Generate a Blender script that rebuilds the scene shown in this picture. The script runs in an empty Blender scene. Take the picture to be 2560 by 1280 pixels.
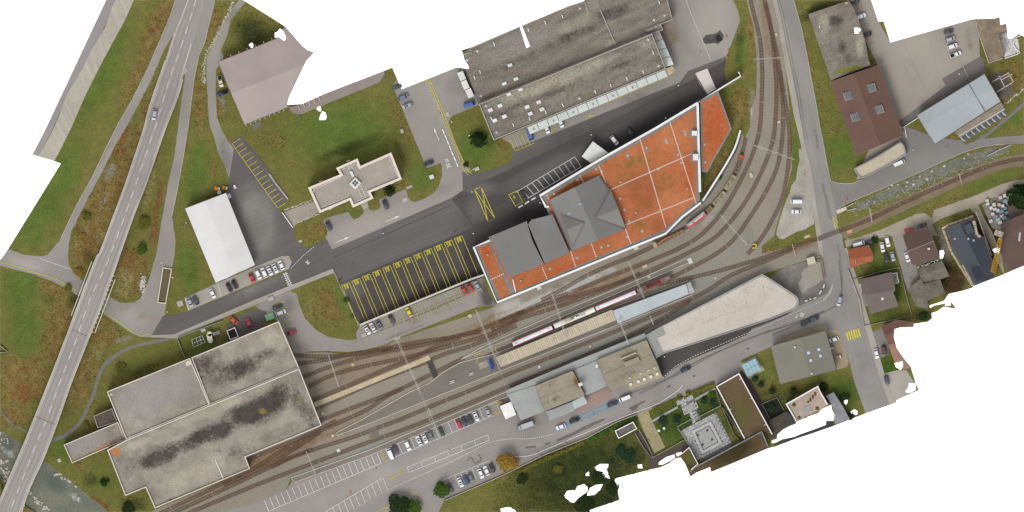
import bpy, math, random
import numpy as np
from mathutils import Vector
from mathutils.geometry import delaunay_2d_cdt
random.seed(7); RNG = np.random.default_rng(7)
# ---------------------------------------------------------------- scene, camera, light
# Positions are survey units of S metres measured east / south from the north-west corner of the site.
S = 0.175
GAIN = 1.5
scene = bpy.context.scene
COL = scene.collection
def P(x, y, z=0.0): return ((x - 1280) * S, (640 - y) * S, z)
cam = bpy.data.objects.new('camera', bpy.data.cameras.new('camera')); COL.objects.link(cam)
cam.data.type = 'ORTHO'; cam.data.ortho_scale = 2560 * S
cam.data.clip_start = 1; cam.data.clip_end = 1500
cam.location = (0, 0, 60); scene.camera = cam
scene.view_settings.view_transform = 'Standard'; scene.view_settings.look = 'None'
scene.view_settings.gamma = 1; scene.view_settings.use_curve_mapping = False
scene.view_settings.exposure = 0.9
SUN_EL, SUN_AZ = math.radians(50), math.radians(200)      # azimuth clockwise from north
w = bpy.data.worlds.new('World'); scene.world = w; w.use_nodes = True
nt = w.node_tree; nt.nodes.clear()
sky = nt.nodes.new('ShaderNodeTexSky'); sky.sky_type = 'NISHITA'; sky.sun_disc = False
sky.sun_elevation = SUN_EL; sky.sun_rotation = SUN_AZ
hs = nt.nodes.new('ShaderNodeHueSaturation'); hs.inputs['Saturation'].default_value = 0.12
bg = nt.nodes.new('ShaderNodeBackground'); bg.inputs[1].default_value = 0.15
bg2 = nt.nodes.new('ShaderNodeBackground'); bg2.inputs[0].default_value = (1, 1, 1, 1); bg2.inputs[1].default_value = 1.0
tc = nt.nodes.new('ShaderNodeTexCoord'); sx = nt.nodes.new('ShaderNodeSeparateXYZ')
lt = nt.nodes.new('ShaderNodeMath'); lt.operation = 'LESS_THAN'; lt.inputs[1].default_value = 0.0
mx = nt.nodes.new('ShaderNodeMixShader'); out = nt.nodes.new('ShaderNodeOutputWorld')
nt.links.new(sky.outputs[0], hs.inputs['Color']); nt.links.new(hs.outputs[0], bg.inputs[0])
nt.links.new(tc.outputs['Generated'], sx.inputs[0]); nt.links.new(sx.outputs['Z'], lt.inputs[0])
nt.links.new(lt.outputs[0], mx.inputs[0]); nt.links.new(bg.outputs[0], mx.inputs[1]); nt.links.new(bg2.outputs[0], mx.inputs[2])
nt.links.new(mx.outputs[0], out.inputs[0])
sd = bpy.data.lights.new('sun', 'SUN'); sd.energy = 1.35; sd.angle = math.radians(26); sd.color = (1, .97, .93)
so = bpy.data.objects.new('sun', sd); COL.objects.link(so)
sv = Vector((math.sin(SUN_AZ) * math.cos(SUN_EL), math.cos(SUN_AZ) * math.cos(SUN_EL), math.sin(SUN_EL)))
so.rotation_euler = sv.to_track_quat('Z', 'Y').to_euler()
# ---------------------------------------------------------------- materials
def lin(v):
    v /= 255.0
    return v / 12.92 if v <= .04045 else ((v + .055) / 1.055) ** 2.4
def C(c): return tuple(min(lin(v) / GAIN, .85) for v in c) + (1,)
MATS = {}
def M(name, c1, c2=None, s=.12, fine=.18, fs=1.6, ang=0, st=1, rough=.9, bump=0., layers=(), metal=0., spec=None, streak=0., mott=None):
    """procedural material: two tones in large patches, fine grain, and extra tones driven by mesh attributes"""
    if name in MATS: return MATS[name]
    m = bpy.data.materials.new(name); m.use_nodes = True; MATS[name] = m
    t = m.node_tree; N = t.nodes; L = t.links
    b = N['Principled BSDF']; b.inputs['Roughness'].default_value = rough; b.inputs['Metallic'].default_value = metal
    b.inputs['Specular IOR Level'].default_value = (.08 if rough > .7 else .3) if spec is None else spec
    if c2 is None: c2 = tuple(v * .93 for v in c1)
    geo = N.new('ShaderNodeNewGeometry')
    def mapped(a, sc):
        r = N.new('ShaderNodeMapping'); r.inputs['Rotation'].default_value = (0, 0, -math.radians(a))
        q = N.new('ShaderNodeMapping'); q.inputs['Scale'].default_value = sc
        L.new(geo.outputs['Position'], r.inputs['Vector']); L.new(r.outputs[0], q.inputs['Vector']); return q.outputs[0]
    vec = mapped(ang, (1 / st, st ** .5 if st > 1 else 1, 1)) if st != 1 else geo.outputs['Position']
    def noise(v, sc, det=5, ro=.6):
        n = N.new('ShaderNodeTexNoise'); n.inputs['Scale'].default_value = sc; n.inputs['Detail'].default_value = det
        n.inputs['Roughness'].default_value = ro; L.new(v, n.inputs['Vector']); return n.outputs['Fac']
    def rng(f, a, bb, c=0., d=1.):
        r = N.new('ShaderNodeMapRange'); r.inputs[1].default_value = a; r.inputs[2].default_value = bb
        r.inputs[3].default_value = c; r.inputs[4].default_value = d; L.new(f, r.inputs[0]); return r.outputs[0]
    def mix(f, a, bb):
        k = N.new('ShaderNodeMix'); k.data_type = 'RGBA'
        L.new(f, k.inputs[0])
        for i, v in ((6, a), (7, bb)):
            if isinstance(v, tuple): k.inputs[i].default_value = v
            else: L.new(v, k.inputs[i])
        return k.outputs[2]
    def mul(col, f):
        k = N.new('ShaderNodeVectorMath'); k.operation = 'SCALE'; L.new(col, k.inputs[0]); L.new(f, k.inputs['Scale']); return k.outputs[0]
    c = mix(rng(noise(vec, s), .36, .64), C(c1), C(c2))
    if mott:
        c = mix(rng(noise(geo.outputs['Position'], mott[1], 5, .7), .5, .66, 0, mott[2]), c, C(mott[0]))
    for ly in layers:
        attr, colr, ns, soft = ly[:4]; colr2 = ly[4] if len(ly) > 4 else colr
        a = N.new('ShaderNodeAttribute'); a.attribute_name = attr
        am = .2 if soft >= .4 else .42; am2 = .05 if soft >= .4 else .3
        ad = N.new('ShaderNodeMath'); ad.operation = 'ADD'; L.new(a.outputs['Fac'], ad.inputs[0]); L.new(rng(noise(geo.outputs['Position'], ns, 6, .65), .25, .75, -am, am), ad.inputs[1])
        ad2 = N.new('ShaderNodeMath'); ad2.operation = 'ADD'; L.new(ad.outputs[0], ad2.inputs[0]); L.new(rng(noise(geo.outputs['Position'], ns * 7, 4, .7), .28, .72, -am2, am2), ad2.inputs[1])
        f = rng(ad2.outputs[0], .5 - soft, .5 + soft)
        g = N.new('ShaderNodeMath'); g.operation = 'MULTIPLY'; L.new(f, g.inputs[0]); L.new(rng(a.outputs['Fac'], 0, .25), g.inputs[1])
        lay = mix(rng(noise(geo.outputs['Position'], ns * 2.3), .38, .62), C(colr), C(colr2)) if colr2 != colr else C(colr)
        c = mix(g.outputs[0], c, lay)
    if mott: c = mul(c, rng(noise(geo.outputs['Position'], mott[1] * .6, 4, .65), .3, .7, .86, 1.14))
    if streak:
        sv_ = mapped(ang, (.02, 1.1, 1)); c = mul(c, rng(noise(sv_, 1., 3), .3, .7, 1 - streak, 1 + streak))
    if fine:
        c = mul(c, rng(noise(geo.outputs['Position'], fs, 4, .7), .28, .72, 1 - fine, 1 + fine))
        c = mul(c, rng(noise(geo.outputs['Position'], .035, 3), .3, .7, .93, 1.07))
    L.new(c, b.inputs['Base Color'])
    if bump:
        bp = N.new('ShaderNodeBump'); bp.inputs['Strength'].default_value = bump; bp.inputs['Distance'].default_value = .3
        L.new(noise(geo.outputs['Position'], fs, 4, .7), bp.inputs['Height']); L.new(bp.outputs[0], b.inputs['Normal'])
    return m
# ---------------------------------------------------------------- polygons
def inside(px, py, poly):
    px = np.asarray(px, float); py = np.asarray(py, float); r = np.zeros(px.shape, bool)
    n = len(poly)
    for i in range(n):
        x1, y1 = poly[i]; x2, y2 = poly[(i + 1) % n]
        if y1 == y2: continue
        c = ((y1 > py) != (y2 > py)) & (px < (x2 - x1) * (py - y1) / (y2 - y1) + x1)
        r ^= c
    return r
def area(p): return sum(p[i][0] * p[(i + 1) % len(p)][1] - p[(i + 1) % len(p)][0] * p[i][1] for i in range(len(p))) / 2
def inset(p, w):
    """p offset towards its inside by w (same units)"""
    n = len(p); s = 1 if area(p) > 0 else -1; E = []
    for i in range(n):
        a = p[i]; b = p[(i + 1) % n]; d = math.hypot(b[0] - a[0], b[1] - a[1]) or 1e-6
        nx, ny = -(b[1] - a[1]) / d * s, (b[0] - a[0]) / d * s
        E.append(((a[0] + nx * w, a[1] + ny * w), ((b[0] - a[0]) / d, (b[1] - a[1]) / d)))
    o = []
    for i in range(n):
        (ax, ay), (ux, uy) = E[i - 1]; (bx, by), (vx, vy) = E[i]
        den = ux * vy - uy * vx
        if abs(den) < .05: o.append((bx, by)); continue
        t = ((bx - ax) * vy - (by - ay) * vx) / den; o.append((ax + ux * t, ay + uy * t))
    return o
def halfplane(p, a, b, keep=1):
    """part of p on one side of the line a-b"""
    def sd_(q): return ((b[0] - a[0]) * (q[1] - a[1]) - (b[1] - a[1]) * (q[0] - a[0])) * keep
    o = []
    for i in range(len(p)):
        q, r = p[i], p[(i + 1) % len(p)]; s1, s2 = sd_(q), sd_(r)
        if s1 >= 0: o.append(q)
        if (s1 > 0 > s2) or (s1 < 0 < s2):
            t = s1 / (s1 - s2); o.append((q[0] + (r[0] - q[0]) * t, q[1] + (r[1] - q[1]) * t))
    return o
# outline of the surveyed ground; nothing is known beyond it
COVER = [(266, -2), (115, 320), (81, 386), (95, 391), (136, 403), (152, 409), (19, 624), (8, 640), (-2, 652), (-2, 1282), (1455, 1282), (1549, 1250),
 (1545, 1228), (1537, 1200), (1540, 1196), (1627, 1174), (1650, 1169), (1670, 1160), (1690, 1146), (1702, 1144), (1712, 1158), (1720, 1177), (1726, 1192), (1740, 1182), (1775, 1168),
 (1778, 1180), (1830, 1159), (1920, 1121), (1937, 1117), (1990, 1097), (2027, 1085), (2082, 1066), (2125, 1049), (2161, 1035), (2191, 1024), (2242, 1006), (2241, 1001),
 (2297, 975), (2290, 960), (2277, 917), (2257, 892), (2242, 870), (2234, 840), (2236, 822), (2250, 818), (2284, 817), (2284, 810), (2320, 804), (2330, 796), (2329, 783), (2344, 778),
 (2358, 767), (2391, 772), (2378, 754), (2376, 764), (2362, 765), (2364, 758), (2335, 764), (2326, 770), (2323, 764), (2345, 757), (2360, 752), (2372, 735), (2407, 727), (2430, 720), (2435, 715), (2500, 690), (2562, 663), (2562, 92), (2547, 85), (2532, 96), (2520, 97), (2516, 59), (2501, 62), (2499, 42), (2487, 46),
 (2430, 48), (2226, 106), (2209, 53), (2196, 54), (2177, -2), (1462, -2), (1460, 3), (1420, 15), (1411, 19), (1280, 74), (1175, 119), (1152, 126), (1157, 132), (1160, 147), (1171, 165), (1172, 172),
 (1160, 171), (1142, 168), (1004, 223), (981, 169), (960, 177), (812, 234), (755, 260), (717, 262), (722, 242), (765, 152), (784, 131), (770, 127), (755, 115), (737, 95), (712, 66), (702, 59), (640, 20), (605, -2)]
HOLES = [[(700, 71), (707, 76), (713, 88), (715, 97), (711, 102), (703, 97), (697, 93), (687, 94), (687, 82), (694, 79)], [(622, 112), (628, 107), (633, 108), (633, 118), (628, 120)],
 [(796, 265), (802, 267), (803, 278), (797, 278), (791, 273)], [(806, 278), (814, 282), (817, 295), (812, 300), (798, 300), (800, 290)],
 [(1299, 66), (1305, 65), (1325, 116), (1316, 120)],
 [(1487, 1168), (1500, 1160), (1521, 1160), (1520, 1168), (1513, 1180), (1500, 1178), (1492, 1176)], [(1464, 1184), (1472, 1179), (1474, 1189), (1465, 1190)], [(1503, 1185), (1518, 1175), (1524, 1196), (1514, 1195), (1502, 1188)],
 [(1410, 1241), (1418, 1227), (1438, 1225), (1444, 1215), (1460, 1210), (1469, 1218), (1468, 1229), (1447, 1244), (1436, 1256), (1428, 1256)], [(1468, 1234), (1475, 1220), (1490, 1212), (1507, 1211), (1500, 1225), (1486, 1237), (1468, 1239)],
 [(1594, 1162), (1605, 1161), (1606, 1171), (1595, 1170)], [(1647, 1156), (1665, 1143), (1687, 1136), (1687, 1145), (1672, 1154), (1657, 1161), (1647, 1162)], [(1690, 1133), (1704, 1130), (1703, 1136), (1693, 1141)],
 [(1251, 1272), (1262, 1269), (1275, 1268), (1290, 1277), (1290, 1284), (1254, 1284)],
 [(2135, 70), (2142, 68), (2153, 73), (2145, 84), (2137, 84)], [(2349, 627), (2358, 625), (2361, 632), (2357, 646), (2350, 646)], [(2481, 624), (2493, 619), (2501, 622), (2498, 633), (2487, 632)],
 [(2236, 908), (2256, 903), (2258, 914), (2252, 925), (2240, 918)], [(2264, 978), (2272, 966), (2272, 958), (2288, 958), (2290, 974), (2276, 982), (2266, 982)], [(2110, 1002), (2119, 998), (2118, 1008), (2114, 1013), (2111, 1010)],
 [(2126, 1030), (2136, 1023), (2144, 1028), (2143, 1036), (2132, 1038)],
 [(2056, 1022), (2078, 1012), (2080, 1025), (2086, 1037), (2083, 1052), (2069, 1052), (2067, 1047), (2064, 1062), (2030, 1075), (2002, 1085), (1985, 1092), (1955, 1098), (1940, 1106), (1929, 1108), (1930, 1101), (1942, 1098), (1944, 1086), (1958, 1074), (1975, 1065), (1989, 1060), (1992, 1054), (2022, 1041), (2045, 1033)]]
def covered(px, py):
    r = inside(px, py, COVER)
    for h in HOLES: r &= ~inside(px, py, h)
    return r
# ---------------------------------------------------------------- objects
def absloc(o):
    v = Vector((0, 0, 0))
    while o is not None: v = v + o.location; o = o.parent
    return v
def tag(o, label=None, cat=None, group=None, kind=None):
    if label: o['label'] = label
    if cat: o['category'] = cat
    if group: o['group'] = group
    if kind: o['kind'] = kind
    return o
def obj(name, vs, fs, mat, parent=None, label=None, cat=None, group=None, kind=None, smooth=False, attrs=None, zo=None):
    """one mesh object; vs are world positions"""
    vs = np.asarray(vs, float)
    if len(vs) == 0: return None
    if parent is None:
        lo, hi = vs.min(0), vs.max(0); org = Vector(((lo[0] + hi[0]) / 2, (lo[1] + hi[1]) / 2, lo[2] if zo is None else zo)); base = org
    else: base = absloc(parent); org = Vector((0, 0, 0))
    me = bpy.data.meshes.new(name); me.from_pydata((vs - np.array(base)).tolist(), [], [tuple(f) for f in fs]); me.materials.append(mat)
    if smooth:
        for p_ in me.polygons: p_.use_smooth = True
    if attrs:
        for k, v in attrs.items():
            a = me.attributes.new(k, 'FLOAT', 'POINT'); a.data.foreach_set('value', np.asarray(v, np.float32))
    o = bpy.data.objects.new(name, me); COL.objects.link(o); o.location = org
    if parent is not None: o.parent = parent
    return tag(o, label, cat, group, kind)
def empty(name, x, y, z=0., label=None, cat=None, group=None, kind=None):
    o = bpy.data.objects.new(name, None); COL.objects.link(o); o.location = P(x, y, z); o.empty_display_size = .5
    return tag(o, label, cat, group, kind)
def part(name, me, parent, loc=(0, 0, 0), rot=0.):
    o = bpy.data.objects.new(name, me); COL.objects.link(o); o.parent = parent; o.location = loc; o.rotation_euler = (0, 0, rot); return o
def splat(px, py, sp, names):
    A = {k: np.zeros(len(px)) for k in names}
    for (k, x, y, rx, ry, an, am) in sp:
        if k not in A: continue
        a = math.radians(an); dx, dy = px - x, py - y
        u = (dx * math.cos(a) + dy * math.sin(a)) / rx; v = (-dx * math.sin(a) + dy * math.cos(a)) / ry
        A[k] = np.maximum(A[k], am * np.clip(1.5 - 1.25 * np.sqrt(u * u + v * v), 0, 1))
    return A
def tri(poly, zf, cell=None, clip=True, extra=()):
    """triangulated sheet over poly minus what lies outside the survey -> verts, faces, map x, map y"""
    pts, ed = [], []
    def loop(p):
        b = len(pts); pts.extend(p); ed.extend((b + i, b + (i + 1) % len(p)) for i in range(len(p)))
    loop(poly)
    for e in extra: loop(e)
    xs = [p[0] for p in poly]; ys = [p[1] for p in poly]; bb = (min(xs), min(ys), max(xs), max(ys))
    hs_ = []
    if clip:
        for h in [COVER] + HOLES:
            hx = [p[0] for p in h]; hy = [p[1] for p in h]
            if max(hx) < bb[0] or min(hx) > bb[2] or max(hy) < bb[1] or min(hy) > bb[3]: continue
            if h is COVER:
                c = covered(np.array(xs), np.array(ys))
                b = len(pts); pts.extend(h); ed.extend((b + i, b + (i + 1) % len(h)) for i in range(len(h)))
            else: loop(h)
    if cell:
        gx, gy = np.meshgrid(np.arange(bb[0], bb[2], cell), np.arange(bb[1], bb[3], cell)); gx = gx.ravel(); gy = gy.ravel()
        gx = gx + RNG.uniform(-.2, .2, len(gx)) * cell; gy = gy + RNG.uniform(-.2, .2, len(gy)) * cell
        k = inside(gx, gy, poly) & (covered(gx, gy) if clip else True); pts.extend(zip(gx[k], gy[k]))
    V, _, F, *_r = delaunay_2d_cdt([Vector(p) for p in pts], ed, [], 0, 1e-4)
    V = np.array([(v.x, v.y) for v in V]); F = np.array(F)
    c = V[F].mean(1); k = inside(c[:, 0], c[:, 1], poly)
    if clip: k &= covered(c[:, 0], c[:, 1])
    for e in extra: k &= ~inside(c[:, 0], c[:, 1], e)
    a2 = V[F]; ar = (a2[:, 1, 0] - a2[:, 0, 0]) * (a2[:, 2, 1] - a2[:, 0, 1]) - (a2[:, 2, 0] - a2[:, 0, 0]) * (a2[:, 1, 1] - a2[:, 0, 1])
    k &= np.abs(ar) > 1e-5; F = F[k]; ar = ar[k]
    F = np.where((ar > 0)[:, None], F[:, ::-1], F)          # map y runs down, so flip to face up
    u = np.unique(F); rm = np.full(len(V), -1); rm[u] = np.arange(len(u)); V = V[u]; F = rm[F]
    z = zf(V[:, 0], V[:, 1]) if callable(zf) else np.full(len(V), float(zf))
    return np.stack([(V[:, 0] - 1280) * S, (640 - V[:, 1]) * S, z], 1), F, V[:, 0], V[:, 1]
LIFT = [1]
def sheet(name, poly, z, mat, cell=None, sp=(), parent=None, label=None, cat=None, kind='structure', extra=(), layers=(), clip=True, reg=True):
    if parent is None and not callable(z): z += LIFT[0] % 70 * .0004; LIFT[0] += 1
    vs, fs, px, py = tri(poly, z, cell, clip, extra)
    if reg and parent is None: PAVED.append(poly)
    return obj(name, vs, fs, mat, parent, label, cat, None, kind if parent is None else None, attrs=splat(px, py, sp, layers) if layers else None)
PAVED = []
def prism(vs, fs, poly, z0, z1, top=True):
    """append an upright prism"""
    b = len(vs); n = len(poly); pl = poly if area(poly) < 0 else poly[::-1]   # clockwise on the map = counter-clockwise seen from above
    vs.extend(P(x, y, z0) for x, y in pl); vs.extend(P(x, y, z1) for x, y in pl)
    fs.extend((b + i, b + (i + 1) % n, b + n + (i + 1) % n, b + n + i) for i in range(n))
    if top: fs.append(tuple(b + n + i for i in range(n)))
def ribbon(vs, fs, pts, w, z, h=0.):
    """flat band of width w along pts; with h > 0 it becomes a raised kerb or wall of that height"""
    n = len(pts); L_, R_ = [], []
    for i in range(n):
        a = pts[max(i - 1, 0)]; c = pts[min(i + 1, n - 1)]; d = math.hypot(c[0] - a[0], c[1] - a[1]) or 1
        nx, ny = -(c[1] - a[1]) / d * w / 2, (c[0] - a[0]) / d * w / 2
        L_.append((pts[i][0] - nx, pts[i][1] - ny)); R_.append((pts[i][0] + nx, pts[i][1] + ny))
    zz = z if callable(z) else (lambda x, y: z)
    b = len(vs); 
    for l, r in zip(L_, R_): vs.extend((P(*l, zz(*l) + h), P(*r, zz(*r) + h)))
    for i in range(n - 1): fs.append((b + 2 * i, b + 2 * i + 1, b + 2 * i + 3, b + 2 * i + 2))
    if h:
        c = len(vs)
        for l, r in zip(L_, R_): vs.extend((P(*l, zz(*l)), P(*r, zz(*r))))
        for i in range(n - 1):
            fs.append((b + 2 * i, b + 2 * i + 2, c + 2 * i + 2, c + 2 * i)); fs.append((b + 2 * i + 1, c + 2 * i + 1, c + 2 * i + 3, b + 2 * i + 3))
        e = 2 * (n - 1); fs.append((b, c, c + 1, b + 1)); fs.append((b + e, b + e + 1, c + e + 1, c + e))
def bands(name, lines, w, z, mat, h=0., parent=None, label=None, cat=None, kind='structure', group=None):
    vs, fs = [], []
    if parent is None and not callable(z): z += LIFT[0] % 70 * .0004; LIFT[0] += 1
    for l in lines: ribbon(vs, fs, l, w, z, h)
    return obj(name, vs, fs, mat, parent, label, cat, group, kind)
def lerp(a, b, t): return (a[0] + (b[0] - a[0]) * t, a[1] + (b[1] - a[1]) * t)
def dashes(pts, on, off, start=0.):
    d = [0]
    for a, b in zip(pts, pts[1:]): d.append(d[-1] + math.hypot(b[0] - a[0], b[1] - a[1]))
    X, Y = [q[0] for q in pts], [q[1] for q in pts]; o = []; pos = start
    while pos < d[-1]:
        n = max(2, int(on / 5) + 1); t = np.linspace(pos, min(pos + on, d[-1]), n); o.append(list(zip(np.interp(t, d, X), np.interp(t, d, Y)))); pos += on + off
    return o
def smooth(pts, k=6):
    """Catmull-Rom through the points"""
    o = []; n = len(pts)
    for i in range(n - 1):
        p0, p1, p2, p3 = pts[max(i - 1, 0)], pts[i], pts[i + 1], pts[min(i + 2, n - 1)]
        for j in range(k):
            t = j / k
            o.append(tuple(.5 * (2 * p1[a] + (p2[a] - p0[a]) * t + (2 * p0[a] - 5 * p1[a] + 4 * p2[a] - p3[a]) * t * t + (3 * p1[a] - p0[a] - 3 * p2[a] + p3[a]) * t ** 3) for a in (0, 1)))
    o.append(pts[-1]); return o
def rib_lines(poly, d, pitch, clip=True):
    """segments inside poly, parallel to d, pitch apart"""
    l = math.hypot(*d); ux, uy = d[0] / l, d[1] / l; nx, ny = -uy, ux
    loops = [poly] + ([COVER] + HOLES if clip else [])
    ks = [x * nx + y * ny for x, y in poly]; o = []; k = min(ks) + pitch / 2
    while k < max(ks):
        ts = []
        for lp in loops:
            for i in range(len(lp)):
                a, b = lp[i], lp[(i + 1) % len(lp)]; sa = a[0] * nx + a[1] * ny - k; sb = b[0] * nx + b[1] * ny - k
                if (sa > 0) != (sb > 0):
                    q = lerp(a, b, sa / (sa - sb)); ts.append(q[0] * ux + q[1] * uy)
        ts.sort()
        for t0, t1 in zip(ts, ts[1:]):
            if t1 - t0 < .5: continue
            m = ((t0 + t1) / 2 * ux + k * nx, (t0 + t1) / 2 * uy + k * ny)
            if inside(np.array([m[0]]), np.array([m[1]]), poly)[0] and (not clip or covered(np.array([m[0]]), np.array([m[1]]))[0]):
                o.append([(t0 * ux + k * nx, t0 * uy + k * ny), (t1 * ux + k * nx, t1 * uy + k * ny)])
        k += pitch
    return o
def ribs(name, poly, d, pitch, w, z, h, mat, parent, kind='stuff', nseg=1):
    vs, fs = [], []
    for a, b in rib_lines(poly, d, pitch):
        ribbon(vs, fs, [lerp(a, b, i / nseg) for i in range(nseg + 1)], w, z, h)
    return obj(name, vs, fs, mat, parent, kind=kind)
def box(vs, fs, x, y, lx, ly, z0, z1, ang=0.):
    a = math.radians(ang); c, s_ = math.cos(a), math.sin(a)
    prism(vs, fs, [(x + u * lx / 2 * c - v * ly / 2 * s_, y + u * lx / 2 * s_ + v * ly / 2 * c) for u, v in ((-1, -1), (1, -1), (1, 1), (-1, 1))], z0, z1)
def boxpart(name, x, y, lx, ly, z0, z1, ang, mat, parent=None, **k):
    vs, fs = [], []; box(vs, fs, x, y, lx, ly, z0, z1, ang); return obj(name, vs, fs, mat, parent, **k)
def disc(vs, fs, x, y, r, z0, z1, n=10, r2=None):
    r2 = r if r2 is None else r2; b = len(vs)
    for k in range(n): a = -2 * math.pi * k / n; vs.append(P(x + r * math.cos(a), y + r * math.sin(a), z0))
    for k in range(n): a = -2 * math.pi * k / n; vs.append(P(x + r2 * math.cos(a), y + r2 * math.sin(a), z1))
    fs.extend((b + k, b + (k + 1) % n, b + n + (k + 1) % n, b + n + k) for k in range(n)); fs.append(tuple(b + n + k for k in range(n)))
BLD = []
def building(name, label, cat, poly, h, roofm, wallm, parm=None, pw=5., ph=.5, skip=(), cell=None, sp=(), layers=(), zroof=None, kind=None, clip=True, z0=-.02):
    """flat-roofed building: wall, roof, parapet (edges in skip are cuts and get no parapet)"""
    x = sum(p[0] for p in poly) / len(poly); y = sum(p[1] for p in poly) / len(poly)
    e = empty(name, x, y, 0, label, cat, kind=kind); BLD.append(poly)
    vs, fs = [], []; prism(vs, fs, poly, z0, h - .01, False); obj('wall', vs, fs, wallm, e)
    rf = sheet('roof', inset(poly, .3) if not skip else poly, h - (.35 if parm else 0), roofm, cell, sp, e, layers=layers, clip=clip)
    e['zr'] = h - (.35 if parm else 0)
    if parm:
        ip = inset(poly, pw); vs, fs = [], []; n = len(poly)
        for i in range(n):
            if i in skip: continue
            j = (i + 1) % n; prism(vs, fs, [poly[i], poly[j], ip[j], ip[i]], h - .6, h + ph)
        obj('parapet', vs, fs, parm, e)
    return e
def pitched(name, label, cat, poly, ridge, h, rise, roofm, wallm, rib=None, ridgem=None, skip=(), ribd=None, nohip=True):
    x = sum(p[0] for p in poly) / len(poly); y = sum(p[1] for p in poly) / len(poly)
    e = empty(name, x, y, 0, label, cat); BLD.append(poly)
    a, b = ridge; L_ = math.hypot(b[0] - a[0], b[1] - a[1]); nx, ny = -(b[1] - a[1]) / L_, (b[0] - a[0]) / L_
    dm = max(abs((p[0] - a[0]) * nx + (p[1] - a[1]) * ny) for p in poly)
    zf = lambda X, Y: h + rise * (1 - np.abs((X - a[0]) * nx + (Y - a[1]) * ny) / dm)
    ip = inset(poly, 2.5); vs, fs = [], []; prism(vs, fs, ip, -.02, h - .05, False)
    obj('wall', vs, fs, wallm, e)
    for kp in (1, -1):
        hp = halfplane(poly, a, b, kp)
        if len(hp) < 3: continue
        V_, F_, _x, _y = tri(hp, zf); comp = list(range(len(V_)))
        for _ in range(60):                                  # islands of a slope that the ridge line cuts apart are separate slopes
            ch = False
            for f in F_:
                m_ = min(comp[i] for i in f)
                for i in f:
                    if comp[i] != m_: comp[i] = m_; ch = True
            if not ch: break
        for c_ in sorted(set(comp[f[0]] for f in F_)):
            fs_ = [f for f in F_ if comp[f[0]] == c_]; u_ = sorted({int(i) for f in fs_ for i in f}); r_ = {i: k for k, i in enumerate(u_)}
            obj('roof_slope', V_[u_], [tuple(r_[int(i)] for i in f) for f in fs_], roofm, e)
        vs, fs = [], []; n = len(hp)
        for i in range(n):                                   # eaves and verge board
            q, r = hp[i], hp[(i + 1) % n]
            if abs((q[0] - a[0]) * nx + (q[1] - a[1]) * ny) < .01 and abs((r[0] - a[0]) * nx + (r[1] - a[1]) * ny) < .01: continue
            ribbon(vs, fs, [q, r], 1.2, lambda X, Y: float(zf(X, Y)) - .35, .4)
        obj('eaves_board', vs, fs, MATS['wood_trim'], e)
        if rib:
            d = ribd or (nx, ny); ribs('roof_course', hp, d, rib[0], rib[1], lambda X, Y: float(zf(X, Y)) + .005, rib[2], rib[3], e)
    if ridgem:
        q = []
        for i in range(len(poly)):
            s1 = (poly[i][0] - a[0]) * nx + (poly[i][1] - a[1]) * ny; r = poly[(i + 1) % len(poly)]; s2 = (r[0] - a[0]) * nx + (r[1] - a[1]) * ny
            if (s1 > 0) != (s2 > 0): q.append(lerp(poly[i], r, s1 / (s1 - s2)))
        if len(q) >= 2: bands('ridge_cap', [[q[0], q[1]]], 1.6, h + rise - .02, ridgem, .12, e, kind=None)
    e['zr'] = h
    return e, zf
# ---------------------------------------------------------------- material library (colours as they look on an overcast day)
M('wood_trim', (120, 108, 92)); WH = M('white_metal', (222, 222, 220), (205, 205, 202), fine=.04); PAINTW = M('road_paint_white', (232, 231, 227), (214, 212, 207), s=1.2, fine=.08)
PAINTY = M('road_paint_yellow', (222, 208, 58), (200, 186, 62), s=1.2, fine=.08); PAINTB = M('road_paint_blue', (84, 158, 210), (104, 164, 205), s=1., fine=.06)
GL = (('brown', (130, 113, 66), .12, .35, (114, 93, 53)), ('green', (95, 109, 49), .07, .4, (86, 102, 44)), ('dry', (142, 132, 84), .22, .3, (120, 110, 66)), ('rust', (128, 84, 50), .35, .3, (112, 92, 54)),
      ('lush', (60, 86, 28), .1, .45, (50, 74, 24)), ('grey', (142, 136, 122), .3, .25, (120, 116, 98)), ('dark', (54, 60, 29), .16, .4, (40, 49, 24)), ('soil', (74, 58, 38), .3, .3, (56, 44, 30)))
GN = [g[0] for g in GL]
GRASS = M('grass', (100, 104, 50), (112, 108, 58), s=.09, fine=.42, fs=1.7, bump=.6, layers=GL, mott=((132, 114, 62), .45, .5))
TUFT = M('grass_tufts', (98, 102, 44), (112, 104, 54), s=.3, fine=.45, fs=1.2, layers=GL, mott=((140, 122, 72), .5, .6))
AL = (('dark', (92, 89, 87), .06, .5, (80, 77, 75)), ('light', (164, 159, 150), .06, .5), ('dirt', (128, 114, 92), .2, .35))
AN = [g[0] for g in AL]
ASP = M('asphalt', (150, 145, 139), (142, 137, 130), s=.06, fine=.06, fs=2, layers=AL)
ASPRD = M('asphalt_highway', (156, 150, 145), (148, 143, 137), s=.06, fine=.05, ang=65, streak=.07)
ASPM = M('asphalt_yard', (104, 101, 99), (94, 91, 88), s=.05, fine=.06, ang=23, st=4, streak=.06, layers=AL)
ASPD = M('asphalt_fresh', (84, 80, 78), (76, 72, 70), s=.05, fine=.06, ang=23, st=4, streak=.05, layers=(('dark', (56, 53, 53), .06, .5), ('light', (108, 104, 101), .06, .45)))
CONC = M('concrete', (166, 160, 150), (156, 150, 140), s=.1, fine=.05); KERB = M('kerb_stone', (186, 182, 172), (168, 164, 154), fine=.1)
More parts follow.
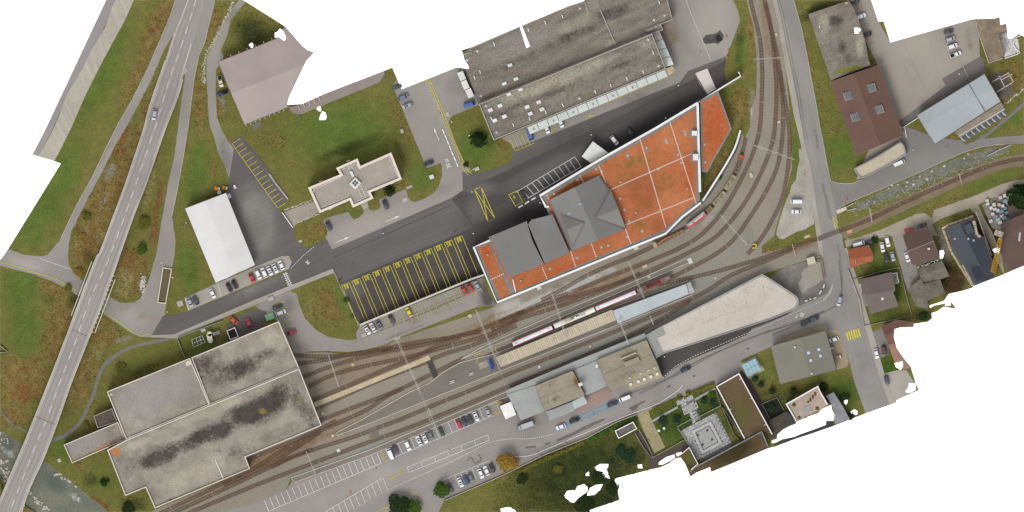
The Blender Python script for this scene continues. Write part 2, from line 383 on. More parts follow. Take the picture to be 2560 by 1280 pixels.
BAL = M('ballast', (146, 139, 126), (136, 129, 116), s=.07, fine=.26, fs=2.2, bump=.3, layers=(('rust', (140, 116, 88), .12, .4, (122, 100, 76)), ('light', (170, 168, 162), .2, .35), ('green', (98, 100, 52), .3, .25), ('cold', (134, 136, 128), .1, .4)))
GRV = M('gravel_light', (150, 146, 134), (172, 168, 158), s=.1, fine=.2, fs=1.5); GRV2 = M('gravel_airstrip', (178, 172, 158), (164, 158, 146), s=.3, fine=.12, fs=1.2, ang=-65, st=4)
RUNW = M('runway_asphalt', (142, 136, 134), (150, 144, 141), s=.06, fine=.05)
PATH = M('path_gravel', (124, 122, 120), (112, 110, 108), s=.4, fine=.1); WATER = M('river_water', (100, 104, 90), (116, 116, 100), s=.09, fine=.2, fs=.9, rough=.4, bump=.4, layers=(('foam', (180, 186, 180), .7, .2), ('deep', (80, 92, 80), .1, .5)))
RF = (('dark', (82, 76, 71), .14, .34, (68, 63, 59)), ('rust', (176, 124, 86), .15, .35), ('moss', (122, 118, 50), .25, .3), ('mauve', (152, 145, 141), .1, .5), ('light', (180, 174, 154), .12, .5))
RN = [r[0] for r in RF]
RGRV = M('roof_gravel_depot', (158, 151, 138), (140, 133, 122), s=.16, fine=.26, fs=1.8, layers=RF, mott=((122, 114, 104), .11, .75))
RGRW = M('roof_gravel_warehouse', (134, 126, 114), (112, 105, 97), s=.26, fine=.42, fs=1.5, ang=24, st=2, layers=RF)
RGRA = M('roof_gravel_admin', (166, 157, 146), (158, 149, 138), s=.3, fine=.08, fs=2.2, layers=RF)
PARW = M('parapet_pale', (216, 206, 194), (200, 192, 182), fine=.06); PARK = M('parapet_pink', (226, 210, 198), (214, 200, 190), fine=.05); PARG = M('parapet_grey', (172, 166, 154), fine=.06)
WALLB = M('wall_beige', (170, 160, 144)); WALLW = M('wall_white', (205, 203, 198)); WALLG = M('wall_grey', (140, 138, 134)); WALLD = M('wall_timber', (88, 70, 54))
GLASS = M('glass_dark', (40, 44, 48), rough=.12, fine=0, spec=.6); BLK = M('rubber_black', (34, 34, 35), fine=0); STEEL = M('galvanised_steel', (178, 180, 180), (160, 162, 162), fine=.05, rough=.5)
DKST = M('dark_steel', (78, 76, 74), (66, 64, 62)); SLP = M('sleeper_wood', (104, 76, 60), (86, 66, 54), s=.4, fine=.25, fs=2.); RAIL = M('rail_rusty', (122, 88, 66), (104, 78, 60), s=.3, rough=.6, fine=.1)
# ---------------------------------------------------------------- ground
RIVER = [(-2, 1075), (20, 1088), (56, 1112), (90, 1140), (107, 1150), (140, 1175), (175, 1200), (215, 1235), (250, 1262), (275, 1284), (90, 1284), (60, 1265), (20, 1225), (-2, 1190)]
def G(k, x, y, rx, ry=None, a=0, am=1.): return (k, x, y, rx, ry or rx, a, am)
GS = [
 # green meadow on the west and scrub verges
 G('green', 250, 190, 45, 180, 26), G('green', 130, 470, 60, 170, 25), G('green', 80, 570, 45, 60), G('green', 55, 720, 55, 90, 0), G('green', 60, 820, 50, 80),
 G('brown', 395, 60, 28, 120, 22), G('brown', 335, 200, 14, 90, 25, .8), G('brown', 120, 720, 60, 20, 25), G('brown', 150, 830, 50, 110, 10), G('rust', 60, 985, 40, 35, 0, .7), G('brown', 60, 950, 80, 70), G('brown', 30, 1040, 50, 30), G('dark', 190, 740, 25, 40, 20, .6), G('dark', 120, 745, 25, 20, 0, .35),
 G('brown', 255, 520, 45, 180, 24, 1.1), G('rust', 300, 360, 14, 60, 24, .8), G('rust', 305, 380, 15, 25, 0, .7), G('grey', 275, 430, 14, 30, 20, .8), G('dry', 255, 600, 22, 60, 20, .8), G('brown', 205, 620, 22, 50, 10), G('rust', 225, 620, 22, 60, 20, .55), G('grey', 260, 500, 10, 40, 20, .5), G('dark', 220, 640, 20, 24, 0, .5),
 G('brown', 360, 330, 30, 180, 18, .9), G('dry', 375, 450, 14, 100, 12, 1), G('rust', 395, 510, 10, 70, 12, .9), G('rust', 385, 580, 12, 50, 8, .8), G('dry', 310, 700, 26, 60, 10, .9), G('rust', 320, 650, 30, 40, 0, .6), G('brown', 330, 690, 45, 70, 10), G('green', 290, 720, 10, 30, 10, .5),
 G('green', 490, 430, 40, 100, 8), G('green', 470, 670, 30, 80, -10, 1.1), G('brown', 500, 270, 16, 90, 0, .9), G('brown', 525, 60, 30, 60, 25, .9), G('brown', 530, 420, 14, 40, -10, .8), G('dark', 520, 500, 60, 14, -20, .5), G('brown', 550, 270, 20, 40, 0, .6), G('grey', 555, 250, 10, 40, -10, .7), G('brown', 465, 330, 12, 80, 5, .7), G('dry', 460, 420, 8, 50, 5, .5),  # dark band at the white hall's north edge paints its shadow into the grass
 G('dark', 630, 80, 60, 45, 25, .75), G('brown', 650, 45, 30, 14, 20, .6),
 # lawn round the administration block
 G('green', 850, 330, 160, 90, -10, .95), G('brown', 920, 300, 40, 20, -10, .7), G('brown', 700, 350, 60, 25, 0, .6), G('brown', 1000, 300, 16, 70, -25, .6), G('dark', 870, 370, 110, 16, -20, .6), G('green', 1050, 440, 40, 40), G('brown', 1000, 470, 30, 14, -20, .7), G('brown', 790, 580, 45, 25, 0, .6), G('green', 870, 540, 40, 15, -20), G('dark', 1000, 380, 12, 40, -20, .4),  # dark strip north of the block carries its shade in the lawn colour
 G('green', 1190, 370, 60, 60), G('brown', 1255, 360, 22, 25, 0, .6), G('dark', 1150, 400, 14, 12, 0, .5), G('dark', 1230, 355, 30, 10, -20, .4), G('dark', 890, 175, 0.1), 
 # bank beside the bus park
 G('brown', 830, 760, 70, 60, 0, .6), G('brown', 800, 725, 26, 20, 0, .6), G('green', 860, 760, 20, 60, -30, .9), G('dry', 780, 770, 20, 50, 20, .4), G('green', 950, 840, 80, 10, -20, .5),
 # north-east verge, ballast edge
 G('dark', 1850, 110, 14, 60, 10, .5), G('green', 1850, 130, 18, 60, 5), G('brown', 1878, 60, 12, 100, 0, .9), G('grey', 1880, 260, 10, 60, 0, .8), G('brown', 1850, 260, 25, 50, 0, .9), G('dry', 1835, 300, 18, 40, 0, .6), G('brown', 1800, 420, 20, 70, 30, .9), G('dry', 1815, 400, 10, 40, 25, .6),
 G('green', 2020, 200, 14, 260, -14, .6), G('brown', 2022, 150, 10, 60, -14, .7), G('green', 2100, 380, 55, 60), G('brown', 2085, 350, 25, 50, 0, .6), G('dark', 2050, 30, 60, 20, -18, .8), G('rust', 2085, 380, 10, 10, 0, .4), G('brown', 2052, 260, 10, 60, -12, .5),
 G('brown', 1920, 620, 60, 20, -15, .6), G('green', 1930, 610, 40, 16, 0, .6), G('green', 1990, 380, 14, 90, 3, .8),
 G('green', 2300, 500, 220, 14, -25, .8), G('brown', 2350, 520, 160, 12, -23, .7), G('green', 2480, 330, 60, 14, -30, .7), G('brown', 2530, 200, 40, 60, 0, .8), G('green', 2545, 300, 25, 20), G('brown', 2490, 310, 40, 10, -30, .7), G('green', 2480, 455, 100, 20, -25, .7),
 # south: overgrown slope
 G('dark', 1450, 1200, 230, 120, -20, .85), G('lush', 1420, 1150, 170, 60, -25, .6), G('brown', 1390, 1130, 90, 14, -25, .5), G('brown', 1330, 1200, 40, 40, 0, .5), G('rust', 1370, 1170, 40, 20, -30, .35), G('rust', 1525, 1095, 8, 14, 0, .8), G('dark', 1580, 1140, 60, 50, 0, .8), G('dark', 1490, 1260, 80, 40, 0, 1.2), G('dark', 1510, 1070, 30, 20, 0, .5), G('rust', 1430, 1240, 30, 20, 0, .4), G('dark', 1030, 1270, 50, 20, 0, .9),
 G('lush', 1700, 1050, 120, 60, -25, .8), G('lush', 1820, 1060, 20, 60, 30, .8), G('green', 1680, 1105, 40, 26, -25, .8), G('dark', 1760, 1060, 200, 110, 0, .3), G('dark', 1980, 1010, 130, 60, 0, .55), G('lush', 2110, 990, 50, 60, 0, .8), G('lush', 2210, 720, 60, 90, 0, .9), G('lush', 2220, 920, 40, 40, 0, .9), G('green', 2050, 940, 60, 40, 0, .5), G('green', 1900, 930, 40, 40, 0, .6),
 # south-east plots
 G('dark', 2190, 690, 60, 12, 0, .5), G('brown', 2180, 665, 50, 10, -5, .6), G('dark', 2310, 790, 30, 30, 0, .7), G('soil', 2380, 700, 40, 60, -15, 1), G('soil', 2470, 600, 60, 90, 0, 1), G('grey', 2360, 620, 14, 70, -12, .9), G('dark', 2345, 690, 30, 20, 0, .6), G('green', 2270, 940, 14, 20), G('brown', 2340, 520, 60, 8, -22, .6),
 G('grey', 2060, 680, 30, 30, 0, .5), G('soil', 1515, 1060, 10, 6, 0, .6),
 # depot surroundings, river bank
 G('brown', 200, 940, 50, 110, 25, .7), G('brown', 250, 830, 60, 40, 0, .9), G('grey', 310, 850, 30, 14, 0, .6), G('dry', 240, 880, 20, 40, 20, .6), G('dark', 360, 925, 50, 16, -25, .4), G('green', 320, 920, 80, 18, -25, .5), G('green', 490, 850, 60, 40, -25, .6), G('dark', 610, 850, 60, 60, 0, .35), G('green', 160, 1120, 40, 40), G('green', 250, 1200, 60, 50, 0, .6), G('dark', 225, 1200, 30, 20, 0, .5), G('brown', 205, 1170, 60, 8, 40, .8), G('dark', 335, 1260, 40, 20, 0, .6), G('rust', 250, 1260, 40, 12, 35, .6), G('brown', 60, 1280, 40, 30, 0, .8), G('dark', 5, 1200, 14, 30, 0, .7), G('dry', 20, 1180, 20, 30, 0, .6), G('dark', 100, 1060, 16, 30, 25, .5), G('brown', 220, 1000, 20, 40, 0, .5)]
sheet('grass_ground', [(-1, -1), (2561, -1), (2561, 1281), (-1, 1281)], 0., GRASS, 9, GS, layers=GN, extra=(RIVER,), label='grass and scrub ground', reg=False)
vs, fs = [], []
sheet('river', [(-2, 1070), (110, 1140), (280, 1284), (80, 1284), (-2, 1200)], -1.2, WATER, 5, [G('foam', 20, 1130, 30, 10, 40, .5), G('foam', 190, 1245, 30, 10, 40, .5), G('foam', 210, 1225, 30, 10, 45, .35), G('deep', 140, 1210, 40, 22, 40), G('deep', 20, 1110, 20, 20)], layers=('foam', 'deep'), label='grey green mountain river running under the highway bridge', clip=False, reg=False)
bands('river_bank', [RIVER[0:10], RIVER[10:14]], 1.0, -1.4, M('bank_stone', (150, 140, 124), (120, 112, 98), s=.5), 1.45, label='stone edging along the river bank')
PAVED.append(RIVER)
# paved areas: sheets each a little above the one before
Z1, Z2, Z3, Z4, Z5, Z6, ZM = .02, .055, .09, .125, .16, .195, .24
sheet('runway', [(266, -2), (290, -2), (283, 20), (257, 75), (262, 78), (205, 172), (158, 262), (128, 332), (95, 391), (81, 386), (115, 320)], Z1, RUNW, label='pale asphalt strip along the north-west edge')
sheet('gravel_strip', [(290, -2), (336, -2), (310, 55), (258, 150), (215, 235), (177, 322), (136, 403), (95, 391), (128, 335), (150, 285), (157, 262), (170, 232), (208, 168), (226, 130), (262, 70), (280, 18)], Z2, GRV2, label='gravel shoulder beside the pale strip')
sheet('road_junction', [(-2, 640), (19, 622), (60, 637), (104, 641), (118, 638), (150, 600), (190, 515), (232, 440), (265, 370), (295, 310), (330, 250), (370, 170), (400, 100), (425, 40), (438, -2), (470, -2), (432, 88), (410, 125), (385, 185), (355, 245), (315, 320), (290, 360), (255, 430), (215, 505), (188, 560), (178, 580), (172, 610), (170, 640), (172, 660), (182, 680), (205, 700), (225, 715), (285, 748), (300, 757), (336, 757), (350, 745), (362, 728), (370, 705), (378, 680), (384, 655), (390, 640), (400, 577), (410, 520), (422, 450), (435, 395), (445, 320), (455, 240), (464, 180), (470, -2), (537, -2), (524, 55), (512, 105), (497, 140), (485, 200), (470, 320), (460, 382), (446, 460), (430, 540), (434, 570), (439, 602), (436, 640), (428, 680), (415, 760), (412, 790), (378, 843), (355, 843), (335, 836), (310, 820), (262, 787), (225, 752), (205, 741), (190, 737), (160, 717), (125, 701), (90, 687), (40, 675), (-2, 664)], Z1, ASP, 14,
 [G('dirt', 340, 780, 60, 30, 20, .25), G('light', 330, 790, 40, 25, 20, .6), G('light', 60, 660, 60, 12, 15, .9), G('dirt', 270, 370, 8, 80, 28, .35)], layers=AN, label='slip roads and junction either side of the highway')
sheet('path', smooth([(442, 838), (400, 848), (360, 856), (320, 867), (288, 885), (262, 905), (247, 930), (237, 955), (230, 985), (215, 1018), (202, 1045), (188, 1063), (163, 1083), (130, 1098), (132, 1105), (168, 1091), (195, 1069), (210, 1048), (223, 1020), (239, 985), (245, 958), (256, 932), (270, 911), (294, 891), (324, 873), (362, 863), (405, 855), (442, 846)], 3), Z1, PATH, label='narrow grey path curving down to the bridge')
bands('path', [smooth([(-2, 1024), (18, 1048), (40, 1066), (70, 1082)])], 5, Z1, PATH, label='short end of path west of the bridge')
sheet('road', smooth([(600, -2), (577, 25), (557, 55), (535, 105), (520, 140), (516, 175), (518, 225), (522, 295), (527, 322)], 3) + [(536, 345), (545, 380), (562, 415), (572, 445), (578, 480), (640, 480), (607, 352), (572, 357), (560, 335), (552, 320), (542, 292), (539, 225), (540, 175), (560, 142), (552, 125), (567, 92), (577, 50), (595, 27), (618, 0), (617, -2)], Z1, ASP, 14, [G('dark', 580, 40, 30, 30, 0, .35), G('dark', 560, 400, 20, 60, 0, .5)], layers=AN, label='narrow lane west of the pink hall')
sheet('asphalt_forecourt', [(808, 552), (822, 543), (872, 530), (880, 545), (886, 549), (900, 542), (907, 535), (910, 527), (901, 512), (905, 505), (917, 503), (922, 522), (932, 527), (945, 524), (951, 517), (947, 499), (1014, 473), (1020, 492), (1027, 502), (1037, 505), (1060, 497), (1085, 482), (1097, 465), (1105, 440), (1104, 412), (1101, 408), (1068, 420), (1060, 405), (1025, 320), (981, 212), (1000, 190), (1142, 160), (1180, 160), (1205, 264), (1190, 265), (1130, 290), (1121, 305), (1128, 325), (1137, 350), (1155, 392), (1166, 412), (1180, 428), (1160, 432), (1160, 480), (1131, 500), (826, 632), (814, 597), (819, 577)], Z1, ASP, 14,
 [G('light', 920, 560, 120, 30, -22, .5), G('dark', 1110, 470, 30, 16, 0, .25), G('dark', 1145, 210, 50, 40, 0, .3), G('light', 1090, 260, 10, 100, -20, .4)], layers=AN, label='pale asphalt forecourt of the office block')
sheet('service_yard', [(1255, 345), (1680, 165), (1632, 60), (1662, -2), (1832, -2), (1846, 30), (1850, 52), (1832, 100), (1815, 145), (1720, 185), (1700, 212), (1417, 326), (1283, 378), (1278, 360)], Z1, ASP, 14,
 [G('light', 1780, 60, 60, 90, 0, .7), G('dirt', 1670, 90, 30, 40, 0, .7), G('dark', 1680, 40, 12, 40, -20, .35), G('light', 1810, 130, 20, 10, 0, .9), G('dark', 1600, 240, 90, 10, -23, .3)], layers=AN, label='pale yard beside the freight warehouse')
sheet('bus_yard', [(378, 840), (408, 789), (432, 787), (470, 779), (560, 742), (640, 709), (715, 680), (722, 665), (730, 640), (640, 664), (560, 520), (572, 450), (590, 340), (607, 342), (665, 415), (722, 497), (697, 522), (704, 530), (733, 570), (735, 592), (747, 607), (762, 617), (780, 617), (800, 605), (816, 597), (830, 624), (1131, 494), (1157, 478), (1156, 428), (1170, 434), (1197, 432), (1240, 421), (1272, 407), (1283, 392), (1281, 372), (1325, 356), (1417, 320), (1700, 206), (1720, 178), (1815, 141), (1810, 175), (1817, 205), (1852, 190), (1640, 322), (1375, 480), (1375, 545), (1225, 600), (1190, 620), (1212, 692), (900, 814), (888, 795), (830, 672), (640, 748), (435, 836), (400, 842)], Z2, ASPM, 12,
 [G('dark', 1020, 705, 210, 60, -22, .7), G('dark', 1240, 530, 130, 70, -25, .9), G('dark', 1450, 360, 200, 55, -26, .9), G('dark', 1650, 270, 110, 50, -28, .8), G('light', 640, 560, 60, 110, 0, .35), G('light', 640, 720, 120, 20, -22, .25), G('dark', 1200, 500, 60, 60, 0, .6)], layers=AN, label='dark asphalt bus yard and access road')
sheet('bus_park', [(848, 708), (1185, 568), (1225, 600), (1190, 620), (1212, 692), (900, 813), (888, 795)], Z3, ASPD, 10, [G('dark', 1100, 720, 150, 25, -22, 1), G('light', 880, 720, 40, 30, 0, .5), G('dark', 1180, 640, 25, 60, 0, .8)], layers=('dark', 'light'), label='new dark asphalt under the bus bays with wall shade painted in')  # dark bands beside the walls paint their shade over the new asphalt
sheet('bus_yard', [(1150, 480), (1270, 425), (1300, 410), (1500, 315), (1720, 205), (1815, 150), (1810, 175), (1817, 205), (1640, 320), (1375, 480), (1375, 545), (1225, 600), (1185, 568), (1130, 500)], Z3, ASPD, 12, [G('dark', 1330, 540, 60, 30, 0, 1), G('dark', 1600, 320, 200, 22, -30, .9), G('light', 1380, 420, 150, 30, -24, .7), G('light', 1200, 470, 60, 20, 0, .8), G('light', 1190, 520, 30, 40, 0, .7)], layers=('dark', 'light'), label='darkest asphalt north of the terracotta roof with wall shade painted in')  # dark splats hugging the building put its shade into the asphalt tone
sheet('pavement', [(375, 843), (378, 838), (435, 836), (640, 748), (831, 672), (835, 682), (750, 716), (640, 762), (540, 802), (442, 846)], Z4, CONC, label='pavement along the south side of the access road')
bands('kerb', [[(440, 838), (640, 751), (831, 673)], [(831, 673), (888, 796), (900, 813)]], 1.2, Z2, KERB, .14, label='kerb of the access road')
sheet('parking_strip', [(461, 745), (545, 707), (632, 669), (705, 640), (722, 640), (730, 655), (722, 672), (640, 706), (470, 777)], Z4, CONC, label='pale parking strip by the white hall')
sheet('garage_ramp', [(704, 532), (732, 571), (745, 556), (775, 543), (797, 530), (786, 503), (750, 515)], Z4, M('ramp_asphalt', (160, 150, 138), (146, 138, 128)), label='sunk garage ramp of the office block')
sheet('parking_lot', [(637, 765), (680, 745), (725, 728), (742, 735), (748, 760), (762, 795), (790, 825), (822, 843), (870, 850), (892, 848), (890, 832), (900, 815), (1205, 690), (1225, 740), (1240, 762), (1190, 768), (1002, 842), (960, 862), (915, 874), (870, 880), (815, 877), (775, 878), (740, 888), (690, 800)], Z2, ASP, 12,
 [G('dirt', 1080, 780, 130, 20, -22, .3), G('dark', 1220, 730, 22, 50, 0, 1.3), G('dirt', 760, 870, 30, 20, 0, .4), G('dark', 720, 760, 26, 30, 0, .3)], layers=AN, label='upper car park along the retaining wall')
sheet('parking_lot', [(566, 820), (590, 797), (628, 773), (665, 778), (668, 800), (640, 826), (610, 840), (580, 838)], Z2, ASPM, label='small dark yard north of the depot', layers=AN)
sheet('trackbed', [(1866, -2), (1873, 30), (1883, 65), (1890, 125), (1892, 175), (1890, 237), (1877, 275), (1875, 320), (1862, 345), (1850, 330), (1837, 370), (1810, 417), (1780, 465), (1750, 506), (1705, 540), (1662, 585), (1517, 642), (1243, 759), (1228, 770), (1002, 845), (960, 866), (915, 877), (870, 886), (815, 881), (775, 882), (728, 880), (735, 900), (800, 1060), (612, 1142), (622, 1174), (388, 1274), (372, 1284), (545, 1284), (640, 1257), (715, 1226), (726, 1196), (925, 1128), (1268, 985), (1612, 838), (1660, 815), (1905, 686), (1960, 668), (2050, 640), (2046, 600), (1905, 634), (1905, 615), (1935, 590), (1945, 550), (1965, 480), (1980, 420), (1977, 345), (1972, 250), (1962, 150), (1945, 60), (1932, -2)], Z1, BAL, 8,
 [G('rust', 960, 900, 260, 50, -20, .5), G('rust', 1250, 800, 160, 24, -23, .8), G('rust', 1480, 720, 160, 16, -23, .7), G('rust', 640, 1160, 280, 16, -23, 1.1), G('rust', 860, 1060, 80, 40, -25, .5), G('rust', 1912, 60, 10, 110, -8, .7), G('rust', 1945, 200, 12, 120, 0, .6), G('light', 1380, 738, 180, 14, -23, 1.1), G('light', 1270, 765, 40, 14, -20, 1), G('light', 1870, 290, 10, 60, 10, .9), G('light', 1700, 580, 60, 6, -30, .8), G('light', 1780, 530, 10, 60, 35, .6),
  G('cold', 1500, 860, 300, 30, -24, .7), G('cold', 1780, 700, 100, 50, -25, .6), G('cold', 860, 1150, 200, 20, -22, .8), G('green', 1100, 808, 60, 4, -22, .7), G('rust', 2000, 620, 60, 8, -14, 1), G('cold', 1850, 620, 60, 40, -20, .5), G('rust', 1960, 620, 60, 14, -14, .5)], layers=('rust', 'light', 'green', 'cold'), label='ballast of the station tracks')
sheet('gravel_yard', [(1996, 372), (2003, 372), (2012, 402), (2022, 450), (2032, 520), (2036, 560), (2024, 566), (2012, 574), (1990, 580), (1972, 590), (1958, 598), (1947, 596), (1940, 585), (1944, 568), (1952, 540), (1962, 510), (1974, 482), (1978, 466), (1990, 448), (1994, 420), (1999, 400)], Z3, GRV, label='gravel patch west of the road')
ROADN = M('asphalt_road', (146, 142, 137), (137, 134, 130), s=.06, fine=.06, ang=-76, streak=.06, layers=AL)
sheet('road', [(1932, -2), (1945, 60), (1960, 150), (1985, 290), (1995, 330), (2010, 400), (2020, 450), (2032, 520), (2040, 580), (2046, 620), (2052, 650), (2060, 690), (2078, 715), (2076, 732), (2060, 750), (2000, 775), (1985, 790), (2000, 820), (2085, 815), (2095, 822), (2110, 865), (2125, 910), (2135, 952), (2165, 1037), (2250, 1005), (2213, 975), (2197, 937), (2182, 890), (2170, 840), (2157, 800), (2145, 752), (2135, 702), (2120, 640), (2110, 620), (2105, 590), (2095, 570), (2091, 525), (2075, 455), (2067, 407), (2056, 345), (2050, 320), (2042, 270), (2032, 217), (2020, 150), (2005, 75), (1984, -2)], Z2, ROADN, 10,
 [G('light', 1960, 80, 9, 90, -13, .8), G('dark', 2150, 900, 10, 60, -16, .2)], layers=AN, label='main road crossing the railway')
sheet('pavement', [(1932, -2), (1943, -2), (1957, 60), (1978, 170), (1998, 280), (2012, 360), (2030, 430), (2042, 520), (2054, 590), (2058, 640), (2052, 650), (2046, 620), (2040, 580), (2032, 520), (2020, 450), (2010, 400), (1995, 330), (1985, 290), (1960, 150), (1945, 60)], Z5, CONC, label='pale pavement on the west side of the road')
sheet('pavement', [(2110, 620), (2117, 620), (2130, 660), (2145, 702), (2165, 775), (2185, 840), (2205, 912), (2220, 965), (2240, 1010), (2225, 1014), (2197, 937), (2182, 890), (2170, 840), (2157, 800), (2145, 752), (2135, 702), (2120, 640)], Z5, CONC, label='pavement on the east side of the road')
bands('kerb', [[(1984, -2), (2005, 75), (2020, 150), (2032, 217), (2042, 270), (2050, 320), (2056, 345), (2067, 407), (2076, 452)]], 1.4, Z2, KERB, .13, label='kerb on the east side of the road')
sheet('station_street', [(2060, 690), (2078, 715), (2075, 732), (2060, 750), (2095, 820), (2085, 830), (2010, 840), (1925, 868), (1853, 900), (1853, 935), (1780, 965), (1690, 997), (1655, 1015), (1620, 1027), (1542, 1054), (1467, 1094), (1355, 1139), (1287, 1174), (1240, 1192), (1110, 1250), (1095, 1284), (545, 1284), (640, 1257), (715, 1226), (733, 1200), (925, 1132), (1268, 985), (1612, 838), (1900, 760), (1990, 660), (2052, 645)], Z1 + .003, M('asphalt_street', (150, 145, 139), (140, 136, 131), s=.05, fine=.06, ang=24, streak=.045, layers=AL), 10,
 [G('light', 1000, 1190, 220, 40, -23, .45), G('dark', 1480, 1080, 260, 10, -23, .3), G('dark', 1330, 1130, 120, 12, -18, .3), G('dirt', 1330, 1060, 50, 16, -20, .4), G('light', 1560, 975, 60, 16, -23, .4), G('dirt', 2070, 850, 12, 40, -10, .5), G('dirt', 2000, 700, 40, 14, -20, .3), G('dark', 880, 1240, 80, 10, -23, .25)], layers=AN, label='station street and lower car park')
sheet('yard_slab', [(1920, 700), (1960, 668), (2052, 645), (2060, 697), (2075, 712), (2070, 730), (2040, 748), (1998, 765), (1992, 742)], Z4, M('slab_worn', (128, 124, 118), (112, 109, 105), s=.2, fine=.12, layers=AL, mott=((150, 144, 134), .3, .6)), 8, [G('dark', 2020, 745, 50, 12, -20, .6)], layers=AN, label='worn concrete yard behind the triangular roof')
sheet('yard_slab', [(2000, 722), (1996, 708), (2006, 694), (2004, 680), (2022, 664), (2050, 655), (2058, 698), (2040, 712), (2020, 722), (2006, 735)], Z5, M('slab_worn_light', (160, 152, 140), (150, 143, 132), s=.2, fine=.08), label='paler angular slab in the worn yard')
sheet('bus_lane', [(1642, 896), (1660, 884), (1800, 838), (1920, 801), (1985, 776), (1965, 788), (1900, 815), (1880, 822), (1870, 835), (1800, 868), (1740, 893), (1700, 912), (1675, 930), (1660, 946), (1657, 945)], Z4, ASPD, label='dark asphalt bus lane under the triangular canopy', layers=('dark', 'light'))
PLAT = M('platform_asphalt', (128, 122, 114), (116, 110, 103), s=.12, fine=.07, ang=24, st=4)
plats = [([(1128, 911), (1200, 868), (1280, 832), (1385, 785), (1480, 745), (1590, 700), (1715, 645), (1731, 655), (1600, 710), (1480, 762), (1280, 846), (1190, 884)], 'narrow platform north of the waiting train'),
 ([(1108, 928), (1150, 905), (1240, 882), (1535, 765), (1720, 700), (1733, 738), (1560, 808), (1280, 918), (1100, 990), (950, 1050), (843, 1091), (837, 1083), (850, 1075), (900, 1050), (1025, 978), (1072, 957)], 'island platform under the striped and pale blue roofs'),
 ([(725, 1194), (922, 1124), (1265, 978), (1612, 832), (1618, 845), (1270, 992), (926, 1140), (735, 1208)], 'long side platform beside the car park')]
for pl, lb in plats:
    e = empty('platform', pl[0][0], pl[0][1], 0, lb, kind='structure'); vs, fs = [], []; prism(vs, fs, pl, 0, .35); obj('surface', vs, fs, PLAT, e); PAVED.append(pl)
    bands('edge_line', [inset(pl, 1.6) + [inset(pl, 1.6)[0]]], 1.3, .36, M('platform_edge', (214, 204, 186), (198, 188, 170), fine=.06), 0, e, kind=None)
e = empty('timber_platform', 930, 950, 0, 'long pale timber decked strip between the depot tracks', 'platform'); TP = [(784, 1007), (1072, 888), (1077, 899), (789, 1018)]; PAVED.append(TP)
vs, fs = [], []; prism(vs, fs, TP, 0, .26); obj('base', vs, fs, M('timber_dark', (140, 124, 96)), e)
TPM = M('timber_pale', (196, 182, 152), (182, 168, 138), s=.3, fine=.08); n = 50
for i in range(n):
    t0, t1 = i / n, (i + .94) / n; vs, fs = [], []; prism(vs, fs, [lerp(TP[0], TP[1], t0), lerp(TP[0], TP[1], t1), lerp(TP[3], TP[2], t1), lerp(TP[3], TP[2], t0)], .26, .32 + .01 * (i % 3)); obj('plank', vs, fs, TPM, e)
def slats(name, label, cat, q, n, z, h, mats, gap=.12, pn='slat', parent=None):
    e = parent or empty(name, q[0][0], q[0][1], 0, label, cat)
    for i in range(n):
        t0, t1 = i / n, (i + 1 - gap) / n; vs, fs = [], []
        prism(vs, fs, [lerp(q[0], q[1], t0), lerp(q[0], q[1], t1), lerp(q[3], q[2], t1), lerp(q[3], q[2], t0)], z, z + h); obj(pn, vs, fs, mats[i % len(mats)], e)
    return e
slats('track_crossing', 'dark board crossing at the end of the timber strip', 'crossing', [(1065, 902), (1084, 948), (1097, 942), (1079, 896)], 9, .1, .12, [DKST])
slats('track_crossing', 'grey slab crossing over the two tracks by the long platform', 'crossing', [(918, 1075), (928, 1102), (950, 1094), (940, 1066)], 4, .1, .1, [M('slab_brown', (128, 120, 110))])
NEY = M('asphalt_yard_beige', (160, 153, 142), (152, 145, 135), s=.05, fine=.05, layers=AL)
sheet('yard', [(2125, -2), (2177, -2), (2196, 54), (2226, 106), (2430, 40), (2446, 60), (2450, 150), (2462, 165), (2465, 182), (2302, 290), (2258, 320), (2262, 345), (2270, 360), (2262, 400), (2140, 450), (2190, 330), (2196, 165), (2160, 95)], Z1, NEY, 12, [ G('dirt', 2420, 90, 12, 60, -12, .4)], layers=AN, label='wide beige yard in the north-east')
sheet('yard_strip', [(2243, 305), (2258, 296), (2364, 214), (2355, 197), (2455, 138), (2462, 165), (2465, 182), (2302, 290), (2258, 320)], Z2, M('asphalt_strip', (116, 112, 108), (108, 104, 101), s=.06, fine=.05), label='darker asphalt strip along the blue grey hall')
sheet('side_road', [(2075, 450), (2090, 456), (2110, 459), (2130, 458), (2160, 447), (2260, 395), (2262, 370), (2245, 335), (2260, 315), (2345, 345), (2405, 350), (2412, 362), (2450, 348), (2500, 342), (2562, 338), (2562, 360), (2530, 359), (2460, 366), (2400, 385), (2300, 430), (2180, 482), (2110, 512), (2091, 528)], Z3, M('asphalt_side', (134, 130, 126), (126, 122, 118), s=.06, fine=.05), label='side road running east past the brown roofed hall')
bands('kerb', [[(2076, 452), (2092, 457), (2112, 459), (2132, 458), (2152, 449)], smooth([(2091, 528), (2110, 512), (2180, 482), (2300, 430), (2400, 385), (2460, 366), (2533, 359)], 3)], 1.3, Z1, KERB, .16, label='kerbs of the side road')
SLATE = M('slate_rubble', (126, 126, 112), (104, 106, 94), s=.35, fine=.25, fs=1.2, mott=((92, 96, 56), .3, .8))
sheet('stream_bed', [(2125, 522), (2180, 490), (2260, 452), (2330, 420), (2400, 392), (2470, 371), (2528, 362), (2510, 385), (2450, 405), (2400, 425), (2330, 452), (2250, 485), (2190, 510), (2150, 527)], Z1, SLATE, label='rocky stream bed beside the side road')
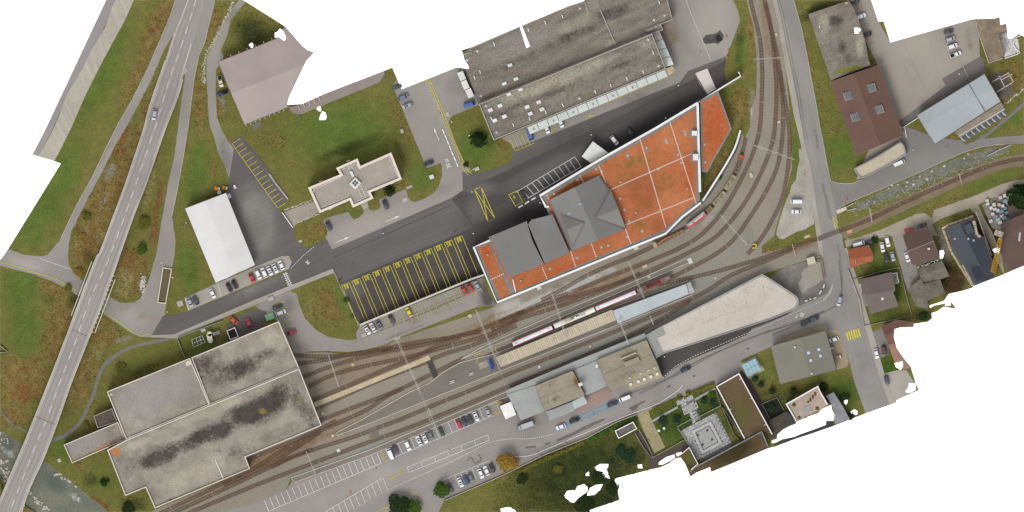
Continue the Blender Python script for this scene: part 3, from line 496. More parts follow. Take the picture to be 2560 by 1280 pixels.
sheet('trackbed', smooth([(2095, 572), (2160, 543), (2240, 505), (2320, 467), (2395, 435), (2460, 408), (2520, 391), (2562, 384)], 3) + smooth([(2562, 415), (2520, 420), (2460, 440), (2395, 466), (2320, 500), (2240, 537), (2160, 572), (2110, 597)], 3), Z1, M('ballast_brown', (132, 118, 98), (120, 106, 88), s=.1, fine=.2, fs=2), label='ballast of the branch line to the east')
sheet('construction_road', [(2112, 602), (2150, 592), (2200, 575), (2290, 535), (2310, 532), (2330, 545), (2335, 525), (2440, 488), (2500, 462), (2540, 450), (2562, 448), (2562, 466), (2530, 482), (2475, 497), (2446, 512), (2460, 545), (2480, 580), (2505, 640), (2512, 690), (2490, 650), (2470, 600), (2445, 545), (2425, 520), (2350, 548), (2330, 562), (2345, 590), (2262, 585), (2290, 665), (2296, 700), (2270, 725), (2250, 660), (2230, 590), (2190, 596), (2116, 618)], Z1, M('track_dirt_pale', (168, 158, 140), (152, 144, 130), s=.12, fine=.1), label='pale unpaved road to the building site')
sheet('driveway', [(2262, 590), (2230, 590), (2245, 640), (2260, 700), (2272, 730), (2300, 697), (2290, 665)], Z2, ASP, label='asphalt driveway between the houses', layers=AN)
sheet('driveway', [(2168, 838), (2185, 828), (2208, 819), (2218, 830), (2220, 862), (2222, 885), (2208, 893), (2185, 896)], Z2, M('drive_grey', (134, 130, 125)), label='driveway of the red brown house')
sheet('driveway', [(2197, 937), (2245, 925), (2266, 925), (2285, 955), (2268, 984), (2297, 978), (2240, 1010), (2215, 965)], Z2, CONC, label='concrete forecourt at the south-east corner')
sheet('terrace', [(2060, 830), (2095, 822), (2112, 870), (2122, 905), (2118, 917), (2093, 925), (2066, 828)], Z4, M('terrace_sand', (164, 150, 124), (148, 136, 112), s=.3, fine=.12), label='sandy terrace beside the grey house')
sheet('terrace', [(1940, 860), (1950, 846), (2000, 830), (2060, 812), (2068, 818), (2064, 828), (1927, 868)], Z4, M('terrace_sand', (164, 150, 124)), label='sandy verge north of the grey house')
sheet('plaza', [(1438, 1034), (1463, 992), (1490, 982), (1522, 966), (1531, 988), (1500, 1006), (1440, 1033)], Z4, M('paving_red', (164, 138, 128), (156, 132, 122), fine=.05), label='reddish paved plaza before the station')
sheet('driveway', [(2132, 712), (2153, 709), (2157, 732), (2140, 733)], Z3, M('slab_cream', (190, 184, 168)), label='cream slab by the brown roofed house')
sheet('driveway', [(2140, 733), (2157, 732), (2163, 735), (2170, 765), (2148, 768)], Z3, M('sett_grey', (128, 126, 118)), label='grey setts by the brown roofed house')
sheet('parking_bay', [(574, 357), (600, 343), (665, 415), (722, 497), (697, 522), (650, 460)], Z5, M('asphalt_bay', (104, 100, 97), (94, 90, 87), s=.3), label='row of bays beside the lawn')
# dark repairs and damp marks in the street surface
PATCH = M('asphalt_patch', (110, 106, 102), (102, 98, 95))
for i, q in enumerate([[(1572, 1020), (1590, 1012), (1612, 1002), (1614, 1004), (1594, 1015), (1595, 1020), (1582, 1029)], [(1391, 1100), (1430, 1083), (1460, 1067), (1485, 1056), (1510, 1047), (1511, 1050), (1480, 1066), (1455, 1078), (1430, 1090), (1394, 1104)], [(1313, 1118), (1339, 1115), (1340, 1119), (1314, 1121)], [(1362, 1110), (1375, 1106), (1376, 1109), (1363, 1112)], [(1667, 968), (1675, 962), (1677, 965), (1669, 971)]]):
    sheet('asphalt_patch', q, ZM - .02, PATCH, label='dark repair patch in the station street')
vs, fs = [], []
ribbon(vs, fs, [(1168, 1152), (1176, 1144), (1180, 1146), (1187, 1160), (1200, 1153), (1203, 1150), (1198, 1136)], 2.2, ZM); obj('asphalt_patch', vs, fs, PATCH, label='zigzag repair line in the lower car park', kind='structure')
sheet('asphalt_patch', [(1757, 97), (1765, 88), (1790, 84), (1800, 76), (1809, 88), (1808, 98), (1795, 110), (1785, 107), (1765, 110), (1757, 103)], Z4, M('asphalt_black', (74, 72, 70), (92, 90, 88), s=.4), label='dark wet patch round a square hatch in the service yard')
# ---------------------------------------------------------------- highway on its embankment and bridge
def smst(t): t = min(max(t, 0), 1); return t * t * (3 - 2 * t)
def zd(x, y): return .13 + 5.6 * smst((y - 120) / 430)
HL = smooth([(468, -2), (450, 45), (434, 84), (410, 160), (375, 262), (360, 320), (332, 405), (310, 470), (282, 545), (250, 630), (242, 640), (207, 730), (185, 790), (160, 857), (120, 960), (90, 1035), (62, 1105), (25, 1190), (-14, 1284)], 3)
HR = smooth([(512, -2), (497, 60), (464, 170), (445, 240), (414, 320), (375, 432), (357, 480), (332, 545), (300, 635), (290, 665), (250, 775), (222, 845), (177, 960), (142, 1060), (107, 1150), (72, 1225), (53, 1284)], 3)
HC = smooth([(490, -2), (474, 52), (448, 130), (421, 205), (398, 285), (384, 330), (350, 430), (316, 528), (290, 600), (265, 665), (240, 715), (220, 760), (190, 850), (150, 955), (118, 1045), (88, 1115), (48, 1220), (22, 1284)], 3)
def resample(p, n):
    d = [0]
    for a, b in zip(p, p[1:]): d.append(d[-1] + math.hypot(b[0] - a[0], b[1] - a[1]))
    return list(zip(np.interp(np.linspace(0, d[-1], n), d, [q[0] for q in p]), np.interp(np.linspace(0, d[-1], n), d, [q[1] for q in p])))
n = 120; A, B = resample(HL, n), resample(HR, n)
vs, fs = [], []
for k in range(n):
    zz = zd(*A[k]); vs += [P(*A[k], zz), P(*B[k], zz), P(*B[k], min(zz - .12, zz - 1.1) if A[k][1] > 640 else -.02), P(*A[k], min(zz - .12, zz - 1.1) if A[k][1] > 640 else -.02)]
for k in range(n - 1):
    b = 4 * k; fs += [(b, b + 1, b + 5, b + 4), (b + 1, b + 2, b + 6, b + 5), (b, b + 4, b + 7, b + 3)]
    if A[k][1] > 640: fs.append((b + 3, b + 7, b + 6, b + 2))
e = empty('highway_bridge', 230, 690, 0, 'two lane highway running up onto a long concrete bridge', 'bridge', kind='structure')
PAVED.append(A + B[::-1])
obj('deck', vs, fs, ASPRD, e)
WLN = M('line_white', (206, 204, 200), (190, 188, 184), s=.8, fine=.08)
def side(p, q, t): return [lerp(a, b, t) for a, b in zip(p, q)]
zl = lambda x, y: zd(x, y) + .02
bands('lane_marking', dashes(resample(HC, 200), 19, 17), 1.9, zl, WLN, 0, e, kind=None)
bands('edge_line', [side(A, B, .07)[:], side(A, B, .93)[10:]], 1.5, zl, WLN, 0, e, kind=None)
WEAR = M('tyre_wear', (140, 135, 130), (146, 141, 136), fine=.05)
bands('wheel_track', [side(A, B, t) for t in (.20, .38, .62, .80)], 3.2, lambda x, y: zd(x, y) + .01, WEAR, 0, e, kind='stuff')
CB = M('concrete_barrier', (196, 188, 172), (180, 172, 158), fine=.08); RB = M('guard_rail_brown', (120, 98, 84))
bands('barrier', [A[14:], ], 3.0, zd, CB, .25, e, kind=None); bands('barrier', [B[18:]], 3.0, zd, CB, .25, e, kind=None)
bands('guard_rail', [side(A, B, .035)[14:]], .9, lambda x, y: zd(x, y) + .5, STEEL, .2, e, kind=None); bands('guard_rail', [side(A, B, .965)[18:]], .9, lambda x, y: zd(x, y) + .5, STEEL, .2, e, kind=None)
bands('expansion_joint', [[(90, 1041), (137, 1061)]], 2.0, zl, M('joint_rust', (130, 108, 96)), 0, e, kind=None)
bands('expansion_joint', [[(180, 824), (216, 840)]], 1.2, zl, DKST, 0, e, kind=None)
for (x0, y0, x1, y1) in ((195, 762, 250, 785), (155, 870, 205, 888), (20, 1200, 78, 1214)):
    vs, fs = [], []; ribbon(vs, fs, [(x0, y0), (x1, y1)], 6, -1.3, 5.6); obj('pier', vs, fs, CB, e)
for (p0, p1) in (((229, 654), (178, 789)), ((288, 698), (237, 833))):                      # side girders standing clear of the deck
    vs, fs = [], []; ribbon(vs, fs, [p0, p1], 2.0, 3.8, 1.2); obj('side_girder', vs, fs, M('girder_pale', (206, 202, 180)), e)
BRK = bpy.data.meshes.new('bracket'); BRK.from_pydata([(-.5, -.25, 0), (.5, -.25, 0), (.5, .25, 0), (-.5, .25, 0), (-.5, -.25, -.6), (.5, -.25, -.6), (.5, .25, -.6), (-.5, .25, -.6)], [], [(0, 1, 2, 3), (0, 4, 5, 1), (1, 5, 6, 2), (2, 6, 7, 3), (3, 7, 4, 0)]); BRK.materials.append(CB)
for k in range(13):
    for (q0, q1) in (((237, 655), (186, 790)), ((283, 690), (230, 830))):
        q = lerp(q0, q1, k / 12); part('bracket', BRK, e, Vector(P(*q, zd(*q) - .1)) - e.location)
bands('kerb', [[(438, 2), (425, 40), (400, 100), (370, 170), (330, 250), (295, 310), (265, 370), (232, 440), (190, 515), (150, 600)], [(537, 2), (524, 55), (512, 105), (497, 140), (485, 200), (470, 320), (460, 382), (446, 460), (430, 540)]], 1.3, Z1, KERB, .12, label='pale kerbs of the slip roads')
sheet('traffic_island', [(432, 90), (434, 82), (438, 80), (441, 84), (436, 94)], .2, KERB, label='pointed kerb nose of the west slip road'); sheet('traffic_island', [(459, 184), (461, 170), (465, 168), (467, 176), (462, 186)], .2, KERB, label='pointed kerb nose of the east slip road')
# sunk ramp basin beside the junction
e = empty('ramp_basin', 412, 715, 0, 'sunken concrete ramp with ribbed floor beside the junction', 'ramp'); q = [(407, 668), (430, 672), (415, 760), (393, 757)]; PAVED.append(q)
sheet('floor', q, .12, M('ramp_floor', (110, 98, 74), (92, 84, 66), s=.2, fine=.1), parent=e)
ribs('groove', q, (23, 4), 3, 1.3, .13, .05, M('ramp_rib', (120, 108, 84)), e)
ip = inset(q, 2.2); vs, fs = [], []
for i in range(4): prism(vs, fs, [q[i], q[(i + 1) % 4], ip[(i + 1) % 4], ip[i]], 0, .9)
obj('rim', vs, fs, M('rim_cream', (224, 214, 190)), e)
# ---------------------------------------------------------------- painted markings
def marks(label, lines, w=1.0, mat=None, z=ZM): return bands('road_marking', lines, w * 1.3, z, mat or PAINTW, 0, label=label)
def stalls(label, a, b, n, d, mat=None, w=.9, base=True, far=False, z=ZM, ends=None):
    """n bays between a and b, dividers along d"""
    L_ = [[lerp(a, b, i / n), (lerp(a, b, i / n)[0] + d[0], lerp(a, b, i / n)[1] + d[1])] for i in range(n + 1)]
    if base: L_.append([a, b])
    if far: L_.append([(a[0] + d[0], a[1] + d[1]), (b[0] + d[0], b[1] + d[1])])
    return marks(label, L_, w, mat, z)
TXT = {}
def text(body, x, y, up, wid, hgt, mat, z=ZM, label=None, bold=.02, parent=None):
    if body not in TXT:
        c = bpy.data.curves.new('t', 'FONT'); c.body = body; c.offset = bold; c.resolution_u = 2
        o = bpy.data.objects.new('t', c); COL.objects.link(o); bpy.context.view_layer.update()
        me = bpy.data.meshes.new_from_object(o); V = np.array([v.co[:2] for v in me.vertices]); F = [tuple(p.vertices) for p in me.polygons]
        lo, hi = V.min(0), V.max(0); TXT[body] = ((V - (lo + hi) / 2) / (hi - lo), F); bpy.data.objects.remove(o); bpy.data.curves.remove(c)
    V, F = TXT[body]; l = math.hypot(*up); u = (up[0] / l, up[1] / l); r = (-u[1], u[0])     # map axes, y down: right of the reading direction
    vs = [P(x + v[0] * wid * r[0] + v[1] * hgt * u[0], y + v[0] * wid * r[1] + v[1] * hgt * u[1], z) for v in V]
    return obj('road_lettering' if parent is None else 'lettering', vs, F, mat, parent, label, kind='structure' if parent is None else None)
L_ = []
NTH = ['first', 'second', 'third', 'fourth', 'fifth', 'sixth', 'seventh', 'eighth', 'ninth', 'tenth', 'eleventh', 'twelfth', 'thirteenth', 'fourteenth', 'fifteenth', 'sixteenth', 'seventeenth', 'eighteenth', 'nineteenth', 'twentieth'] + ['twenty ' + q for q in ('first', 'second', 'third', 'fourth', 'fifth', 'sixth', 'seventh', 'eighth')]
def wallx(x0, y0, dx, dy):      # run a line until it meets the retaining wall
    ax, ay, bx, by = 900, 811, 1205, 688; vx, vy = bx - ax, by - ay; den = dx * vy - dy * vx; t = ((ax - x0) * vy - (ay - y0) * vx) / den; return (x0 + dx * t, y0 + dy * t)
for i in range(12):
    ox, oy = 25.64 * i, -10.64 * i; a = (854 + ox, 713.5 + oy); b = (873 + ox, 706.5 + oy)
    L_ += [[a, b], [a, wallx(*a, 34, 80)], [b, wallx(*b, 38, 92)]]
    text('BUS', 865.6 + ox, 716.5 + oy, (.38, .92), 10.5, 11.5, PAINTY, ZM, 'yellow BUS lettering at the head of the %s bus bay from the west' % NTH[i])
marks('yellow outlines of the twelve bus bays', L_, .82, PAINTY)
q = [(1186, 474), (1203, 467), (1238, 547), (1220, 554)]
marks('yellow boxed bus stop with crossed diagonals', [q + [q[0]], [q[0], (1212, 510)], [q[1], (1212, 506)], [q[3], (1211, 514)], [q[2], (1214, 512)]], 1.1, PAINTY)
text('BUS', 1211, 510, (.93, -.37), 11, 5.5, PAINTY, ZM + .01, 'yellow BUS lettering inside the crossed box')
marks('white bays along the terracotta building wall', [[lerp((1289, 481), (1437, 392), i / 11), lerp((1308, 501), (1453, 417), i / 11)] for i in range(1, 12)] + [[(1289, 481), (1437, 392)], [(1319, 496), (1453, 417)]], 1.0)
marks('broken white line beside the black car', [[(1296, 519), (1307, 513)], [(1312, 510), (1323, 503)], [(1328, 500), (1339, 494)]], 2.6)
q = [(1272, 487), (1292, 477), (1307, 504), (1289, 515)]; marks('yellow outlined bay for wheelchair users', [q + [q[0]]], 1.1, PAINTY)
marks('small yellow wheelchair symbol', [[(1285, 487), (1285, 492), (1289, 493), (1287, 496), (1283, 493), (1285, 489)]], .9, PAINTY)
stalls('yellow bay lines beside the long lawn', (580, 359), (694, 520), 14, (21, -13), PAINTY, .8)
L_ = []
for i in range(8):
    a = lerp((1068, 202), (1157, 408), i / 7); b = lerp((1080, 203), (1165, 405), i / 7); L_ += [[lerp(a, b, 0), b]]
    if i < 7: a2 = lerp((1068, 202), (1157, 408), (i + .35) / 7); L_ += [[a2, b]]
marks('yellow hatched strip beside the lane', [[(1062, 200), (1070, 202), (1105, 285), (1135, 362), (1150, 400), (1160, 425), (1170, 438)], [(1072, 196), (1082, 215), (1113, 290), (1130, 340), (1150, 385), (1162, 410), (1172, 430), (1180, 433)]] + [[lerp((1062, 203), (1150, 402), i / 9), lerp((1077, 208), (1161, 410), i / 9)] for i in range(10)], .9, PAINTY)
marks('thick white bar beside the hatched strip', [[lerp((1106, 323), (1146, 419), i / 7), lerp((1106, 323), (1146, 419), (i + .85) / 7)] for i in range(7)], 2.2)
def arrow(label, x, y, dx, dy, l, mat=PAINTW, w=1.6, hw=5.4):
    n_ = math.hypot(dx, dy); u = (dx / n_, dy / n_); v = (-u[1], u[0]); vs, fs = [], []
    ribbon(vs, fs, [(x - u[0] * l / 2, y - u[1] * l / 2), (x + u[0] * l * .15, y + u[1] * l * .15)], w, ZM)
    b = len(vs); vs += [P(x + u[0] * l * .12 + v[0] * hw / 2, y + u[1] * l * .12 + v[1] * hw / 2, ZM), P(x + u[0] * l * .12 - v[0] * hw / 2, y + u[1] * l * .12 - v[1] * hw / 2, ZM), P(x + u[0] * l / 2, y + u[1] * l / 2, ZM)]; fs.append((b, b + 1, b + 2))
    obj('road_arrow', vs, fs, mat, label=label, kind='structure')
arrow('white arrow pointing north on the lane', 1091, 335, -14, -34, 36); arrow('white arrow in front of the office block, western one', 857, 599, 37, -15, 40); arrow('white arrow in front of the office block, eastern one', 983, 546, 37, -15, 40)
arrow('yellow arrow on the pale yard by the warehouse', 1478, 289, -14, 5, 15, PAINTY)
text('ZONE', 1117, 401, (-.33, -.94), 9, 9, PAINTW, ZM, 'white ZONE lettering on the lane'); text('30', 1121, 414, (-.33, -.94), 11, 12, PAINTW, ZM, 'white 30 below the ZONE lettering on the lane')
text('30', 2005, 787, (.86, .36), 11, 10, PAINTW, ZM, 'white 30 on the station street'); text('ZONE', 1992, 791, (.86, .36), 10, 6, PAINTW, ZM, 'white ZONE lettering on the station street')
text('30', 769, 656, (.7, -.7), 10, 8, PAINTW, ZM, 'white number on the yard entrance'); text('30', 2120, 598, (.2, -.95), 8, 7, M('faded_paint', (186, 180, 168)), ZM, 'faded white number on the unpaved road')
marks('dashed white line across the yard entrance', dashes([(727, 671), (757, 640), (785, 617)], 3, 2.4), 1.0)
sq = [[lerp((710, 682), (724, 712), k / 12), lerp((710, 682), (724, 712), (k + 1) / 12)] for k in range(12)]
vs, fs = [], []
for k in range(12):
    for j in range(4):
        if (k + j) % 2: continue
        x, y = lerp((708, 683), (722, 716), k / 12); ribbon(vs, fs, [(x + j * 2.6, y - j * 1.0), (x + j * 2.6 + 1.1, y - j * 1.0 + 2.6)], 2.5, ZM)
obj('road_marking', vs, fs, PAINTW, label='white chequered band across the access road', kind='structure')
marks('bay lines by the white hall', [[(463, 745), (472, 776)], [(545, 707), (553, 742)], [(640, 668), (652, 702)]], .8)
stalls('yellow bay lines in the upper car park', (905, 818), (1193, 698), 18, (14, 33), PAINTY, .62, False)
stalls('yellow bays beside the depot corner', (686, 763), (708, 822), 4, (25, -10), PAINTY, 1.0, False)
stalls('yellow bays by the warehouse', (1275, 345), (1322, 326), 5, (13, 32), PAINTY, .8, False, True)
marks('short yellow bays under the glass canopy', [[(1360, 313), (1366, 331)], [(1385, 303), (1392, 320)], [(1345, 334), (1392, 320)]], .8, PAINTY)
marks('yellow line along the warehouse canopy', [[(1405, 301), (1560, 238), (1675, 190)]], .8, PAINTY)
marks('white centre line on the service yard', [[(1715, 0), (1727, 32), (1742, 68), (1760, 110), (1777, 150)]], .7)
tp = [(101 + 73 * i / 17, 646 + 26 * i / 17) for i in range(18)]; vs, fs = [], []
for x, y in tp: b = len(vs); vs += [P(x - 1.6, y, ZM), P(x + .3, y - 1.6, ZM), P(x + 1.5, y + 2.4, ZM)]; fs.append((b, b + 2, b + 1) if False else (b, b + 1, b + 2))
obj('road_marking', vs, fs, PAINTW, label='row of white give way triangles', kind='structure')
YL = [(0, 655), (40, 665), (95, 683), (135, 694), (190, 725)]; YR = [(262, 782), (300, 806), (335, 833), (350, 840), (375, 835)]
marks('yellow cycle lane line west of the bridge', [YL] + [[p, (p[0] - 9, p[1] + 5)] for p in ((40, 665), (75, 676), (103, 685), (130, 694), (163, 709))], .8, PAINTY)
marks('yellow cycle lane line east of the bridge', [YR] + [[p, (p[0] - 8, p[1] + 0)] for p in ((298, 805), (325, 826))], .8, PAINTY)
stalls('long white row of bays by the platform', (672, 1278), (953, 1158), 20, (-12, -29), None, .9, True, False)
marks('closing line of the long row', [[(660, 1249), (672, 1277)], [(941, 1129), (953, 1157)]], .9)
stalls('southern white row of bays', (762, 1310), (957, 1194), 14, (12, 29), None, .9)
stalls('white bays with parked cars by the platform', (975, 1148), (1225, 1042), 16, (-13, -30), None, .9)
stalls('long white boxes of the taxi rank', (1018, 1168), (1219, 1087), 6, (5, 13), None, .9, True, True)
marks('white bay lines of the southern car row', [[(x, y), (x + 11, y + 26)] for x, y in [lerp((1108, 1200), (1222, 1152), i / 8) for i in range(9)]] + [[(1108, 1200), (1222, 1152)]], .8)
q = [(1220, 1014), (1241, 1005), (1250, 1032), (1231, 1041)]; marks('yellow wheelchair bay by the white pavilion', [q + [q[0]]], 1.2, PAINTY); marks('yellow wheelchair symbol by the pavilion', [[(1240, 1028), (1240, 1033), (1244, 1032)]], 1, PAINTY)
marks('yellow crossed line by the platform end', [[(951, 1125), (957, 1138), (965, 1155)], [(952, 1132), (960, 1135)], [(954, 1137), (959, 1130)], [(956, 1146), (964, 1149)], [(958, 1151), (963, 1143)]], .9, PAINTY)
marks('yellow crossed line across the car park', [[(969, 1196), (990, 1188), (1014, 1179)], [(974, 1189), (982, 1195)], [(975, 1196), (980, 1188)], [(1000, 1178), (1008, 1184)], [(1001, 1185), (1006, 1177)]], .9, PAINTY)
marks('yellow outlines at the southern edge', [[(940, 1280), (990, 1255), (1030, 1235), (1043, 1234), (1052, 1243)], [(1027, 1236), (1021, 1252)], [(970, 1264), (963, 1280)]], .9, PAINTY)
marks('curving dashed white line through the car park', dashes(smooth([(970, 1225), (1030, 1198), (1100, 1167), (1160, 1138), (1210, 1112), (1240, 1102), (1280, 1097), (1320, 1097), (1355, 1092), (1382, 1085)], 4), 3, 2.4), 1.1)
bands('kerb', [smooth([(880, 1284), (895, 1268), (920, 1252), (955, 1232), (970, 1225)], 3)], 1.5, Z2, KERB, .12, label='pale kerb at the lower car park exit')
BP = [[(1391, 1076), (1399, 1070), (1430, 1058), (1452, 1046)], [(1448, 1042), (1481, 1027), (1514, 1012), (1545, 998)], [(1452, 1052), (1484, 1037), (1517, 1022), (1550, 1008)], [(1481, 1027), (1485, 1037)], [(1514, 1012), (1518, 1022)], [(1388, 1070), (1391, 1078), (1420, 1066)], [(1448, 1042), (1453, 1052)], [(1545, 998), (1550, 1008)], [(1388, 1070), (1448, 1045)]]
marks('blue outlined bays along the station street', BP, 1.3, PAINTB)
ZC = [[lerp((2116, 830), (2145, 821), i / 5), lerp((2122, 851), (2151, 842), i / 5)] for i in range(6)]
marks('yellow striped pedestrian crossing', ZC, 2.6, PAINTY)
marks('thin white edge line along the southern wall', [smooth([(1287, 1141), (1310, 1141), (1335, 1136), (1380, 1117), (1450, 1088), (1542, 1049), (1610, 1023), (1645, 1009), (1675, 990), (1700, 972), (1706, 963)], 3)], 1.0)
marks('dashed line along the bus lane', dashes([(1657, 945), (1690, 915), (1740, 888), (1800, 862), (1870, 832), (1920, 812), (1990, 780), (2060, 750)], 4, 3), .9)
sheet('bus_kerb', smooth([(2060, 752), (2076, 733), (2083, 714), (2081, 711), (2079, 712), (2079, 716), (2072, 732), (2058, 748)], 3), .2, KERB, label='white curved kerb by the bus lane exit')
marks('yellow road marks near the level crossing', [[(2082, 541), (2089, 575)], [(2082, 541), (2095, 556)], [(2085, 552), (2095, 570)], [(2087, 563), (2097, 569)]], .9, PAINTY)
marks('faded yellow bays in the north-east yard', [[(2135, 17), (2151, 11)], [(2143, 52), (2158, 46)], [(2153, 63), (2172, 58)], [(2160, 95), (2186, 89)], [(2168, 113), (2186, 108)], [(2170, 128), (2190, 123)], [(2172, 144), (2188, 139)], [(2182, 162), (2204, 151)]], .8, M('faded_yellow', (178, 170, 110)))
marks('white line across the north-east yard', [[(2176, 0), (2190, 55), (2210, 115), (2235, 190), (2257, 249)], [(2395, 135), (2408, 165), (2420, 194)]], .8, M('faded_paint', (186, 180, 168)))
marks('tyre marks curving through the crossing road', [smooth([(1930, 838), (1990, 812), (2040, 790), (2080, 770), (2098, 755), (2104, 720), (2100, 680), (2098, 650)], 4), smooth([(1925, 828), (1990, 806), (2060, 778)], 4), smooth([(1640, 960), (1680, 942), (1740, 905), (1830, 865), (1925, 826)], 4)], 1.6, M('tyre_mark', (112, 108, 104)), ZM - .01)
marks('yellow outlines at the stairs on the platform', [[(1188, 889), (1194, 893), (1192, 905), (1191, 910)], [(1240, 865), (1238, 875), (1246, 882)], [(1185, 888), (1204, 882)]], .9, PAINTY, .37)

TS_ = M('tyre_soft', (122, 119, 115), (132, 128, 124), s=.3, fine=.06)
for lb, l, wd in (('dark wheel paths along the northern main road', [smooth([(1942, -2), (1955, 50), (1972, 140), (1990, 220), (2003, 300), (2015, 350)], 4), smooth([(1948, -2), (1961, 50), (1978, 140), (1996, 220), (2009, 300), (2021, 350)], 4)], 1.5), ('dark worn streak by the side road mouth', [[(2036, 325), (2041, 345), (2044, 372)]], 5), ('dark wheel paths at the side road mouth', [[(2054, 460), (2064, 500), (2073, 545)], [(2058, 460), (2069, 505), (2078, 548)]], 2), ('dark wheel paths south of the level crossing', [smooth([(2092, 610), (2100, 645), (2105, 690), (2105, 730), (2097, 760)], 4)], 3),
  ('dark wheel paths along the station street', [smooth([(1640, 958), (1690, 940), (1760, 900), (1850, 855), (1950, 822), (2040, 788)], 5), smooth([(1560, 990), (1620, 968), (1650, 958), (1700, 928)], 4)], 2.4), ('black scuff marks at the station terrace edge', [smooth([(1600, 984), (1616, 976), (1640, 965), (1658, 955)], 4)], 3)):
    bands('road_marking', l, wd, ZM - .04, TS_, 0, label=lb)
JN = M('asphalt_joint', (84, 82, 80), fine=0)
bands('road_marking', [[(832, 645), (960, 588), (1130, 512)], [(1157, 478), (1131, 494)]], .9, ZM - .04, JN, 0, label='dark joint across the bus yard')
bands('road_marking', [[(905, 838), (1000, 800), (1180, 722)], [(908, 845), (1005, 806), (1185, 727)], [(940, 832), (1080, 775), (1186, 728)], [(960, 850), (1060, 812)]], .7, ZM - .04, M('cable_shadow_grey', (118, 112, 106)), 0, label='dark painted cable shadow lines across the upper car park')  # thin cable shadows drawn as dark ribbons on the asphalt
bands('road_marking', [[(2326, 100), (2345, 190), (2365, 300)], [(2245, 130), (2300, 250)], [(2265, 120), (2320, 240)]], .6, Z1 + .03, M('seam_beige', (146, 138, 128)), 0, label='faint paving seams in the north-east yard')
bands('path', [smooth([(2562, 258), (2530, 285), (2500, 310), (2470, 335), (2440, 352)], 4)], 8, Z1, PATH, label='grey footpath behind the blue grey hall')
bands('corner_wall', [[(-2, 863), (19, 880), (-2, 882)]], 1.6, 0, KERB, 1.2, label='pale wall corner at the western edge', cat='wall', kind=None)
# ---------------------------------------------------------------- buildings
def vents(e, name, pts, z, kind='box', lx=5, ly=4, h=.6, ang=-23, mat=None):
    for (x, y) in pts:
        vs, fs = [], []
        if kind == 'star':
            box(vs, fs, x, y, 8, 1.5, z, z + .18, ang); box(vs, fs, x, y, 1.5, 8, z, z + .19, ang); disc(vs, fs, x, y, 1.8, z, z + h)
        elif kind == 'disc':
            disc(vs, fs, x, y, lx, z, z + .06, 12); obj('drain_ring', vs, fs, MATS['vent_ring'], e); vs, fs = [], []; disc(vs, fs, x, y, lx * .35, z, z + h, 8)
        elif kind == 'dome':
            box(vs, fs, x, y, lx, ly, z, z + h * .5, ang); b = len(vs); box(vs, fs, x, y, lx * .86, ly * .86, z + h * .5, z + h, ang)
        else: box(vs, fs, x, y, lx, ly, z, z + h, ang)
        obj(name, vs, fs, mat or WH, e)
M('vent_ring', (158, 150, 142), (140, 134, 128), s=1)
# pink hall (cut by the edge of the survey)
PINK = M('roof_sheet_pink', (170, 156, 150), (164, 150, 145), s=.08, fine=.035, fs=3, rough=.6); PINK2 = M('roof_seam_pink', (158, 144, 139), fine=.02, rough=.6)
e, zf = pitched('hall', 'large pale pink ribbed roof hall cut off on its east side', 'hall', [(545, 155), (690, 97), (700, 88), (712, 66), (737, 95), (755, 115), (770, 127), (784, 131), (765, 152), (722, 242), (717, 262), (720, 268), (611, 312)], ((580, 232), (762, 161)), 7, 2.6, PINK, WALLB, rib=(3.4, .8, .05, PINK2))
for k in range(7): q = lerp((556, 149), (690, 95), k / 6.5); boxpart('rafter_end', q[0], q[1] - 2, 1.2, 4, 6.5, 6.9, -20, WH, e)
for k in range(9): q = lerp((615, 312), (715, 271), k / 8.5); boxpart('rafter_end', q[0], q[1] + 2, 1.2, 4, 6.5, 6.9, -20, WH, e)
e2 = empty('loading_ramp', 770, 262, 0, 'low grey ramp deck with pale beams south of the pink hall', 'ramp'); q = [(723, 268), (755, 260), (812, 234), (960, 177), (962, 185), (950, 205), (925, 215), (760, 283), (745, 286), (728, 280)]; PAVED.append(q)
sheet('deck', q, .5, M('deck_mauve', (148, 136, 130), (138, 128, 122), fine=.05), parent=e2)
for k in range(5): x, y = lerp((745, 267), (797, 246), k / 4); bands('beam', [[(x, y - 3), (x + 4, y + 7)]], 2, .5, M('beam_pale', (200, 190, 180)), .6, e2, kind=None)
bands('kerb', [[(728, 281), (745, 286), (753, 305)], [(750, 284), (925, 216), (950, 204)]], 1.0, 0, M('kerb_grey', (160, 152, 140)), .6, e2, kind=None)
sheet('hatch', [(628, 312), (650, 303), (654, 312), (636, 329)], .1, M('grate_grey', (120, 118, 112)), label='grey grate beside the pink hall', kind='structure')
# white hall
WRF = M('roof_sheet_white', (226, 225, 223), (219, 218, 216), s=.06, fine=.02, rough=.55); WRR = M('roof_seam_white', (196, 195, 193), fine=.02, rough=.55)
e, zf = pitched('hall', 'white sheet metal hall with fine ribs beside the access road', 'hall', [(462, 521), (565, 482), (638, 663), (539, 708)], ((513, 501), (589, 686)), 6, .5, WRF, WALLW, rib=(3.2, .8, .05, WRR), ribd=(103, -40))
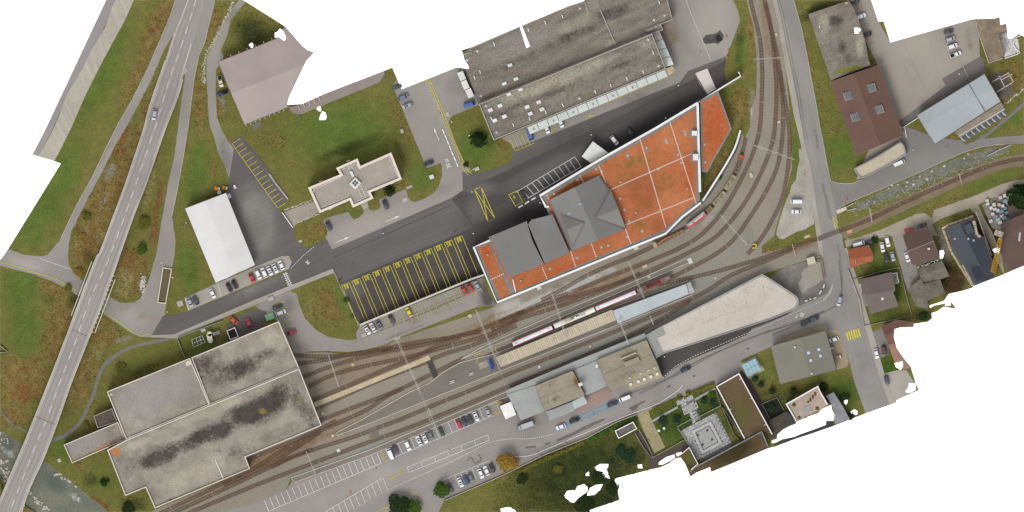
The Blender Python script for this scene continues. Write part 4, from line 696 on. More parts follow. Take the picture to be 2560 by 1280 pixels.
# office block
AP = [(770, 469), (850, 436), (840, 420), (894, 396), (901, 415), (978, 381), (1005, 448), (926, 481), (934, 496), (882, 519), (874, 501), (799, 533)]
e = building('office_block', 'cross shaped office block with pale gravel roof and white roof walkways', 'office block', AP, 11, RGRA, WALLW, PARK, 6, .6)
zr = 10.66; WK = M('walkway_white', (216, 218, 214), (178, 180, 176), s=1.2, fine=.12)
for l in ([(783, 474), (797, 519)], [(797, 521), (872, 491)], [(783, 474), (852, 444)], [(972, 392), (995, 443)], [(852, 444), (848, 428), (890, 409), (897, 422)], [(868, 412), (905, 494)], [(876, 409), (914, 492)], [(884, 507), (922, 490)], [(884, 507), (876, 494)], [(797, 521), (786, 482)], [(925, 474), (929, 490)]):
    for a_, b_ in zip(l, l[1:]):
        bands('roof_walkway', dashes([a_, b_], 6, 1.5), 2.2, zr, WK, .1, e, kind=None)
vs, fs = [], []; prism(vs, fs, [(888, 443), (903, 458), (888, 474), (873, 460)], zr, zr + 1.4); obj('lantern_base', vs, fs, WH, e)
vs, fs = [], []; prism(vs, fs, [(888, 450), (896, 458), (888, 466), (880, 458)], zr + 1.4, zr + 1.55); obj('lantern_glass', vs, fs, GLASS, e)
bands('glazing_bar', [[(884, 454), (892, 462)], [(892, 454), (884, 462)]], 1.2, zr + 1.56, WH, .1, e, kind=None)
vs, fs = [], []; prism(vs, fs, [(874, 430), (880, 427), (886, 440), (880, 443)], zr, zr + 1.2); obj('duct', vs, fs, WH, e)
for (x, y) in ((802, 453), (862, 505), (942, 474), (980, 458), (826, 522), (870, 402)): boxpart('balcony', x, y, 9, 3, 5, 5.6, -23, M('balcony_yellow', (214, 206, 150)), e)
vs, fs = [], []
for k in range(5): x, y = lerp((903, 508), (909, 525), k / 5); ribbon(vs, fs, [(x, y), (x + 14, y - 6)], 2.6, 0, .5 - k * .1)
obj('entrance_steps', vs, fs, KERB, e)
# freight warehouse, lower north part and higher south part
NR = [(1157, 132), (1175, 120), (1280, 75), (1411, 19), (1460, 3), (1462, -2), (1668, -2), (1682, 49), (1652, 61), (1658, 75), (1630, 84), (1197, 259), (1162, 172), (1171, 167), (1160, 147)]
e = building('warehouse', 'long flat grey gravel roofed warehouse, lower northern half', 'warehouse', NR, 7, RGRW, WALLB, PARG, 2.2, .35, skip=(0, 2, 3, 4, 5, 11, 12, 13, 14), cell=7,
 sp=[G('dark', 1530, 35, 60, 22, -20, .7), G('dark', 1430, 90, 130, 16, -22, .5), G('dark', 1270, 160, 110, 14, -22, .4), G('light', 1440, 60, 60, 20, -22, .3), G('moss', 1427, 132, 6, 12, 0, .6), G('moss', 1350, 68, 14, 5, 0, .4), G('mauve', 1300, 110, 120, 40, -22, .4), G('light', 1525, 108, 20, 8, -20, .5)], layers=RN)
bands('parapet', [[(1460, 3), (1473, 33), (1500, 23), (1540, 115)], [(1281, 75), (1411, 20), (1461, 3)], [(1175, 121), (1281, 75)], [(1155, 137), (1179, 131), (1175, 121)]], 2.2, 6.6, PARG, .5, e, kind=None)
vents(e, 'skylight', [(1275, 163), (1261, 209), (1290, 197)], 6.65, 'dome', 12, 8, .7)
vents(e, 'roof_cross', [(1193, 128), (1168, 150), (1450, 21), (1635, 50), (1661, 39), (1203, 240)], 6.65, 'star')
vents(e, 'roof_vent', [(1235, 110), (1321, 75), (1363, 57), (1406, 41), (1186, 194), (1648, 6), (1200, 180)], 6.65, 'box', 2.4, 9, .5, -18)
bands('roof_walkway', [[(1465, 18), (1470, 40)]], 6, 6.66, M('slab_olive', (150, 148, 124)), .1, e, kind=None)
ribs('paving_grid', [(1462, 5), (1495, 0), (1499, 22), (1474, 31)], (22, -8), 3.5, .7, 6.68, .04, MATS['parapet_grey'], e); ribs('paving_grid', [(1462, 5), (1495, 0), (1499, 22), (1474, 31)], (8, 22), 3.5, .7, 6.68, .05, MATS['parapet_grey'], e)
boxpart('roof_hatch', 1675, 27, 5, 23, 3, 6.2, -18, M('hatch_green', (60, 70, 62)), e); boxpart('duct_cluster', 1632, 70, 40, 8, 6.6, 7.3, -24, M('duct_grey', (160, 150, 140), (110, 104, 98), s=.8), e)
SR = [(1197, 260), (1630, 84), (1665, 172), (1234, 351)]
e = building('warehouse', 'long flat gravel roofed warehouse, higher southern half with white skylights', 'warehouse', SR, 10, RGRW, WALLB, PARG, 2.4, .35, cell=7,
 sp=[G('dark', 1550, 165, 70, 10, -22, .55), G('dark', 1400, 225, 80, 9, -22, .6), G('dark', 1270, 275, 50, 10, -22, .5), G('light', 1380, 205, 200, 20, -22, .4), G('light', 1620, 110, 30, 20, 0, .3), G('moss', 1467, 237, 20, 6, -10, .6), G('moss', 1632, 112, 5, 8, 0, .5), G('moss', 1428, 220, 5, 10, 0, .5), G('moss', 1597, 127, 6, 4, 0, .5)], layers=RN)
vents(e, 'skylight', [(1250, 264), (1272, 235), (1226, 275), (1301, 223), (1261, 291), (1237, 301), (1347, 255), (1318, 267), (1355, 273), (1326, 284)], 9.65, 'dome', 12, 9, .7)
vents(e, 'roof_cross', [(1620, 99), (1647, 165), (1449, 246), (1215, 265), (1241, 331)], 9.65, 'star'); vents(e, 'roof_vent', [(1407, 263), (1488, 229), (1527, 214), (1567, 197), (1608, 180), (1633, 132), (1364, 280), (1324, 297), (1283, 312), (1228, 296)], 9.65, 'box', 2.4, 9, .5, -18)
e = empty('glass_canopy', 1500, 260, 0, 'white panelled loading canopy round the warehouse corner', 'canopy'); CP = M('canopy_panel', (208, 214, 208), (192, 200, 196), s=.25, fine=.05, rough=.4); CP2 = M('canopy_panel_pink', (196, 186, 186), fine=.04, rough=.4)
PAVED.append([(1317, 318), (1665, 172), (1632, 84), (1650, 76), (1690, 180), (1672, 190), (1325, 335)])
n = 14
for i in range(n):
    a0, a1 = lerp((1318, 318), (1664, 174), i / n), lerp((1318, 318), (1664, 174), (i + .94) / n); c0, c1 = lerp((1325, 336), (1671, 190), i / n), lerp((1325, 336), (1671, 190), (i + .94) / n)
    vs, fs = [], []; prism(vs, fs, [a0, a1, c1, c0], 4.6, 4.75); obj('panel', vs, fs, CP, e)
    if i % 2 == 0 and i < 12: m_ = lerp(a0, c1, .55); boxpart('roof_window', m_[0], m_[1], 4, 6, 4.75, 4.9, -22, M('pane_grey', (150, 158, 156), rough=.2), e)
for i in range(4):
    a0, a1 = lerp((1632, 84), (1664, 168), i / 4), lerp((1632, 84), (1664, 168), (i + .94) / 4); c0, c1 = lerp((1648, 77), (1685, 163), i / 4), lerp((1648, 77), (1685, 163), (i + .94) / 4)
    vs, fs = [], []; prism(vs, fs, [a0, a1, c1, c0], 4.6, 4.75); obj('panel', vs, fs, CP2 if i == 0 else CP, e)
vs, fs = [], []; prism(vs, fs, [(1664, 172), (1682, 165), (1688, 178), (1672, 189)], 4.4, 4.72); obj('corner_panel', vs, fs, M('panel_stained', (196, 172, 142), (168, 150, 124), s=.6), e)
# small things beside the warehouse
e = empty('trailer_row', 1170, 210, 0, 'long white box trailers parked against the warehouse', 'trailer'); 
for k, (x, y) in enumerate(((1154, 190), (1163, 212), (1174, 233))): boxpart('box_body', x, y, 15, 22, .9, 3.6, -23, WH, e); boxpart('chassis', x, y, 12, 20, .4, .9, -23, DKST, e)
# ---- terracotta-coloured flat roof building
TER = M('roof_sedum', (178, 108, 72), (168, 100, 66), s=.12, fine=.24, fs=2.2, mott=((140, 106, 56), .8, .35), layers=(('green', (128, 104, 44), .45, .3, (104, 92, 38)), ('dark', (138, 80, 48), .12, .45), ('red', (172, 92, 54), .1, .5), ('light', (190, 124, 84), .12, .5)))
TGR = M('roof_margin', (134, 132, 128), (124, 122, 118), s=.5, fine=.14); WPP = M('parapet_white', (232, 232, 230), (220, 220, 218), fine=.03)
MB = [(1347, 489), (1500, 398), (1640, 319), (1745, 255), (1750, 500), (1706, 542), (1664, 585), (1243, 757), (1183, 618), (1225, 600), (1373, 542), (1365, 518)]
e = building('station_hall', 'large angular building with terracotta coloured flat roof and white parapet', 'building', MB, 8, TGR, WALLW)
e['zr'] = 8; IN_ = [(1366, 494), (1500, 412), (1640, 331), (1737, 272), (1741, 500), (1700, 536), (1660, 575), (1450, 661), (1290, 730), (1262, 684), (1240, 640), (1225, 605), (1378, 540), (1372, 516)]
TS = [G('green', 1590, 405, 60, 25, -20, .45), G('green', 1660, 455, 40, 30, 0, .4), G('green', 1570, 450, 60, 30, 0, .35), G('dark', 1610, 470, 50, 60, 0, .5), G('green', 1615, 510, 30, 14, 40, .45), G('dark', 1645, 560, 30, 20, 0, .5), G('green', 1600, 565, 30, 20, 0, .4), G('dark', 1430, 460, 70, 14, -28, .9), G('green', 1440, 460, 50, 6, -28, .5), G('green', 1640, 375, 16, 14, 0, .4), G('red', 1400, 680, 100, 20, -22, .8), G('red', 1215, 640, 16, 60, 0, 1), G('red', 1722, 440, 14, 60, 0, .8), G('green', 1345, 690, 14, 10, 0, .5), G('light', 1690, 330, 60, 60, 0, .5), G('light', 1690, 510, 60, 40, 0, .5)]
sheet('sedum_bed', IN_, 8.06, TER, 6, TS, e, layers=('green', 'dark', 'red', 'light'), reg=False)
sheet('sedum_bed', [(1195, 622), (1222, 610), (1276, 738), (1252, 748)], 8.06, TER, 6, TS, e, layers=('green', 'dark', 'red', 'light'), reg=False)
bands('parapet', [[(1372, 516), (1365, 518), (1350, 489), (1500, 399), (1640, 320), (1745, 257)], ], 5.6, 7.8, WPP, 1.0, e, kind=None)
bands('parapet', [[(1752, 507), (1706, 542), (1664, 584), (1243, 756), (1184, 618), (1225, 601)]], 5.2, 7.8, WPP, 1.0, e, kind=None)
bands('parapet', [[(1744, 258), (1747, 380), (1750, 480)]], 6.0, 7.8, WPP, .9, e, kind=None); bands('divider', [[(1282, 698), (1289, 730)]], 2.4, 8.05, WPP, .4, e, kind=None)
ST = bpy.data.meshes.new('stone'); ST.from_pydata([(-.22, -.22, 0), (.22, -.22, 0), (.22, .22, 0), (-.22, .22, 0), (-.22, -.22, .1), (.22, -.22, .1), (.22, .22, .1), (-.22, .22, .1)], [], [(4, 5, 6, 7), (0, 1, 5, 4), (1, 2, 6, 5), (2, 3, 7, 6), (3, 0, 4, 7)]); ST.materials.append(M('stone_white', (232, 226, 218), fine=.04))
for a, b in (((1601, 351), (1664, 566)), ((1675, 306), (1740, 507)), ((1527, 474), (1725, 386)), ((1565, 562), (1732, 495)), ((1497, 415), (1515, 457)), ((1450, 440), (1459, 456)), ((1367, 489), (1374, 500)), ((1563, 570), (1577, 608)), ((1479, 611), (1490, 641)), ((1427, 630), (1439, 666)), ((1356, 669), (1367, 696)), ((1227, 699), (1258, 685))):
    d = math.hypot(b[0] - a[0], b[1] - a[1]); m_ = int(d / 4.4); an = math.atan2(-(b[1] - a[1]), b[0] - a[0])
    for k in range(m_ + 1): part('stepping_stone', ST, e, Vector(P(*lerp(a, b, k / m_), 8.07)) - e.location, an)
vents(e, 'roof_drain', [(1550, 497), (1561, 525), (1573, 553), (1606, 578), (1503, 618), (1520, 614), (1646, 422), (1695, 387), (1703, 407), (1616, 370), (1569, 389), (1490, 422), (1504, 428), (1444, 449), (1385, 485), (1375, 672), (1443, 645), (1568, 592)], 8.07, 'disc', 4, 4, .35)
vents(e, 'roof_vent', [(1551, 455), (1590, 532), (1718, 472), (1302, 702), (1219, 637)], 8.12, 'dome', 4, 4, .7, 0, M('vent_grey', (178, 176, 172)))
sheet('gravel_patch', [(1659, 345), (1664, 344), (1671, 356), (1669, 361), (1663, 358)], 8.1, GRV, parent=e); sheet('gravel_patch', [(1707, 326), (1713, 325), (1717, 337), (1712, 341)], 8.1, GRV, parent=e); sheet('gravel_patch', [(1611, 366), (1617, 365), (1622, 377), (1617, 382)], 8.1, TGR, parent=e); sheet('gravel_patch', [(1564, 383), (1571, 383), (1575, 397), (1570, 401)], 8.1, TGR, parent=e)
for (x, y, a_, b_) in ((1736, 333, 13, 12), (1739, 393, 13, 16)): boxpart('gravel_margin', x - 2, y, a_ + 8, b_ + 8, 8.0, 8.09, 0, TGR, e); boxpart('stair_head', x, y, a_, b_, 8.09, 10, 0, WPP, e)
RG1 = M('roof_metal_grey', (117, 115, 112), (112, 110, 107), s=.1, fine=.02, rough=.6); RG2 = M('roof_metal_warm', (122, 118, 112), fine=.03, rough=.6); RRED = M('ridge_red', (128, 92, 84), fine=.03)
HP = [(1497, 439), (1526, 474), (1565, 572), (1427, 629), (1372, 500)]
zg = 9.6; rg = ((1437, 470), (1495, 601)); a, b = rg; Lr = math.hypot(b[0] - a[0], b[1] - a[1]); nrm = (-(b[1] - a[1]) / Lr, (b[0] - a[0]) / Lr)
zf = lambda X, Y: zg + 3.2 * (1 - np.abs((X - a[0]) * nrm[0] + (Y - a[1]) * nrm[1]) / 66)
h = empty('hipped_roof', 1465, 540, 8, 'big grey metal roof with two cross gables on the terracotta building', 'roof'); vs, fs = [], []; prism(vs, fs, inset(HP, 1.5), 8.06, zg, False); obj('wall', vs, fs, WALLG, h)
for kp in (1, -1): sheet('roof_slope', halfplane(HP, a, b, kp), zf, RG1, None, (), h, clip=False)
def gable(base1, apex, base2, mid, z0, ztop):
    for q, nm in (((base1, apex, mid), 'gable_slope'), ((mid, apex, base2), 'gable_slope')):
        v = [P(*q[0], z0 if q[0] is not mid else ztop), P(*q[1], ztop), P(*q[2], z0 if q[2] is not mid else ztop)]
        n_ = (Vector(v[1]) - Vector(v[0])).cross(Vector(v[2]) - Vector(v[0])); f = (0, 1, 2) if n_.z > 0 else (0, 2, 1); obj(nm, v, [f], RG1, h)
    bands('hip_flashing', [[base1, apex], [apex, base2]], 1.0, lambda X, Y: z0 + (ztop - z0) * (1 - min(1, math.hypot(X - apex[0], Y - apex[1]) / 70)) + .1, RRED, .1, h, kind=None)
gable((1400, 535), (1461, 556), (1432, 616), (1417, 574), zg + .1, zg + 2.9); gable((1526, 474), (1487, 545), (1565, 572), (1546, 522), zg + .05, zg + 2.4)
for (x, y) in ((1449, 510), (1422, 534)): boxpart('roof_window', x, y, 7, 5, float(zf(x, y)) - .1, float(zf(x, y)) + .25, -20, M('roof_window_blue', (150, 170, 200), rough=.2, fine=.02), h)
for (x, y) in ((1450, 474), (1453, 549)): vs, fs = [], []; disc(vs, fs, x, y, 1.6, 11, float(zf(x, y)) + .4, 8); obj('vent_pipe', vs, fs, M('pipe_pink', (186, 150, 144)), h)
for q, hh, lb, sk in (([(1222, 593), (1317, 553), (1330, 600), (1360, 660), (1273, 694)], 10, 'grey metal roofed block at the west end, larger half', .8), ([(1321, 560), (1330, 549), (1381, 536), (1424, 632), (1362, 658)], 10.6, 'grey metal roofed block at the west end, half beside the gutter', .6)):
    o = empty('roof_block', q[0][0], q[0][1], 0, lb, 'roof'); vs, fs = [], []; prism(vs, fs, inset(q, 1.2), 0, hh, False); obj('wall', vs, fs, WALLG, o); sheet('roof', q, lambda X, Y, q=q, hh=hh: hh + sk * (X - q[0][0]) / 90, RG1, None, (), o, clip=False)
    ribs('roof_seam', q, (2, 5), 15, .3, lambda X, Y, q=q, hh=hh: float(hh + sk * (X - q[0][0]) / 90), .02, RG2, o)
    bands('eaves_flashing', [[q[-1], q[0], q[1]]], 1.2, hh, M('flashing', (150, 146, 140)), .12, o, kind=None)
bands('roof_gutter', [[(1319, 560), (1361, 659)]], 4.5, 9.2, M('gutter_black', (48, 48, 52)), .1, label='dark gutter between the two grey roof halves', kind=None, cat='gutter')
TRI = [(1750, 252), (1796, 228), (1830, 322), (1768, 432), (1753, 430)]
e = building('annex', 'pointed annex with terracotta coloured roof east of the white beam', 'building', TRI, 6.5, TGR, WALLW, clip=False); sheet('sedum_bed', inset(TRI, 5), 6.56, TER, 6, [G('red', 1790, 320, 40, 80, 0, 1)], e, layers=('green', 'dark', 'red', 'light'), reg=False); e['zr'] = 6.5; vents(e, 'roof_drain', [(1762, 361), (1763, 405)], 6.57, 'disc', 3.6, 4, .35)
def wall(name, label, cat, lines, w, h, mat, z0=-.02): return bands(name, lines, w, z0, mat, h, None, label, cat, None)
wall('free_standing_wall', 'white wall running on north-east from the terracotta building', 'wall', [[(1746, 256), (1800, 222), (1852, 190), (1846, 180)]], 3.6, 6, WPP)
wall('retaining_wall', 'curving white retaining wall above the wagon siding', 'wall', [smooth([(1851, 326), (1837, 370), (1811, 417), (1780, 466), (1757, 502)], 4)], 4.6, 4, WPP)
wall('retaining_wall', 'long pale retaining wall between bus bays and upper car park', 'wall', [[(899, 813), (1000, 771), (1178, 698), (1211, 687)]], 4.5, 4.4, M('wall_cream', (206, 200, 188), (190, 184, 172), s=.4))
sheet('siding_path', smooth([(1856, 328), (1845, 370), (1822, 412), (1795, 457), (1765, 500), (1712, 548), (1672, 585)], 3) + [(1664, 587), (1706, 544), (1750, 508), (1780, 467), (1811, 418), (1837, 371), (1851, 328)], Z3, M('asphalt_wet', (90, 88, 88), (104, 102, 100), s=.2), label='dark strip of asphalt behind the wagons')
wall('low_kerb_wall', 'thin pale kerb between dark strip and siding', 'kerb', [smooth([(1845, 372), (1822, 418), (1795, 462), (1765, 505), (1720, 545)], 3)], .8, .4, KERB)
e = building('entrance_canopy', 'white four sided canopy roof on the north wall', 'canopy', [(1482, 353), (1521, 382), (1477, 408), (1454, 391)], 4.6, M('canopy_white', (224, 224, 220), (212, 212, 208), s=.3, fine=.03), WALLW, clip=False)
sheet('ramp_slab', [(1738, 183), (1768, 171), (1790, 222), (1769, 236)], .3, M('slab_pale', (214, 206, 198), (204, 196, 188), fine=.04), label='pale concrete slab ramp at the north-east end')
bands('fence', [[(1738, 183), (1750, 210), (1769, 236)]], 1, .3, KERB, .3, label='low rail beside the pale slab ramp', kind='structure')
boxpart('hatch_pit', 1796, 96, 12, 15, 0, .5, -20, M('pit_frame', (52, 50, 50)), label='square dark hatch pit in the service yard', cat='hatch')
# ---- depot
ZS = lambda *a: list(a)
D1 = [(478, 894), (697, 803), (748, 920), (524, 1012)]
e = building('depot', 'depot hall with flat stained roof, north-eastern part', 'depot', D1, 9, RGRV, WALLB, PARW, 2.6, .45, cell=6, sp=[G('dark', 590, 925, 80, 30, -24, .85), G('dark', 520, 930, 60, 50, 0, .6), G('dark', 660, 890, 50, 16, -35, .55), G('dark', 490, 900, 14, 14, 0, .5), G('dark', 670, 880, 24, 8, -40, .35), G('light', 690, 850, 40, 30, 0, .6), G('light', 730, 910, 14, 20, 0, .3)], layers=RN)
D2 = [(267, 979), (475, 895), (524, 1012), (315, 1099)]
e = building('depot', 'depot hall with flat mauve grey roof, north-western part', 'depot', D2, 9.3, RGRV, WALLB, PARW, 2.6, .45, cell=6, sp=[G('mauve', 390, 980, 140, 60, -22, .9), G('dark', 400, 1000, 60, 12, -22, .3), G('dark', 330, 1030, 30, 8, -20, .25), G('light', 420, 1030, 60, 20, -22, .2)], layers=RN)
boxpart('roof_hatch', 471, 908, 13, 12, 9, 9.6, -23, M('slab_cream2', (212, 200, 180)), e); boxpart('frame', 278, 986, 8, 7, 9, 9.3, -23, KERB, e); boxpart('frame', 324, 1090, 5, 5, 9, 9.3, -23, KERB, e)
D3 = [(268, 1125), (315, 1100), (525, 1013), (748, 921), (804, 1064), (614, 1143), (625, 1172), (387, 1271), (364, 1219), (313, 1240)]
e = building('depot', 'largest depot hall roof with a long black stain along it', 'depot', D3, 9.8, RGRV, WALLB, PARW, 2.6, .45, cell=6,
 sp=[G('dark', 640, 1025, 90, 36, -22, 1.15), G('dark', 540, 1080, 110, 26, -23, .95), G('dark', 700, 985, 60, 36, -22, .75), G('dark', 400, 1140, 100, 26, -22, .8), G('dark', 480, 1110, 80, 20, -22, .7), G('dark', 350, 1160, 24, 20, 0, .5), G('dark', 320, 1190, 14, 40, 24, .35), G('dark', 440, 1250, 120, 8, -23, .6), G('dark', 480, 1110, 30, 20, 0, .4), G('dark', 770, 1040, 24, 50, -20, .6), G('dark', 735, 985, 30, 40, -22, .55), G('dark', 600, 1130, 60, 20, -22, .35), G('dark', 545, 1125, 14, 10, 0, .3), G('dark', 720, 1080, 60, 8, -23, .3),
  G('rust', 285, 1130, 22, 14, 0, 1), G('moss', 657, 1028, 10, 8, 0, 1.1), G('moss', 684, 1035, 6, 6, 0, .9), G('moss', 750, 1000, 8, 16, 0, .7), G('light', 520, 1030, 130, 14, -22, .5), G('light', 480, 1190, 110, 30, -22, .4), G('light', 690, 1060, 60, 14, -22, .3), G('light', 340, 1110, 40, 14, -22, .5)], layers=RN)
bands('roof_rail', [[(538, 1148), (559, 1199)]], 1.8, 9.4, WPP, .4, e, kind=None)
D4 = [(159, 1112), (295, 1055), (314, 1100), (180, 1158)]
e = building('depot_wing', 'low narrow wing at the west end of the depot with rusty stains', 'building', D4, 6, RGRV, WALLB, PARW, 2.2, .4, cell=5, sp=[G('mauve', 210, 1110, 70, 24, -22, .7), G('rust', 260, 1122, 50, 10, -22, .8), G('dark', 240, 1130, 30, 8, -22, .3)], layers=RN)
D5 = [(234, 1040), (280, 1021), (294, 1054), (244, 1070)]
e = building('depot_annex', 'small dark flat roof tucked against the depot', 'building', D5, 5, M('roof_dark', (98, 88, 78), (84, 76, 70), s=.5, fine=.2), WALLB, PARG, 1.6, .3)
wall('fence', 'thin pale fence running down to the depot roof', 'fence', [[(443, 846), (462, 895)], [(443, 846), (480, 830), (555, 803)]], .8, 1.6, M('fence_pale', (186, 182, 172)))
e = empty('yard_wall', 582, 838, 0, 'white rimmed dark enclosure on the north edge of the depot', 'enclosure'); q = [(566, 827), (587, 818), (597, 842), (575, 850)]; sheet('floor', q, .25, M('brown_floor', (74, 62, 56)), parent=e)
ip = inset(q, 2); vs, fs = [], []
for i in range(4): prism(vs, fs, [q[i], q[(i + 1) % 4], ip[(i + 1) % 4], ip[i]], 0, 2)
obj('wall', vs, fs, WPP, e)
# substation
e = empty('transformer', 524, 843, 0, 'white rounded transformer tank with cooling fins', 'transformer'); vs, fs = [], []; disc(vs, fs, 524, 835, 7, 0, 2.6, 12, 6); box(vs, fs, 524, 843, 13, 16, 0, 2.6, -10); disc(vs, fs, 526, 852, 7, 0, 2.5, 12, 6); obj('tank', vs, fs, M('tank_cream', (212, 210, 196)), e)
for k in range(6): boxpart('cooling_fin', 533 + k * 3, 835 - k * .9, 1.4, 9, .4, 2.4, -18, STEEL, e)
e = empty('switchgear', 492, 852, 0, 'grey lattice switchgear frame beside the white transformer', 'switchgear')
bands('frame', [[(479, 850), (505, 839)], [(484, 868), (513, 855)], [(479, 850), (484, 868)], [(505, 839), (513, 855)], [(490, 845), (496, 863)], [(499, 842), (504, 860)]], 1.0, 2.2, STEEL, .3, e, kind=None)
for k in range(6):
    x, y = lerp((482, 852), (508, 842), k / 5); vs, fs = [], []; disc(vs, fs, x, y + 6, 1.4, 0, 2.6, 8); obj('insulator', vs, fs, M('ceramic', (200, 196, 190)), e)
for i, (x, y, a_, b_, lb, m_) in enumerate(((508, 826, 12, 8, 'concrete cover next to the transformer', KERB), (450, 759, 15, 14, 'pale square slab on the lawn west of the parked cars', KERB), (677, 747, 14, 10, 'beige box cabinet at the car park entrance', KERB), (674, 792, 22, 16, 'green roofed shelter box at the depot corner', M('roof_mint', (150, 196, 156), (138, 184, 146), s=.4, fine=.04)), (993, 845, 15, 8, 'pale concrete cover at the end of the grass strip', KERB), (1079, 442, 11, 10, 'white electrical cabinet on the lawn corner', WH), (1192, 422, 12, 9, 'pale kiosk cabinet on the island verge', KERB), (1023, 468, 16, 8, 'grey concrete slab beside the lawn path', CONC), (1005, 328, 8, 11, 'beige cabinet on the lawn by the lane', KERB), (1012, 499, 13, 9, 'pale slab in front of the office block', KERB), (751, 603, 9, 6, 'pale stone slab on the round grass island', KERB), (1119, 286, 9, 12, 'cream slab near the hatched strip', KERB), (910, 838, 12, 9, 'small square well cover next to the row of white cars', KERB), (548, 481, 9, 8, 'white box cabinet at the north corner of the white hall', WH), (587, 467, 6, 9, 'white box cabinet standing in the yard mouth', WH), (573, 490, 8, 12, 'white box cabinet against the white hall east side', WH), (148, 1151, 8, 9, 'pale slab on the grass by the river', KERB), (1990, 1, 0.1, 0.1, None, KERB), (2018, 591, 16, 7, 'concrete slab beside the crossing tracks', M('slab_tan', (190, 172, 140))), (2124, 579, 13, 8, 'orange tan slab east of the level crossing', M('slab_orange', (200, 160, 118))), (1230, 907, 12, 14, 'beige concrete deck square beside the blue shelter', None))):
    if lb is None or m_ is None: continue
    vs, fs = [], []; box(vs, fs, x, y, a_, b_, 0, .9 if 'cabinet' in lb or 'box' in lb else .25, -21); 
    e_ = empty('cabinet' if ('cabinet' in lb or 'box' in lb) else 'concrete_cover', x, y, 0, lb, 'cabinet' if ('cabinet' in lb or 'box' in lb) else 'cover'); obj('body', vs, fs, m_, e_); boxpart('lid', x, y, a_ * .8, b_ * .8, vs[-1][2], vs[-1][2] + .06, -21, m_, e_)
# ---- platform roofs
TAN = M('canopy_tan', (192, 179, 156), (184, 171, 148), s=.3, fine=.05); TAN2 = M('canopy_tan_light', (199, 187, 165), fine=.05)
q = [(1240, 893), (1530, 774), (1541, 800), (1252, 918)]
e = slats('platform_canopy', 'cream striped platform roof made of narrow cross boards', 'canopy', q, 56, 3.6, .12, [TAN, TAN2, TAN], .13, 'roof_board'); vs, fs = [], []; prism(vs, fs, inset(q, 1), 3.3, 3.58); obj('frame', vs, fs, M('canopy_under', (150, 134, 108)), e)
for k in range(9): a_ = lerp((1248, 904), (1534, 788), (k + .5) / 9); vs, fs = [], []; disc(vs, fs, *a_, 1, .3, 3.3, 6); obj('post', vs, fs, DKST, e)
for (x, y) in ((1517, 788), (1385, 848), (1410, 833)): boxpart('roof_fitting', x, y, 2, 6, 3.75, 4.0, 10, WALLG, e)
BLU = M('canopy_blue_grey', (182, 190, 192), (172, 180, 182), s=.2, fine=.04, rough=.5); BLR = M('canopy_rib', (194, 204, 208), fine=.02, rough=.5)
q = [(1532, 777), (1715, 710), (1722, 735), (1545, 809)]
e = empty('platform_canopy', 1630, 757, 0, 'pale blue corrugated platform roof next to the cream striped one', 'canopy'); vs, fs = [], []; prism(vs, fs, q, 3.4, 3.6); obj('roof', vs, fs, BLU, e); ribs('corrugation', q, (11, 27), 3.4, 1.1, 3.6, .09, BLR, e)
q = [(1716, 709), (1726, 705), (1736, 730), (1725, 736)]; vs, fs = [], []; prism(vs, fs, q, 3.3, 3.5); obj('end_roof', vs, fs, M('canopy_end', (168, 174, 170)), e)
for k in range(6): a_ = lerp((1540, 793), (1718, 724), (k + .5) / 6); vs, fs = [], []; disc(vs, fs, *a_, 1, .3, 3.4, 6); obj('post', vs, fs, DKST, e)
boxpart('shelter', 1227, 912, 4.5, 27, .35, 2.7, -16, M('shelter_blue', (52, 86, 190), (44, 76, 176), fine=.04), label='bright blue narrow shelter at the end of the striped roof', cat='shelter')
boxpart('platform_slab', 1209, 912, 24, 16, .3, .42, -23, M('slab_beige', (160, 150, 134)), label='beige paved square next to the blue shelter', cat='paving')
for (x, y, lb) in ((1178, 935, 'double white platform bench, middle one'), (1130, 955, 'double white platform bench, western one')):
    e = empty('platform_bench', x, y, .35, lb, 'bench', 'white benches on the platform'); boxpart('seat', x, y - 2, 12, 2, .35, .85, -23, WH, e); boxpart('backrest', x + 1, y + 1.5, 12, 1.6, .35, 1.2, -23, WH, e); boxpart('base', x, y, 11, 1, .35, .5, -23, DKST, e)
# ---- station buildings
OLV = M('roof_gravel_olive', (152, 144, 126), (140, 132, 114), s=.25, fine=.16, fs=2.2, layers=(('dark', (92, 88, 68), .5, .3), ('rust', (110, 82, 52), .2, .4)))
GRM = M('roof_sheet_station', (160, 162, 158), (150, 153, 149), s=.12, fine=.04, rough=.6); GRR = M('roof_seam_station', (146, 149, 146), fine=.02)
B2 = [(1492, 900), (1617, 849), (1657, 942), (1645, 955), (1560, 988), (1530, 988)]
e = building('station_building', 'olive gravel roofed station building with row of white sunshades', 'station', [(1492, 900), (1617, 849), (1657, 942), (1645, 944), (1524, 976)], 6, OLV, WALLG, None, cell=5, sp=[G('dark', 1560, 940, 60, 8, -22, .35), G('dark', 1560, 882, 30, 8, -22, .3), G('dark', 1640, 915, 20, 8, 0, .3)], layers=('dark', 'rust')); e['zr'] = 6
bands('roof_seam', [[(1508, 936), (1628, 886), (1640, 880)], [(1492, 900), (1524, 976)]], .7, 6, M('seam_dark', (96, 90, 76)), .06, e, kind=None)
sheet('terrace_roof', [(1564, 950), (1642, 918), (1657, 942), (1575, 975)], 6.05, M('terrace_tan', (168, 158, 132), (156, 146, 120), s=.4), parent=e); boxpart('stair_block', 1580, 905, 38, 13, 6, 7.4, -22, M('block_olive', (158, 150, 126)), e); boxpart('chimney_bar', 1571, 890, 42, 4, 6, 7.6, -22, M('bar_tan', (186, 174, 146)), e); boxpart('louvre', 1573, 895, 34, 4, 6, 7.0, -22, M('louvre_grey', (120, 116, 98)), e)
